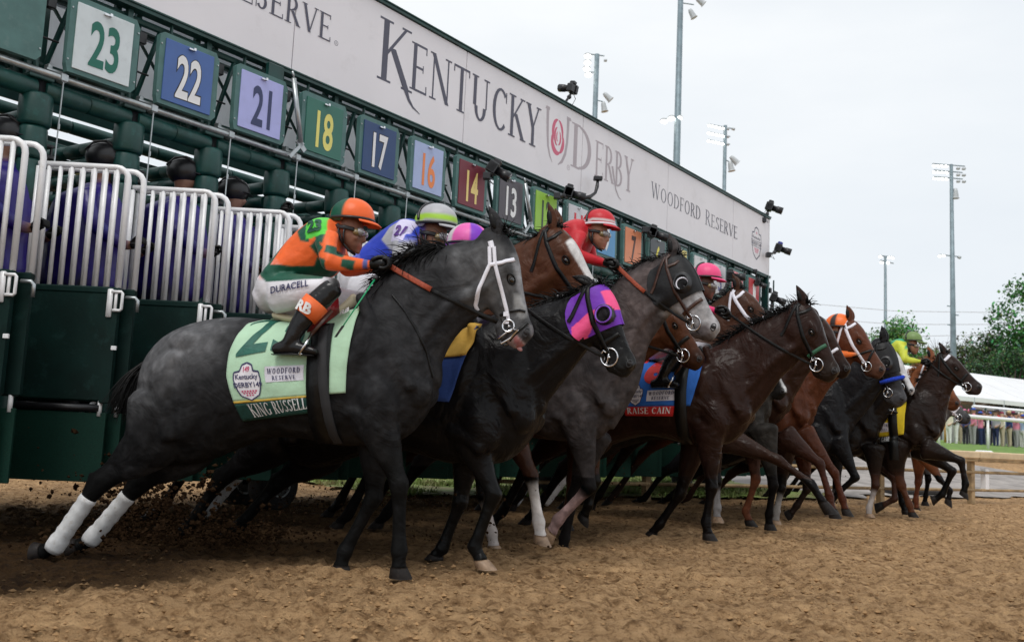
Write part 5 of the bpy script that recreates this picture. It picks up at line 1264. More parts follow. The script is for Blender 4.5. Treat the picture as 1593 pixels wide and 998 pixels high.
def saddle(h, leather=M_LEATHER, flapm=None, pommel=None, num=None):
    """light racing saddle on the withers"""
    W_, s = h['W'], h['s']; K = Skin(); J = lambda a, b: tuple(Vector(t1(a, b))*s+W_)
    se = empty('saddle'); se.parent = h['root']
    K.loft([(*J(432, 486), *J(436, 502), .11, 0, (1, 1, 1)), (*J(470, 492), *J(474, 508), .13, 0, (1, 1, 1)), (*J(520, 484), *J(524, 504), .12, 0, (1, 1, 1)), (*J(548, 458), *J(556, 480), .07, 0, (1, 1, 1))], 3, 14)
    K.B.build('saddle_seat', leather, se, True)
    for sd_ in (-1, 1):
        out = [(520, 462), (534, 456), (541, 470), (536, 490), (524, 506), (508, 522), (499, 524), (498, 505), (506, 485)]
        vs = []
        for p in out: x, z = J(*p); y = surf(h['S'].bvh, x, z, sd_, .03, sd_*.2*s); vs.append((x, y, z))
        x, z = J(520, 490); vs.append((x, surf(h['S'].bvh, x, z, sd_, .042, sd_*.25), z)); n = len(out)
        o = mobj('saddle_flap', vs, [(i, (i+1) % n, n) for i in range(n)], flapm or leather, se, True); o.modifiers.new('t', 'SOLIDIFY').thickness = .008
    return se
s1 = saddle(h, mat('cream leather', (.62, .55, .38), .5), mat('crimson leather', (.30, .008, .015), .35, coat=.4, var=.2))
def rb(txt, pxq, m, bold=.04, y=-.30, off=.05, par=None, h=H1, name='monogram'):
    V, F, w = sans(txt, bold); q = [Vector(h['F'](*p, y)) for p in pxq]; vs = []
    for a, b in V:
        a /= w; p = q[0].lerp(q[1], a).lerp(q[3].lerp(q[2], a), 1-b); vs.append((p.x, surf(h['S'].bvh, p.x, p.y, -1, off, y), p.y))
    return mobj(name, vs, F, m, par or h['root'], False)
rb('RB', ((521, 478), (536, 472), (539, 482), (524, 489)), mat('white print', (.75, .75, .75), .6), .04, -.24, .048, s1)
# other horses' tack
h = H2
PUR, PNK = (.16, .03, .42), (.85, .09, .26)
def hood2(a, b):
    hp = h['hp']; q = hp(a, b)
    if math.hypot(a-.36, b-.10) < .105: return (.012, .01, .014)
    if .10 < a < .34 and b < .05-(a-.1)*.05: return PNK
    for poly in hood2.p:
        k = inpoly(q.x, q.y, poly, 0)
        if k > 0: return PNK
    return PUR
hood2.p = [pxs(h, [(948, 455), (962, 460), (974, 480), (964, 487), (956, 472)]), pxs(h, [(922, 482), (890, 510), (895, 536), (906, 538), (926, 502), (930, 486)])]
shell(h, .02, .50, vmat('nylon hood', .55, .08, 6, .2, 60, .3), 'racing_hood', .007, hood2, 50, 60)
cup(h, .36, .10, .092, M_BLACK, mat('purple nylon', (.2, .05, .5), .5))
bridle(h['root'], h['S'], h['hp'], h['L'], BL, width=.03, browband=False, lift=.011)
h = H4
shell(h, .02, .50, vmat('black nylon hood', .5, .1, 6, .2, 60, .25), 'racing_hood', .007, lambda a, b: (.012, .012, .013), 30, 50)
cup(h, .34, .13, .095, M_BLACK, None, M_WSTRAP)
bridle(h['root'], h['S'], h['hp'], h['L'], BR_, width=.024, lift=.011)
for hh, kw in ((H3, dict(m=BL, nose_m=None, noseband=False, ring=True)), (H5, dict(m=BL)), (H6, dict(m=BL, nose_m=mat('green plaited noseband', (.02, .10, .05), .6))), (H7, dict(m=WS, width=.034)), (H8, dict(m=BL)), (H9, dict(m=BL, nose_m=WS)), (H10, dict(m=WS, figure8=True, noseband=False, width=.034)), (H12, dict(m=WS, width=.034)), (H13, dict(m=BL)), (H14, dict(m=WS)), (H15, dict(m=WS))):
    bridle(hh['root'], hh['S'], hh['hp'], hh['L'], **kw)
h = H13; strap(h['S'].bvh, [h['hp'](.10, .02), h['hp'](.115, .10), h['hp'](.12, .17)], .035, WS, h['root'], 'browband', .006)
h = H11
shell(h, .02, .50, MATS['black nylon hood'], 'racing_hood', .007, lambda a, b: (.012, .012, .013), 20, 36)
cup(h, .34, .13, .09, M_BLACK); bridle(h['root'], h['S'], h['hp'], h['L'], BL, noseband=False, lift=.011, roll=mat('blue sheepskin', (.01, .05, .50), .95, var=.3, scale=60, bump=1, bscale=120))
# cloths and girths of the others
def towel(h, Lp, Rp, m, band=None, bandu=1., girthx=None, name='saddle_towel', v1=.84):
    te = empty('saddle_towel'); te.parent = h['root']
    P = cloth(h, Lp, Rp, 0, 1, 0, v1, .012, m, 'towel_cloth', 26, 18, par=te, wr=.007, y=-.25*h['s'])
    if band: cloth(h, Lp, Rp, 0, bandu, v1, 1.02, .013, band, 'name_band', 24, 4, sides=(-1,), par=te, wr=.007, y=-.25*h['s'])
    return P, te
h = H6
BLU = mat('royal blue cotton', (.02, .13, .50), .85, var=.1, scale=12, bump=.25, bscale=50); RED = mat('red cotton', (.50, .012, .012), .85, var=.1, scale=12, bump=.25, bscale=50)
P, te = towel(h, [(985, 560), (975, 590), (972, 620), (974, 645)], [(1092, 556), (1088, 585), (1080, 615), (1070, 646)], BLU, RED, .78)
V, F, w = sans('16', .06); decal(P, ((.05, -.12), (.55, -.12), (.55, .44), (.05, .44)), V, F, w, mat('red applique', (.55, .02, .02), .7), 'numeral', te, .0155)
badge(P, (.08, .30, .44, .82), mat('navy print', (.03, .03, .10), .6), mat('navy print', (.03, .03, .10), .6), te, .015)
label2(P, (.35, .76, .55, .74), te, .015)
V, F, w = serif('RAISE CAIN', 1.3, .05); decal(P, ((.05, .86), (.74, .86), (.74, .97), (.05, .98)), V, F, w, MATS['white thread'], 'name_print', te, .017)
strap(h['S'].bvh, [h['F'](*p, -.26) for p in ((1062, 560), (1060, 610), (1060, 690))], .10, BL, h['root'], 'girth', .008, lift=.02)
h = H13
YEL = mat('yellow cotton', (.75, .56, .02), .85, var=.1, scale=12, bump=.25, bscale=50); BKC = mat('black cotton', (.012, .012, .012), .85, var=.1)
P, te = towel(h, [(1344, 620), (1338, 645), (1334, 670), (1335, 693)], [(1410, 625), (1408, 645), (1407, 665), (1405, 684)], YEL, BKC, .74, v1=.85)
badge(P, (.10, .29, .42, .80), mat('navy print', (.03, .03, .10), .6), mat('navy print', (.03, .03, .10), .6), te, .015)
label2(P, (.34, .72, .52, .74), te, .015)
V, F, w = serif('CONFIDENCE GAME', 1.5, .05); decal(P, ((.03, .88), (.72, .86), (.72, .98), (.03, .99)), V, F, w, MATS['white thread'], 'name_print', te, .017)
strap(h['S'].bvh, [h['F'](*p, -.25) for p in ((1388, 615), (1389, 650), (1392, 715))], .11, BL, h['root'], 'girth', .008, lift=.02)
h = H2
P, te = towel(h, [(600, 520), (598, 560), (600, 600), (608, 640)], [(738, 505), (728, 545), (710, 600), (692, 648)], mat('navy cotton', (.02, .06, .25), .85, var=.1, bump=.25, bscale=50), None)
cloth(h, [(690, 505), (690, 535), (688, 555)], [(740, 500), (735, 530), (726, 552)], 0, 1, 0, 1, .02, mat('gold cotton', (.60, .36, .06), .8, var=.15, scale=10, bump=.3, bscale=40), 'towel_corner', 10, 10, sides=(-1,), par=te)
for hh in (H3, H4): P, te = towel(hh, [(x, y) for x, y in [hh['F'].__class__ and (0, 0)]], [], None) if 0 else (None, None)

# ================================================================== riders
def JP(px, py, y=0.):
    x, z = F1(px, py, y); return (x-W1[0], z-W1[1])
SKIN = (.34, .17, .10); SKD = (.20, .095, .055)
M_BOOT = vmat('boot leather', .2, .3, 18, .8, 12, .3)
def jockey(h, label, silk, sleeve=None, pants=(.72, .70, .74), boot=(.010, .010, .011), helm=None, dx=0., dz=0., lean=0., skin=SKIN, voxel=.016, patches=(), paint=None, goggles=True, collar=None, piv=(470, 470), sc=1., hands=True, band=None, cap=None, helmvar=None, hc=None):
    s = h['s']*sc; W_ = h['W']; ca, sa = math.cos(lean), math.sin(lean); pv = Vector(JP(*piv))
    root = tag(empty('person', h['F'].M), label, 'jockey', 'jockeys riding')
    if hc:
        p = Vector(JP(545, 362)); d = p-pv; p = pv+Vector((ca*d.x-sa*d.y, sa*d.x+ca*d.y))+Vector(JP(550, 334))-Vector(JP(545, 362)); q = (Vector(h['F'](*hc))-W_)/s; dx, dz = q.x-p.x, q.y-p.y
    def T(px, py, y=0., rot=True):
        p = Vector(JP(px, py, y))
        if rot: d = p-pv; p = pv+Vector((ca*d.x-sa*d.y, sa*d.x+ca*d.y))+Vector((dx, dz))
        return W_+p*s
    hc0 = Vector(JP(545, 362))
    def TH(px, py, y=0.): return T(545, 362)+(Vector(JP(px, py, y))-hc0)*s
    Lh = lambda a, b, c, d, w, col: (*TH(a, b), *TH(c, d), w*s, 0, col)
    S = Skin(); slv = sleeve or silk
    Lf = lambda a, b, c, d, w, col, rot=True: (*T(a, b, 0, rot), *T(c, d, 0, rot), w*s, 0, col)
    S.loft([Lf(400, 446, 424, 486, .12, pants, False), Lf(408, 428, 440, 484, .165, pants), Lf(424, 412, 462, 462, .165, pants)], 3, 18)
    S.loft([Lf(416, 422, 440, 440, .155, silk), Lf(432, 398, 482, 436, .165, silk), Lf(450, 375, 512, 432, .17, silk), Lf(472, 355, 528, 418, .185, silk), Lf(494, 342, 532, 398, .195, silk), Lf(512, 340, 534, 382, .15, silk), Lf(522, 342, 536, 374, .09, silk)], 3, 20)
    cl = collar or silk
    S.loft([Lf(518, 346, 536, 376, .062, cl), Lf(529, 344, 544, 374, .055, skin), Lf(538, 346, 552, 372, .055, skin)], 2, 12)
    # head
    S.loft([Lh(560, 340, 524, 338, .066, skin), Lh(565, 350, 524, 350, .076, skin), Lh(564, 359, 526, 361, .075, skin), Lh(562, 367, 529, 370, .071, skin), Lh(562, 375, 533, 378, .062, skin), Lh(560, 383, 538, 384, .050, skin), Lh(555, 391, 543, 388, .032, skin)], 3, 18)
    p = TH(564, 371); S.blob(p.x, p.y, 0, .020*s, .030*s, .015*s, .25, skin); p = TH(567, 375); S.blob(p.x, p.y, 0, .014*s, .012*s, .017*s, 0, skin)
    p = TH(561, 383); S.blob(p.x, p.y, 0, .013*s, .009*s, .022*s, 0, A2(skin, (.35, .09, .07), .5)); p = TH(560, 387.); S.blob(p.x, p.y, 0, .011*s, .007*s, .019*s, 0, A2(skin, (.35, .09, .07), .5))
    p = TH(557, 393); S.blob(p.x, p.y, 0, .014*s, .012*s, .018*s, 0, skin)
    for sd_ in (-1, 1):
        p = TH(531, 368); S.blob(p.x, p.y, sd_*.074*s, .012*s, .024*s, .010*s, -.2, skin)
        p = TH(556, 372); S.blob(p.x, p.y, sd_*.045*s, .022*s, .018*s, .02*s, 0, skin)
    # arms
    def arm(sd_, sh, el, wr):
        a, b, c = [Vector((*T(*q[:2], q[2]),)) for q in (sh, el, wr)]; Y = [q[2]*s for q in (sh, el, wr)]
        S.limb([(a.x, a.y, Y[0]*.8, .074*s, .07*s, silk), (a.lerp(b, .2).x, a.lerp(b, .2).y, Y[0]*.95, .068*s, .06*s, slv), (a.lerp(b, .6).x, a.lerp(b, .6).y, (Y[0]+Y[1])/2, .055*s, .05*s, slv), (b.x, b.y, Y[1], .050*s, .048*s, slv), (b.lerp(c, .25).x, b.lerp(c, .25).y, Y[1]*.75+Y[2]*.25, .050*s, .045*s, slv), (b.lerp(c, .65).x, b.lerp(c, .65).y, Y[1]*.35+Y[2]*.65, .038*s, .034*s, slv), (c.x, c.y, Y[2], .027*s, .026*s, slv), (c.x+.03*s, c.y-.0*s, Y[2], .024*s, .024*s, skin)], 3, 12)
        d = (c-b).normalized()
        if hands:
            H_ = Skin(); n_ = Vector((-d.y, d.x)); y = Y[2]; g = (1, 1, 1); q = lambda u, v: c+d*u*s+n_*v*s
            k0, k1, k2 = q(.0, 0), q(.04, .0), q(.085, -.005)
            H_.limb([(k0.x, k0.y, y, .026*s, .026*s, g), (k1.x, k1.y, y, .036*s, .028*s, g), (k2.x, k2.y, y, .036*s, .03*s, g)], 2, 10)
            for i in range(4):
                ys = y+(-.030+.020*i)*s; e = (.028, .033, .031, .024)[i]
                f = [q(.085, .022-.003*i), q(.085+e, .012-.004*i), q(.085+e*1.05, -.022), q(.078+e*.3, -.036), q(.062, -.030)]
                H_.limb([(p.x, p.y, ys, .0115*s, .0105*s, g) for p in f], 2, 8)
            th = [q(.02, .02), q(.055, .034), q(.09, .030), q(.11, .016)]; H_.limb([(p.x, p.y, y+sd_*.03*s*(1-i/4), .012*s, .012*s, g) for i, p in enumerate(th)], 2, 8)
            H_.B.build('glove', M_LEATHER if cap is None else cap, root, True)
        return Vector((c.x+d.x*.09*s, Y[2], c.y+d.y*.09*s))
    hn = arm(-1, (505, 368, -.20), (512, 408, -.25), (576, 411, -.10)); hf = arm(1, (512, 368, .20), (540, 418, .25), (583, 418, .08))
    # legs
    for sd_ in (-1, 1):
        BT = Skin(); o = 8 if sd_ > 0 else 0; hip = T(432, 456, -.10, False); mid = T(475+o, 452, -.19, False); kn = T(520+o*1.5, 448, -.27, False)
        S.limb([(hip.x, hip.y, sd_*.10*s, .125*s, .10*s, pants), (mid.x, mid.y, sd_*.19*s, .095*s, .085*s, pants), (T(503+o, 449, -.24, False).x, T(503+o, 449, -.24, False).y, sd_*.24*s, .07*s, .065*s, pants), (kn.x, kn.y, sd_*.27*s, .060*s, .055*s, boot)], 3, 14)
        pts = [(518, 447, .063, .27), (502, 462, .067, .285), (484, 479, .066, .30), (469, 500, .058, .32), (457, 520, .047, .335), (450, 534, .044, .335)]
        BT.limb([(T(a+o, b, -y, False).x, T(a+o, b, -y, False).y, sd_*y*s, r_*s, r_*s*.9, boot) for a, b, r_, y in pts], 2, 12)
        pts = [(428, 543, .032), (444, 540, .044), (462, 541, .038), (480, 544, .030), (492, 547, .020)]
        BT.limb([(T(a+o, b, -.335, False).x, T(a+o, b, -.335, False).y, sd_*(.335)*s, r_*s, .036*s, boot) for a, b, r_ in pts], 2, 12)
        BT.build('boot', max(.011, voxel), M_BOOT, root, 3)
        # stirrup and leather
        q = T(470+o, 551, -.335, False); B = MB(); yy = sd_*.335*s
        a = T(484+o, 520, -.335, False); P = [(q.x-.0*s, yy-.05*s, q.y), (q.x+.0*s, yy+.05*s, q.y), (a.x*.5+q.x*.5+.01, yy+.045*s, (a.y+q.y)/2), (a.x, yy+.0*s, a.y), (a.x*.5+q.x*.5+.01, yy-.045*s, (a.y+q.y)/2), (q.x, yy-.05*s, q.y)]; B.path(P, .007*s, 6); B.build('stirrup_iron', M_CHROME, root, True)
        t_ = T(512, 480, -.335, False); B = MB(); B.path([(a.x, yy, a.y), (t_.x, sd_*.28*s, t_.y)], .012*s, 6, flat=(0, 1, 0)); B.build('stirrup_leather', M_BROWNL, root, True)
        # sole
        c0, c1 = T(424+o, 551, -.335, False), T(488+o, 553, -.335, False); B = MB(); B.path([(c0.x, yy, c0.y), ((c0.x+c1.x)/2, yy, (c0.y+c1.y)/2+.004*s), (c1.x, yy, c1.y)], [.028*s, .038*s, .026*s], 8, flat=(0, 0, 1)); B.build('boot_sole', M_BLACK, root, True)
    pt = patches(T) if callable(patches) else patches
    pf = (lambda co, c: paint(T, s, co, c)) if paint else None
    # boots are glossy leather: paint only, gloss comes from the skin material
    o = S.build('body', voxel, vmat('silks', .5, .10, 12, .75, 11, .35, .15, stretch=(1, 1, 2.2)), root, 4, pt, pf)
    # helmet
    c = TH(548, 338); R = Matrix.Rotation(.03, 3, 'Y'); vs = []; fs = []; cols = []; nu, nv = 40, 12
    rx, ry, rz = .135*s, .106*s, .116*s
    for j in range(nv+1):
        th = j/nv*math.radians(102)
        for i in range(nu):
            ph = 2*math.pi*i/nu; k = 1.0 if j < nv else .985
            v = Vector((rx*math.sin(th)*math.cos(ph)*k, ry*math.sin(th)*math.sin(ph)*k, rz*math.cos(th)-(.012*s*(math.cos(ph)*.5) if j > 8 else 0)))
            if j > 8 and math.cos(ph) < -.3: v.z -= .02*s*(j-8)/4
            w = R @ v; vs.append((c.x+w.x, w.y, c.y+w.z)); cols.append(helm(math.degrees(ph), j/nv))
    for j in range(nv):
        for i in range(nu): fs.append((j*nu+i, j*nu+(i+1) % nu, (j+1)*nu+(i+1) % nu, (j+1)*nu+i))
    ho = mobj('helmet', vs, fs, vmat('helmet cover', .42, .05, 5, .08, 40, .4), root, True, cols); sm = ho.modifiers.new('t', 'SOLIDIFY'); sm.thickness = -.008*s
    # peak
    B = MB(); vs = []; n = 14; hc = helm(0, .9)
    for k, (ra, dz_) in enumerate(((.93, -.012), (1.18, -.024), (1.34, -.040))):
        for i in range(n+1):
            a = math.radians(-62+124*i/n); f = (math.cos(a))**.6 if k else 1
            w = R @ Vector((rx*(.93+(ra-.93)*f)*math.cos(a), ry*(.95+(ra-.93)*.4*f)*math.sin(a), (dz_*f-.004)*s-.012*s)); vs.append((c.x+w.x, w.y, c.y+w.z))
    fs = [(k*(n+1)+i, k*(n+1)+i+1, (k+1)*(n+1)+i+1, (k+1)*(n+1)+i) for k in range(2) for i in range(n)]
    po = mobj('helmet_peak', vs, fs, MATS['helmet cover'], root, True, [hc]*len(vs)); po.modifiers.new('t', 'SOLIDIFY').thickness = .006*s
    B = MB(); q = [R @ Vector((rx*1.01*math.cos(a), ry*1.02*math.sin(a), -.020*s)) for a in [2*math.pi*i/36 for i in range(37)]]; B.path([(c.x+w.x, w.y, c.y+w.z) for w in q], .009*s, 6, flat=(0, 0, 1) if 0 else None); B.build('helmet_band', band or M_BLACK, root, True)
    if helmvar: B = MB(); q = [R @ Vector((rx*1.025*math.cos(a)*math.cos(b_), ry*1.025*math.sin(a)*math.cos(b_), rz*1.02*math.sin(b_))) for a, b_ in [(-math.radians(120+i*1.2), math.radians(i*4.2)) for i in range(20)]]; B.path([(c.x+w.x*.985, w.y*.985, c.y+w.z*.985) for w in q], .011*s, 6); B.build('goggle_strap', helmvar, root, True)
    # chin strap, goggles
    for sd_ in (-1, 1):
        P = [TH(532, 352), TH(533, 366), TH(537, 380), TH(545, 391), TH(551, 395)]; yo = (.082, .080, .068, .045, .012); B = MB(); B.path([(p.x, sd_*y*s, p.y) for p, y in zip(P, yo)], .008*s, 5); P = [TH(542, 355), TH(540, 370), TH(540, 383)]; B.path([(p.x, sd_*.080*s, p.y) for p in P], .006*s, 5); B.build('chin_strap', M_BLACK, root, True)
        if goggles:
            p = TH(563, 363); B = MB(); B.ellip((p.x, sd_*.034*s, p.y), (.028*s, .036*s, .026*s), Matrix.Rotation(.15, 3, 'Y'), 14, 9); B.build('goggle_lens', mat('goggle lens', (.30, .30, .31), .05, var=.4, scale=50, coat=1), root, True)
            B = MB(); q0 = TH(558, 364); B.ellip((q0.x, sd_*.046*s, q0.y), (.026*s, .030*s, .024*s), None, 12, 8); B.build('goggle_frame', mat('goggle frame', (.20, .15, .06), .3, coat=1), root, True)
    if goggles:
        P = [TH(556, 361), TH(543, 358), TH(528, 357)]
        for sd_ in (-1, 1): B = MB(); B.path([(p.x, sd_*y*s, p.y) for p, y in zip(P, (.072, .086, .088))], .012*s, 6, flat=(0, 1, 0)); B.build('goggle_band', M_BLACK, root, True)
    return dict(root=root, T=T, s=s, hn=hn, hf=hf, S=S)
OR, DG = (.85, .135, .025), (.006, .085, .05)
def p23(T):
    f = lambda L_: [tuple(T(*p)) for p in L_]
    return [(f([(410, 428), (424, 404), (440, 380), (452, 370), (446, 392), (434, 418), (470, 421), (500, 420), (506, 408), (530, 418), (524, 446), (430, 446)]), DG, .003, -1),
            (f([(472, 366), (484, 356), (494, 352), (496, 386), (482, 384)]), DG, .003, -1),
            (f([(497, 392), (510, 382), (524, 399), (512, 412)]), DG, .003, -1), (f([(512, 366), (524, 372), (522, 392), (512, 388), (505, 378)]), DG, .003, -1),
            (f([(528, 394), (553, 398), (550, 412), (526, 406)]), DG, .003, -1), (f([(550, 414), (566, 414), (562, 430), (548, 426)]), DG, .003, -1),
            (f([(485, 338), (517, 338), (524, 376), (491, 382)]), (.10, .62, .06), .002, -1),
            (f([(576, 398), (582, 398), (580, 424), (574, 424)]), (.10, .12, .35), .002, -1)]
def pa23(T, s, co, c):
    return c
def hm23(az, v):
    az = (az+360) % 360; k = int(((az-260) % 360)//60)
    return (OR, DG)[k % 2] if k not in (0, 1) else OR
J1 = jockey(H1, 'jockey in orange and green silks with orange and green helmet on the near grey', OR, helm=hm23, voxel=.0095, patches=p23, helmvar=None, skin=(.22, .10, .065))
# prints on the near rider
def jprint(j, txt, q4, m, y, bold=.03, name='print', serf=False):
    V, F, w = sans(txt, bold); T = j['T']; q = [T(*p, -.2, False) if serf else T(*p) for p in q4]; vs = []
    for a, b in V:
        a /= w; p = q[0].lerp(q[1], a).lerp(q[3].lerp(q[2], a), 1-b); vs.append((p.x, surf(j['S'].bvh, p.x, p.y, -1, .009, y), p.y))
    mobj(name, vs, F, m, j['root'], False)
NAVY = mat('navy print', (.03, .03, .10), .6)
jprint(J1, '23', ((489, 350), (513, 349), (516, 369), (493, 373)), mat('green print', (.005, .07, .04), .6), -.15, .05)
jprint(J1, 'DURACELL', ((421, 446), (487, 438), (488, 449), (421, 457)), NAVY, -.2, .02, 'print', True)
# knee band with RB
def tubeband(j, a, b, r0, r1, m, name):
    T = j['T']; s = j['s']; B = MB(); p, q = T(*a[:2], -abs(a[2]), False), T(*b[:2], -abs(b[2]), False); B.path([(p.x, a[2]*s, p.y), ((p.x+q.x)/2, (a[2]+b[2])/2*s, (p.y+q.y)/2), (q.x, b[2]*s, q.y)], [r0*s, (r0+r1)/2*s*1.02, r1*s], 20, cap=False); o = B.build(name, m, j['root'], True); o.modifiers.new('t', 'SOLIDIFY').thickness = .004
tubeband(J1, (493, 470, -.292), (474, 492, -.31), .074, .068, mat('orange elastic', (.85, .15, .03), .6, var=.08), 'knee_band')
tubeband(J1, (501, 470, .292), (482, 492, .31), .074, .068, mat('orange elastic', (.85, .15, .03), .6, var=.08), 'knee_band')
V, F, w = sans('RB', .05); T = J1['T']; q = [T(*p, -.30, False) for p in ((471, 466), (494, 477), (488, 493), (465, 482))]; ctr = T(483, 481, -.30, False); vs = []
ax_ = (T(474, 492, -.30, False)-T(493, 470, -.30, False)).normalized()
for a, b in V:
    a /= w; p = q[0].lerp(q[1], a).lerp(q[3].lerp(q[2], a), 1-b); d = (p-ctr); off = abs(d.x*ax_.y-d.y*ax_.x); rr = .082*J1['s']; vs.append((p.x, -.300*J1['s']-math.sqrt(max(0, rr*rr-off*off))-.001, p.y))
mobj('print', vs, F, mat('white print', (.75, .75, .75), .6), J1['root'], False)
rein(H1, J1['hn'], M_LEATHER, M_REIN, .02); rein(H1, J1['hf'], M_LEATHER, M_REIN, .02, 1)
# whips
def whip(name, a, b, label, parent_none=True, r=.007, k=.35, m2=None):
    e = tag(empty(name, Matrix.Translation(a)), label, 'whip'); a, b = Vector(a), Vector(b)
    B = MB(); B.path([(0, 0, 0), (b-a)*k], [.013, .011], 8); B.build('handle', M_BLACK, e, True)
    B = MB(); B.path([(b-a)*k, (b-a)*.82], [r*.7, r*.5], 6); B.build('shaft', m2 or M_BLACK, e, True)
    B = MB(); B.path([(b-a)*.82, (b-a)], [.015, .013], 6, flat=(0, 0, 1)); B.build('whip_flap', M_BLACK, e, True)
def wp(h, px, py, y): x, z = h['F'](px, py, y); return h['F'].M @ Vector((x, y, z))
whip('riding_whip', wp(H1, 646, 387, -.09), wp(H1, 590, 424, -.10), 'black whip handle in the hand of the orange and green jockey')
whip('riding_whip', wp(H1, 586, 430, -.22), wp(H1, 522, 524, -.42), 'whip with green shaft hanging by the shoulder of the near grey', k=.05, m2=mat('green whip shaft', (.01, .30, .12), .4))
# rider 21
Bl, Gy = (.03, .06, .50), (.42, .42, .45)
def p21(T):
    f = lambda L_: [tuple(T(*p)) for p in L_]; return [(f([(488, 362), (505, 350), (522, 360), (520, 400), (500, 396), (480, 384)]), Gy, .004, -1), (f([(499, 345), (525, 345), (526, 382), (500, 384)]), (.62, .58, .78), .002, -1)]
J3 = jockey(H3, 'jockey in royal blue silks with grey helmet and white number 21 patch', Bl, sleeve=Gy, helm=lambda a, v: (.36, .62, .05) if .70 < v < .86 else (.42, .42, .44), voxel=.012, hc=(680, 342), lean=-.22, patches=p21, helmvar=M_BLACK, skin=SKD)
jprint(J3, '21', ((504, 358), (520, 357), (520, 374), (504, 376)), mat('purple print', (.09, .03, .22), .6), -.15, .05)
def hm22(az, v):
    k = int(((az+25) % 360)//45) % 3
    return [(.75, .12, .42), (.20, .03, .50), (.75, .12, .42)][k] if not (215 < az < 235) else (.6, .6, .6)
J2 = jockey(H2, 'crouched jockey with pink and purple quartered helmet behind the grey head', (.25, .04, .5), helm=hm22, voxel=.016, hc=(730, 372))
RD = (.50, .010, .020)
J4 = jockey(H4, 'jockey in red silks and red helmet with clear goggles, head highest of the field', RD, helm=lambda a, v: (.60, .58, .58) if .80 < v < .90 else RD, voxel=.012, hc=(933, 344), lean=-.30, helmvar=M_BLACK, skin=(.36, .17, .11), band=M_WSTRAP)
J5 = jockey(H5, 'jockey in blue and yellow silks mostly hidden between the greys', (.02, .10, .45), sleeve=(.6, .5, .05), helm=lambda a, v: (.02, .10, .45), voxel=.02, dx=-.05)
J6 = jockey(H6, 'jockey in bright pink helmet with black boots on the middle dark bay', (.75, .04, .18), helm=lambda a, v: (.80, .07, .22), voxel=.016, hc=(1100, 426), lean=-.2, helmvar=M_BLACK, skin=(.10, .05, .035))
J9 = jockey(H10, 'jockey in small orange helmet behind the ears of the bright bay', (.75, .15, .02), helm=lambda a, v: (.85, .16, .02) if a % 120 > 25 else (.03, .02, .02), voxel=.022, hc=(1306, 503), hands=False)
YG = (.55, .60, .05)
def p13(T):
    f = lambda L_: [tuple(T(*p)) for p in L_]; return [(f([(495, 350), (530, 352), (528, 400), (500, 410), (470, 380)]), YG, .006, -1)]
J13 = jockey(H13, 'jockey in olive green helmet with green and yellow silks on the leader', (.01, .32, .14), sleeve=YG, helm=lambda a, v: (.16, .25, .08), voxel=.016, hc=(1420, 526), lean=-.15, patches=p13, helmvar=M_BLACK, skin=(.34, .16, .10))
for hh, jj in ((H2, J2), (H3, J3), (H4, J4), (H5, J5), (H6, J6), (H13, J13)):
    rein(hh, jj['hn'], M_LEATHER, M_REIN if hh is H4 else None, .03); 
for hh in (H2, H3, H4, H5, H6, H7, H10, H13): saddle(hh)
# ================================================================== beyond the gate
def drape(name, s0, s1, u0, u1, m, ns, nu, lift=.006, wob=0, amp=0.):
    vs = []; fs = []
    for j in range(nu+1):
        for i in range(ns+1):
            s = s0+(s1-s0)*i/ns; u = u0+(u1-u0)*j/nu
            if i in (0, ns): s += wob*noise.noise(Vector((u*1.3, i, 2)))
            if j in (0, nu): u += wob*noise.noise(Vector((s*1.3, j, 9)))
            p = BP+BS*s+BN*u; z = terr(p.x, p.y)+lift+amp*abs(noise.noise(Vector((s*2, u*2, 0)))); vs.append((p.x, p.y, z))
    for j in range(nu):
        for i in range(ns): a = j*(ns+1)+i; fs.append((a, a+1, a+ns+2, a+ns+1))
    return tagk(mobj(name, vs, fs, m, None, True), 'structure')
M_TURF = mat('turf soil', (.13, .19, .035), .95, var=.5, scale=1.6, col2=(.20, .17, .07), bump=.6, bscale=20)
M_TURF2 = mat('mown turf', (.14, .24, .04), .95, var=.3, scale=3, bump=.5, bscale=30)
M_MUD = mat('grey crusted path', (.30, .27, .25), .9, var=.35, scale=2.2, bump=.9, bscale=7, dirt=(.15, .12, .10))
drape('turf_slope', -9, -.4, .55, 11.9, M_TURF, 60, 90, .030, .5, .05)
drape('grey_path', -1.2, 13, .9, 9.6, M_MUD, 80, 80, .022, .5, .02)
drape('turf_verge', -12, 60, 9.9, 29.5, M_TURF2, 60, 30, .05, .3, .03)
# grass blades: uncountable
def blades(s0, s1, u0, u1, n, hgt, m, seed=1, clump=0.):
    rd = random.Random(seed); B = MB(); k = 0
    while k < n:
        s = rd.uniform(s0, s1); u = rd.uniform(u0, u1)
        if clump and noise.noise(Vector((s*.6, u*.6, 4))) < clump: k += .3; continue
        p = BP+BS*s+BN*u; z = terr(p.x, p.y)+.02; h = hgt*rd.uniform(.4, 1.3); a = rd.uniform(0, 6.28); w = .012*rd.uniform(.6, 1.5)*max(1, hgt/.06); dx, dy = math.cos(a)*w, math.sin(a)*w; l = rd.gauss(0, .4)*h
        B.v += [Vector((p.x-dx, p.y-dy, z)), Vector((p.x+dx, p.y+dy, z)), Vector((p.x+l, p.y+l*.5, z+h))]; q = len(B.v); B.f.append((q-3, q-2, q-1)); B.c += [(1, 1, 1)]*3; k += 1
    return tagk(B.build('grass', m, None, False), 'stuff')
blades(-9, -.4, .6, 11.9, 26000, .09, mat('grass blade', (.15, .24, .05), .8, var=.5, scale=1.5, col2=(.24, .22, .10)), 1, -.12)
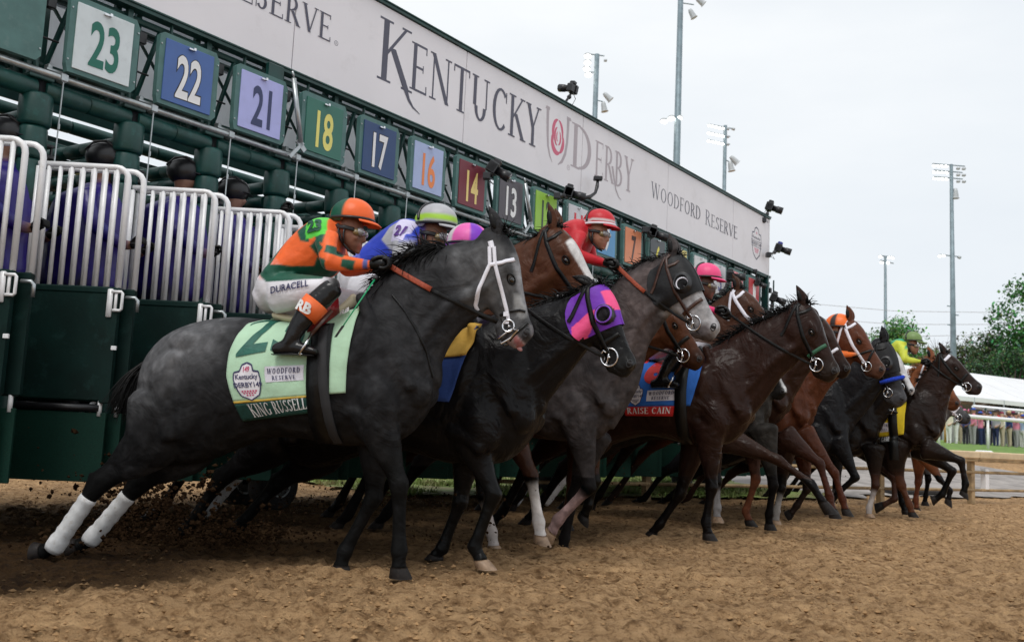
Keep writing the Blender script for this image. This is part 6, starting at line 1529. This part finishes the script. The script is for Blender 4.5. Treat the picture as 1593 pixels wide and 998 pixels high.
blades(-8, 14, 9.9, 16, 22000, .07, mat('mown grass blade', (.14, .26, .04), .8, var=.3, scale=2), 2)
# wooden barrier along the foot of the bank
M_WOOD = mat('weathered timber', (.36, .25, .13), .8, var=.35, scale=6, bump=.3, bscale=40, dirt=(.16, .11, .07))
M_WOOD2 = mat('pale painted timber', (.62, .48, .30), .7, var=.15, scale=6, dirt=(.4, .3, .2))
bar = tag(empty('barrier_fence', Matrix(((BS.x, BN.x, 0, BP.x), (BS.y, BN.y, 0, BP.y), (0, 0, 1, 0), (0, 0, 0, 1)))), 'low timber barrier of horizontal rails at the foot of the turf bank', 'fence')
for a in range(-3, 4):
    x0, x1 = a*2.6+.2, a*2.6+2.78
    if x1 > 1.9:
        xs = max(x0, 1.9); B = MB(); B.box(((xs+x1)/2, 0, .90), (x1-xs, .16, .14), bev=.02); B.build('top_rail', M_WOOD2, bar)
        B = MB(); B.box(((xs+x1)/2, .01, .80), (x1-xs, .13, .05), bev=.01); B.build('rail', M_WOOD, bar)
    B = MB(); B.tube((x0, .05, .58), (x1, .05, .58), .028, 8); B.build('rail', M_WOOD, bar, True)
    B = MB(); B.tube((x0, .05, .25), (x1, .05, .25), .026, 8); B.build('rail', M_WOOD, bar, True)
    B = MB(); B.box((x1-.02, .09, .45 if x1 > 1.9 else .34), (.10, .10, .92 if x1 > 1.9 else .70), bev=.01); B.build('post', M_WOOD, bar)
B = MB(); B.box((3.2, .1, .80+.12), (.32, .17, .15), bev=.02); B.box((3.2, .09, .45), (.11, .10, .42), bev=.01); B.build('rail_joint', M_WHITE, bar)
q = BP+BS*2.6+BN*1.2; tl = tag(empty('cable_ramp', frame_m(Vector((q.x, q.y, terr(q.x, q.y))), math.atan2(BS.y, BS.x))), 'black rubber cable ramp lying on the path behind the timber barrier', 'cable ramp')
B = MB(); B.box((0, 0, .06), (1.6, .4, .10), bev=.03); B.build('ramp_body', M_RUBBER, tl)
for i in range(5): B = MB(); B.box((-.6+.3*i, 0, .115), (.05, .36, .012)); B.build('ridge', M_BLACK, tl)
# white running rail
def run_rail(label, u, s0, s1, step, hgt, r, first):
    p0 = BP+BS*s0+BN*u
    e = tag(empty('running_rail', Matrix.Translation((p0.x, p0.y, terr(p0.x, p0.y)))), label, 'rail'); o = Vector((p0.x, p0.y, terr(p0.x, p0.y)))
    P = []; s = s0
    while s <= s1: q = BP+BS*s+BN*u; P.append(Vector((q.x, q.y, terr(q.x, q.y)+hgt))-o); s += step
    B = MB(); B.path(P, r, 10); B.build('rail', M_WHITE, e, True)
    for i, p in enumerate(P):
        B = MB(); B.tube(p-Vector((0, 0, hgt)), p, r*.9 if i % 3 == first else r*.6, 8); B.build('post', M_WHITE, e, True)
pr = hit(1500, 698)
ur = (pr-BP).dot(BN); srr = (Vector((pr.x, pr.y, 0))-BP).dot(BS)
run_rail('white round topped running rail on the grass bank in front of the crowd', ur, srr-1.6*3, srr+14, 1.6*2, 1.30, .085, 0)
# ---------------- crowd
def spectator(loc, shirt, pants, skin, hatc, label, armup=False, seed=0, hgt=1.72):
    rd = random.Random(seed); e = tag(empty('person', frame_m(loc, rd.uniform(-.4, .4))), label, 'spectator', 'spectators behind the rail'); k = hgt/1.72; S = Skin()
    lf = lambda z, w, d, c, x=0: (0+d*k, z*k, -d*k, z*k, w*k, x, c)
    # here x is towards/away, y is sideways
    S.loft([lf(1.40, .20, .09, shirt), lf(1.30, .22, .12, shirt), lf(1.10, .18, .13, shirt), lf(.95, .17, .13, shirt), lf(.86, .18, .13, pants), lf(.78, .17, .12, pants)], 2, 12)
    S.loft([lf(1.36, .06, .06, skin), lf(1.47, .055, .055, skin), lf(1.52, .07, .085, skin), lf(1.60, .078, .095, skin), lf(1.68, .072, .09, hatc), lf(1.72, .04, .05, hatc)], 2, 10)
    for sd_ in (-1, 1):
        S.limb([(0, .84*k, sd_*.09*k, .10*k, .09*k, pants), (0, .48*k, sd_*.10*k, .07*k, .065*k, pants), (.0, .08*k, sd_*.10*k, .05*k, .05*k, pants), (-.06, .03*k, sd_*.10*k, .04, .05, (.05, .05, .05))], 2, 8)
        if armup and (sd_ > 0 or rd.random() < .5): P = [(0, 1.34, .2, .055), (-.16, 1.30, .26, .042), (-.24, 1.56, .16, .035), (-.26, 1.62, .10, .04)]
        else: P = [(0, 1.34, .2, .055), (.02, 1.10, .25, .042), (-.10, .95, .20, .035), (-.15, .93, .12, .038)]
        S.limb([(a, b*k, sd_*c*k, r_*k, r_*k, shirt if i < 2 else skin) for i, (a, b, c, r_) in enumerate(P)], 2, 8)
    S.build('body', .030, vmat('clothes', .8, .12, 9, .2, 40, .2), e, 2)
    kind = rd.random()
    B = MB()
    if kind < .35: B.ellip((0, 0, 1.67*k), (.10, .085, .075), None, 10, 6); B.box((-.10, 0, 1.665*k), (.10, .13, .012)); B.build('cap', mat('hat %d' % (seed % 7), hatc, .8), e, True)
    elif kind < .7: B.ellip((0, 0, 1.67*k), (.10, .085, .075), None, 10, 6); B.ellip((0, 0, 1.655*k), (.20, .18, .012), None, 14, 4); B.build('hat', mat('hat %d' % (seed % 7), hatc, .8), e, True)
    else: B.ellip((.015, 0, 1.65*k), (.098, .09, .09), None, 10, 6); B.build('hair', mat('hair brown', (.05, .03, .02), .7), e, True)
SH = [('lavender', (.42, .36, .55)), ('pale blue', (.40, .52, .70)), ('black', (.02, .02, .025)), ('white', (.75, .74, .72)), ('teal', (.03, .32, .30)), ('navy', (.03, .05, .15)), ('pink', (.70, .25, .35)), ('grey', (.35, .36, .38)), ('red', (.5, .05, .05)), ('sky blue checked', (.30, .42, .62)), ('cream', (.68, .62, .50)), ('dark green', (.02, .12, .09))]
PT = [('grey', (.32, .32, .32)), ('dark', (.03, .03, .04)), ('khaki', (.42, .36, .26)), ('navy', (.03, .04, .10)), ('white', (.65, .65, .63))]
HT = [('blue', (.04, .10, .45)), ('pink', (.75, .20, .35)), ('straw', (.60, .48, .28)), ('white', (.75, .75, .74)), ('dark', (.03, .02, .02)), ('maroon', (.25, .03, .08)), ('grey', (.3, .3, .3))]
rc = random.Random(12); cn = 0
def bank_at(px, u):
    d = ray(px, 650); d.z = 0; d.normalize(); t = (u+BP.dot(BN))/d.dot(BN); p = d*t; return Vector((p.x, p.y, terr(p.x, p.y)))
ORD = ['first', 'second', 'third', 'fourth', 'fifth', 'sixth', 'seventh', 'eighth', 'ninth', 'tenth', 'eleventh', 'twelfth', 'thirteenth', 'fourteenth', 'fifteenth', 'sixteenth']
for row in range(3):
    px = 1476+row*6; i_ = 0
    while px < 1618:
        loc = bank_at(px, ur+4.2+row*.9+rc.uniform(-.25, .25)); s_, p_, h_ = rc.choice(SH), rc.choice(PT), rc.choice(HT)
        sk = rc.choice(((.45, .25, .18), (.50, .30, .22), (.16, .08, .05)))
        spectator(loc, s_[1], p_[1], sk, h_[1], 'spectator in %s top, %s trousers, %s from left, %s row' % (s_[0], p_[0], ORD[i_], ['front', 'second', 'back'][row]), rc.random() < .6, cn, rc.uniform(1.6, 1.85)); cn += 1; i_ += 1
        px += rc.uniform(9.5, 14.5)
# bare ground under the crowd, canopy, tent
def on_bank(px, u):
    d = ray(px, 650); d.z = 0; d.normalize(); t = (u+BP.dot(BN))/d.dot(BN); p = d*t; return Vector((p.x, p.y, terr(p.x, p.y)))
UB = ur+17
tp0, tp1 = on_bank(1415, UB), on_bank(1760, UB)
tx = (tp1-tp0).normalized(); ty = Vector((-tx.y, tx.x, 0)); tln = (tp1-tp0).length
def topz(p, px, py): d = ray(px, py); return CAMH+d.z/math.hypot(d.x, d.y)*math.hypot(p.x, p.y)
pm = on_bank(1560, UB); zE = topz(pm, 1560, 622); zR = topz(on_bank(1560, UB+6), 1560, 586)
zg = pm.z
TM = Matrix(((tx.x, ty.x, 0, tp0.x), (tx.y, ty.y, 0, tp0.y), (0, 0, 1, zg), (0, 0, 0, 1)))
tent = tag(empty('marquee_tent', TM), 'long white marquee tent behind the crowd with sloping roof', 'tent')
zE -= zg; zR -= zg; nb = 8
for i in range(nb):
    x0, x1 = tln*i/nb+.03, tln*(i+1)/nb-.03; B = MB()
    B.add([(x0, 0, zE), (x1, 0, zE), (x1, 6, zR), (x0, 6, zR), (x0, 12, zE), (x1, 12, zE)], [(0, 1, 2, 3), (3, 2, 5, 4)]); o = B.build('roof_panel', mat('marquee pvc', (.80, .80, .81), .5, var=.04, scale=.6), tent); o.modifiers.new('t', 'SOLIDIFY').thickness = .03
    B = MB(); B.box(((x0+x1)/2, -.02, zE-.17), (x1-x0, .04, .30)); B.build('valance', mat('marquee pvc', (.8, .8, .81), .5), tent)
    B = MB(); B.tube((x1+.03, 0, 0), (x1+.03, 0, zE), .06, 8); B.build('tent_pole', M_STEEL, tent)
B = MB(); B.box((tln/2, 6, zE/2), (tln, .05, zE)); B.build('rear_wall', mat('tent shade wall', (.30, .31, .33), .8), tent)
# white camera gantry beam and green post in front of the crowd
p0 = on_bank(1514, ur+6); p1 = on_bank(1640, ur+6); bz = topz(p0, 1514, 632)
gb = tag(empty('lighting_truss', Matrix.Translation(p0)), 'white box truss beam on posts over the crowd', 'truss')
B = MB(); L0 = Vector((0, 0, bz-p0.z)); L1 = p1-p0; L1.z = bz-p0.z
B.tube(L0, L1, .10, 4); B.build('beam', M_WHITE, gb)
B = MB(); B.tube(L0-Vector((0, 0, .55)), L1-Vector((0, 0, .55)), .05, 4); B.build('beam', M_WHITE, gb)
for i in range(9): B = MB(); q = L0.lerp(L1, i/8); B.tube(q, q-Vector((0, 0, .55)), .04, 4); B.build('strut', M_WHITE, gb)
for px in (1532, 1640):
    q = on_bank(px, ur+6)-p0; B = MB(); B.tube((q.x, q.y, q.z-.1), (q.x, q.y, bz-p0.z), .09, 8); B.build('post', M_GREEN, gb)
q = on_bank(1474, ur+5); pb = tag(empty('padded_post', Matrix.Translation(q)), 'yellow brown padded post beside the rail left of the crowd', 'post')
B = MB(); B.tube((0, 0, 0), (0, 0, 1.15), .16, 12); B.build('pad', mat('tan vinyl', (.45, .24, .05), .6), pb, True); B = MB(); B.tube((0, 0, 1.1), (0, 0, 1.25), .05, 8); B.build('cap', M_WHITE, pb, True)
q = on_bank(1578, UB+24); rf = tag(empty('hospitality_building', Matrix.Translation(q)), 'low dark glazed building with white roof edge behind the tent', 'building')
zt = topz(q, 1578, 577)-q.z; B = MB(); B.box((6, 0, zt*.5), (14, 8, zt)); B.build('wall', mat('dark glazing', (.03, .04, .05), .2), rf)
B = MB(); B.box((6, 0, zt+.2), (15, 9, .45), bev=.1); B.build('roof', M_WHITE, rf)
for i in range(7): B = MB(); B.box((-.2+2*i, -4.02, zt*.75), (.08, .06, zt*.45)); B.build('mullion', M_STEEL, rf)
# ---------------- trees
def tree(px, Y, py_top, crown_w, label, col, n=5200, seed=1, bare=False, base=1.77):
    rd = random.Random(seed); d = ray(px, 680); x = d.x/d.y*Y; top = topz(Vector((x, Y, 0)), px, py_top); H_ = top-base; Wd = crown_w/FPX*Y/2
    e = tag(empty('tree', Matrix.Translation((x, Y, base))), label, 'tree', 'trees beyond the tents')
    B = MB(); B.path([(0, 0, -.3), (.1, 0, H_*.25), (-.1, .1, H_*.55), (.1, 0, H_*.8)], [H_*.028, H_*.022, H_*.014, H_*.004], 8)
    cl = []
    for i in range(15):
        a = rd.uniform(0, 6.28); z0 = H_*rd.uniform(.2, .55); z1 = H_*rd.uniform(.35, .95); r = Wd*rd.uniform(.35, .95)*math.sqrt(max(.08, 1-((z1/H_-.5)/.55)**2)); q = Vector((r*math.cos(a), r*math.sin(a), z1))
        B.path([(0, 0, z0), tuple(q*.5+Vector((0, 0, z0*.45+z1*.05))), tuple(q)], [H_*.010, H_*.007, H_*.003], 5); cl.append((q, H_*.14*rd.uniform(.6, 1.2)))
    for i in range(26):
        a = rd.uniform(0, 6.28); z1 = H_*rd.uniform(.16, .97); r = Wd*rd.uniform(.1, 1.0)*math.sqrt(max(.06, 1-((z1/H_-.5)/.52)**2)); cl.append((Vector((r*math.cos(a), r*math.sin(a), z1)), H_*.12*rd.uniform(.5, 1.2)))
    B.build('trunk', mat('bark', (.06, .045, .035), .9, var=.3), e, True)
    B = MB()
    if bare:
        for i in range(400):
            q, rr = rd.choice(cl); p = q+Vector((rd.gauss(0, rr*.5), rd.gauss(0, rr*.5), rd.gauss(0, rr*.5))); B.path([q, p+Vector((0, 0, rr*.3))], [.03, .01], 3, cap=False)
        B.build('twigs', mat('bark', (.06, .045, .035), .9), e); return
    C = []
    for i in range(int(n*1.6)):
        q, rr = rd.choice(cl); dd = Vector((rd.gauss(0, 1), rd.gauss(0, 1), rd.gauss(0, .8))).normalized()*rr*(rd.random()**.45); p = q+dd; sz = H_*.0155*rd.uniform(.5, 1.5)
        R_ = Matrix.Rotation(rd.uniform(0, 6), 3, 'Z') @ Matrix.Rotation(rd.uniform(-1.2, 1.2), 3, 'X'); B.add([p+R_ @ Vector(v)*sz for v in ((-.5, 0, 0), (0, -.7, 0), (.5, 0, 0), (0, .8, .1))], [(0, 1, 2, 3)], tuple(c*rd.uniform(.8, 2.1) for c in col))
    B.build('crown', vmat('leaves', .7, .15, 2, .1, 5, .2), e, False, True)
tree(1398, 95, 497, 95, 'bright green broad tree behind the slim far light mast', (0.085, 0.194, 0.062), 5200, 3)
tree(1362, 110, 520, 60, 'small green tree at the left edge of the tree line', (0.078, 0.171, 0.062), 3000, 4)
tree(1440, 100, 545, 70, 'dull green bush like tree behind the chestnut mane', (0.109, 0.155, 0.062), 3500, 5)
tree(1462, 120, 535, 60, 'bare twiggy tree left of the tall light mast', (0.078, 0.062, 0.062), 100, 6, True)
tree(1476, 105, 538, 44, 'dark reddish tree just left of the tall light mast', (0.078, 0.054, 0.046), 2500, 7)
tree(1508, 105, 524, 80, 'dark olive tree directly right of the tall light mast', (0.085, 0.116, 0.054), 4500, 8)
tree(1545, 95, 508, 95, 'grey green tree in the middle of the right tree group', (0.070, 0.109, 0.054), 5500, 9)
tree(1608, 90, 446, 120, 'tallest green tree cut by the right edge of the photo', (0.054, 0.147, 0.046), 8000, 10)
tree(1580, 85, 545, 90, 'dense dark lower tree above the tent roof', (0.046, 0.085, 0.039), 5500, 11)
tree(1520, 88, 556, 80, 'low dark tree above the white tent', (0.054, 0.093, 0.046), 4500, 12)
tree(1465, 90, 565, 70, 'low dark tree behind the leading horse head', (0.054, 0.085, 0.046), 3500, 13)
# ---------------- light masts
M_LAMP = emit('lit lamp glass', (1, .96, .88), 6); M_HEAD = mat('lamp housing', (.45, .47, .48), .5, metal=.2, var=.1)
def mast(px, pyb, pyt, Y, r0, r1, label, heads, arms=(), extra=()):
    d = ray(px, pyb); x = d.x/d.y*Y; zt = at_y(px, pyt, Y).z; e = tag(empty('light_mast', Matrix.Translation((x, Y, 0))), label, 'light mast', 'floodlight masts'); o = Vector((x, Y, 0))
    B = MB(); B.tube((0, 0, 0), (0, 0, zt), r0, 12, r1); B.build('pole', M_POLE, e, True)
    k = Y/FPX
    for (dx, py, kind, ang) in heads:
        z = at_y(px, py, Y).z; c = Vector((dx*k, 0, z)); he = empty('lamp_head'); he.parent = e; he.location = c
        B = MB()
        if kind == 'lit':
            B.ellip((0, -.1*k*4, 0), (3.0*k, 3*k, 2.2*k), None, 12, 7); B.build('housing', M_HEAD, he, True)
            B = MB(); B.ellip((-.6*k, -2.2*k, -.9*k), (2.6*k, 1.2*k, 1.8*k), None, 12, 7); B.build('lens', M_LAMP, he, True)
        elif kind == 'dish':
            B.ellip((0, 0, 0), (6*k, 6*k, 4*k), None, 14, 8); B.build('housing', M_HEAD, he, True)
            B = MB(); B.ellip((0, -.5*k, -1.6*k), (5.4*k, 5.6*k, 3.6*k), None, 14, 8); B.build('lens', M_LAMP, he, True)
        elif kind == 'off':
            R = Matrix.Rotation(ang, 3, 'Y'); B.box((0, 0, 0), (5*k, 4*k, 3.6*k), R, .6*k); B.build('housing', M_HEAD, he, True)
        else:
            R = Matrix.Rotation(ang, 3, 'Y'); n = 12; vs = []
            for t, rr in ((-.5, 2.6), (-.3, 3.8), (.4, 5.0), (.5, 6.2)):
                for i in range(n): a = 2*math.pi*i/n; vs.append(R @ Vector((rr*k*math.cos(a), rr*k*math.sin(a), -t*16*k)))
            fs = [(i*n+j, i*n+(j+1) % n, (i+1)*n+(j+1) % n, (i+1)*n+j) for i in range(3) for j in range(n)]+[tuple(range(n)), tuple(range(3*n, 4*n))]; B.add(vs, fs); B.build('housing', M_HEAD, he, False)
    for (x0, y0, x1, y1) in arms:
        B = MB(); B.tube((x0*k, 0, at_y(px, y0, Y).z), (x1*k, 0, at_y(px, y1, Y).z), .9*k, 6); B.build('arm', M_POLE, e)
mast(1045, 560, -60, 60, .30, .17, 'nearest and thickest light mast rising out of the top of the photo', [(19, 20, 'cone', -.5), (32, 0, 'cone', -.9), (-22, 188, 'dish', 0), (-10, 183, 'dish', 0), (2, 182, 'dish', 0)], [(0, 4, 22, 6), (-24, 186, 4, 181)])
hd = [(-14, 86+i*10, 'dish', 0) for i in range(4)]+[(-9, 84, 'off', 0)]
mast(912, 560, 84, 75, .26, .20, 'light mast with stacked lit lamps just above the banner', [(-15, 86, 'dish', 0), (-15, 96, 'dish', 0), (-16, 106, 'dish', 0), (-13, 115, 'dish', 0), (14, 93, 'off', 0), (19, 149, 'cone', -.8), (14, 165, 'cone', -.2)], [(-12, 84, 12, 86), (-12, 112, 0, 112), (0, 155, 12, 157)])
H3_ = [(-26+5.6*i, 196+12*j+i*.9, 'lit', 0) for j in range(3) for i in range(5)]+[(4, 200+12*j, 'off', .2) for j in range(3)]+[(13, 200, 'off', .3), (15, 248, 'cone', -.8), (10, 258, 'cone', -.2)]
mast(1121, 600, 195, 105, .28, .20, 'light mast with three rows of lit lamps above the right part of the banner', H3_, [(-28, 194, 16, 200), (-28, 206, 8, 212), (-28, 218, 8, 224), (0, 248, 12, 253)])
H5_ = [(-28+6.5*i, 259+10*j, 'lit', 0) for j in range(3) for i in range(4)]+[(11+9*i, 262+10*j, 'off', 0) for j in range(3) for i in range(2)]+[(6, 301, 'cone', 0), (-14, 398, 'lit', 0), (-20, 399, 'lit', 0), (11, 400, 'off', .5)]
mast(1485, 720, 256, 72, .27, .12, 'tall light mast rising at right above the trees', H5_, [(-30, 256, 22, 258), (-28, 266, 18, 268), (-28, 276, 18, 278), (-20, 397, 14, 399), (-9, 476, 0, 477), (0, 489, 9, 490), (-9, 505, 0, 506)])
mast(1378, 700, 398, 170, .40, .22, 'slim distant light mast with four lit lamps over the bright green tree', [(-8, 399, 'lit', 0), (6, 400, 'lit', 0), (11, 400, 'lit', 0), (-6, 408, 'lit', 0), (4, 408, 'lit', 0)], [(-10, 398, 14, 399), (-8, 405, 13, 409)])
# overhead wires
for k, (a, b) in enumerate((((1195, 462), (1593, 482)), ((1195, 485), (1593, 500)), ((1195, 508), (1593, 515)))):
    p, q = at_y(*a, 150), at_y(*b, 150); d = q-p; B = MB(); B.path([(-d*.3), (d*.5-Vector((0, 0, 1.2))), d*1.3], .035, 4); o = B.build('overhead_wire', M_STEEL); o.location = p
    tag(o, ['highest', 'middle', 'lowest'][k]+' of three thin overhead wires crossing the sky at right', 'wire')
# ---------------- remote cameras clamped to the gate
def camera(px, py, q, label, yaw, pitch, s=1., col=None, clamp=(0, -.2)):
    P = on_plane(px, py, GP+GN*q, GN); e = tag(empty('remote_camera', Matrix.Translation(P)), label, 'camera', 'remote cameras clamped to the gate')
    R = Matrix.Rotation(yaw, 3, 'Z') @ Matrix.Rotation(pitch, 3, 'Y')      # lens looks along local +x
    T = lambda x, y, z: R @ Vector((x*s, y*s, z*s))
    B = MB(); B.box(T(0, 0, 0), (.075*s, .15*s, .11*s), R, .012*s); B.box(T(-.0, -.05, .0), (.10*s, .05*s, .12*s), R, .012*s); B.build('camera_body', M_BLACK, e)
    B = MB(); B.box(T(.0, 0, .075), (.07*s, .06*s, .05*s), R, .012*s); B.build('viewfinder_hump', col or M_BLACK, e)
    B = MB(); B.path([T(.03, 0, 0), T(.10, 0, 0), T(.105, 0, 0), T(.19, 0, 0)], [.042*s, .042*s, .048*s, .050*s], 14); B.build('lens', M_BLACK, e, True)
    B = MB(); B.path([T(.186, 0, 0), T(.1915, 0, 0)], [.043*s, .043*s], 14); B.build('lens_glass', mat('lens glass', (.03, .02, .03), .05, coat=1), e, True)
    g = P-GP; c = Vector((clamp[0]*GD.x, clamp[0]*GD.y, clamp[1])); B = MB(); B.tube(T(0, 0, -.05), c*.45+Vector((.01, 0, -.02)), .016*s, 6); B.ellip(c*.45+Vector((.01, 0, -.02)), (.03*s, .03*s, .03*s), None, 8, 6); B.tube(c*.45+Vector((.01, 0, -.02)), c, .016*s, 6); B.build('clamp_arm', M_BLACK, e)
    B = MB(); B.box(c, (.07*s, .07*s, .07*s), None, .01); B.build('clamp', M_BLACK, e)
    B = MB(); B.path([T(-.03, .02, -.05), T(-.06, .0, -.13)+Vector((.02, 0, 0)), c*.7+Vector((.06, 0, -.12)), c], .0045, 5); B.build('cable', M_BLACK, e)
camera(768, 262, -.28, 'black remote camera between the 14 and 13 boards', -.2, .55, 1.15, None, (-.12, -.12))
camera(884, 300, -.28, 'black remote camera with blue top above the red 11', .0, .25, 1.15, None, (-.25, -.10))
camera(890, 138, .05, 'black remote camera standing on the banner edge by the stacked lamps', 2.6, -.2, 1.05, None, (-.18, -.27))
camera(1197, 322, .0, 'remote camera on top of the right end of the banner', -.3, .35, 1.35, None, (-.3, -.32))
camera(1211, 386, -.1, 'remote camera with red strap on an arm off the banner end', -.3, .35, 1.3, mat('blue tape', (.02, .03, .25), .5), (-.5, -.22))
camera(1014, 362, -.28, 'black remote camera above the 6 board', .0, .3, 1.25, None, (-.2, .0))
camera(1136, 430, -.3, 'long lensed remote camera below the banner near its right end', -.25, .05, 1.3, None, (-.3, -.3))
camera(1203, 463, -.3, 'remote camera low at the gate end behind the white bridle', -.2, .4, 1.25, None, (-.2, -.3))
camera(1178, 440, -.2, 'small remote camera hanging at the last gate post', -.2, .4, .9, None, (-.1, .2))
P = on_plane(918, 300, GP-GN*.15, GN); e = tag(empty('camera_arm', Matrix.Translation(P)), 'jointed black gooseneck arm rising in front of the white banner', 'camera arm')
B = MB(); Q = [on_plane(a, b, GP-GN*.15, GN)-P for a, b in ((905, 308), (918, 306), (926, 300), (929, 290), (930, 280))]; B.path(Q, [.022, .026, .02, .026, .018], 8); B.build('gooseneck', M_BLACK, e, True)
B = MB(); B.box(Q[-1]+Vector((0, 0, .02)), (.12, .08, .06), None, .012); B.build('mount_head', M_BLACK, e)
# ---------------- starters standing in the stalls
def starter(px, py, q, label, up=False):
    hp_ = on_plane(px, py, GP+GN*q, GN); base = Vector((hp_.x, hp_.y, 0)); e = tag(empty('person', Matrix.Translation(base)), label, 'gate crew', 'gate crew in the stalls'); h0 = hp_.z-1.63
    S = Skin(); PU, SKN, DKP = (.018, .008, .16), (.24, .12, .08), (.02, .02, .022)
    lf = lambda z, w, d, c, x=0, o=0.: (o+w, z+h0, o-w, z+h0, d, x, c)   # broadside to the camera in x
    S.loft([lf(1.36, .16, .12, PU), lf(1.28, .28, .17, PU, 0, -.03), lf(1.05, .33, .19, PU, 0, -.04), lf(.80, .33, .19, PU, 0, -.04), lf(.60, .34, .19, PU, 0, -.04), lf(.5, .22, .16, DKP)], 3, 16)
    S.loft([lf(1.34, .06, .06, SKN, 0, .02), lf(1.44, .06, .06, SKN, 0, .03), lf(1.50, .08, .07, SKN, 0, .04), lf(1.58, .10, .08, SKN, 0, .04), lf(1.66, .09, .075, SKN, 0, .03)], 3, 14)
    p = (.135, 1.535+h0); S.blob(p[0], p[1], 0, .02, .03, .016, 0, SKN)
    for s_ in (-1, 1):
        S.limb([(0, .55+h0, s_*.1, .12, .10, DKP), (0, .2+h0, s_*.11, .09, .08, DKP), (0, -.25+h0, s_*.11, .07, .06, DKP), (0.03, -.55+h0, s_*.11, .05, .05, DKP), (.1, -.60+h0, s_*.11, .05, .05, DKP)], 2, 10)
        if up and s_ > 0: P_ = [(.05, 1.28, .2, .075), (.22, 1.32, .26, .065), (.38, 1.42, .2, .05), (.42, 1.52, .18, .04)]
        else: P_ = [(.02, 1.28, .22, .075), (.12, 1.05, .30, .065), (.28, .92, .2, .05), (.35, .92, .12, .04)]
        S.limb([(a, b+h0, s_*c, r, r, PU if i < 3 else SKN) for i, (a, b, c, r) in enumerate(P_)], 2, 10)
        gp_ = P_[-1]; H_ = Skin(); 
        for f_ in range(4): H_.limb([(gp_[0]+.02, gp_[1]+h0+.03, s_*gp_[2]+(f_-1.5)*.022, .014, .013, (1, 1, 1)), (gp_[0]+.05, gp_[1]+h0+.06, s_*gp_[2]+(f_-1.5)*.022, .013, .012, (1, 1, 1)), (gp_[0]+.085, gp_[1]+h0+.05, s_*gp_[2]+(f_-1.5)*.022, .012, .011, (1, 1, 1)), (gp_[0]+.09, gp_[1]+h0+.015, s_*gp_[2]+(f_-1.5)*.022, .011, .010, (1, 1, 1))], 2, 6)
        H_.limb([(gp_[0], gp_[1]+h0, s_*gp_[2], .035, .04, (1, 1, 1)), (gp_[0]+.045, gp_[1]+h0+.03, s_*gp_[2], .038, .042, (1, 1, 1))], 2, 8); H_.limb([(gp_[0]+.01, gp_[1]+h0, s_*gp_[2]-.04, .014, .014, (1, 1, 1)), (gp_[0]+.06, gp_[1]+h0-.0, s_*gp_[2]-.045, .013, .013, (1, 1, 1))], 2, 6)
        H_.B.build('glove', M_LEATHER, e, True)
    S.build('body', .017, vmat('rain jacket', .38, .25, 6, 1., 7, .5), e, 3)
    B = MB(); B.ellip((.03, 0, 1.625+h0), (.145, .115, .115), None, 20, 12); B.build('helmet', M_BLACK, e, True)
    for i in range(5): B = MB(); a = (i-2)*.035; B.path([(-.10, a*.9, 1.66+h0), (-.03, a, 1.725+h0+.012*(1-abs(i-2)/2)), (.06, a, 1.735+h0+.012*(1-abs(i-2)/2)), (.14, a*.8, 1.68+h0)], .008, 5); B.build('helmet_rib', HAIRGRY, e, True)
    B = MB(); B.box((.155, 0, 1.60+h0), (.07, .15, .012), Matrix.Rotation(.2, 3, 'Y'), .004); B.build('helmet_peak', M_BLACK, e)
starter(4, 205, .15, 'starter in purple jacket cut by the left photo edge, dark helmet')
starter(157, 243, .15, 'starter in purple jacket behind the first full set of white bars')
starter(281, 266, .15, 'starter in purple jacket with helmet below the pipe between boards 22 and 21')
starter(358, 296, .15, 'starter in purple jacket reaching one arm up behind the third set of bars', True)
starter(598, 352, .15, 'starter with raised hand between the orange and the grey helmets', True)
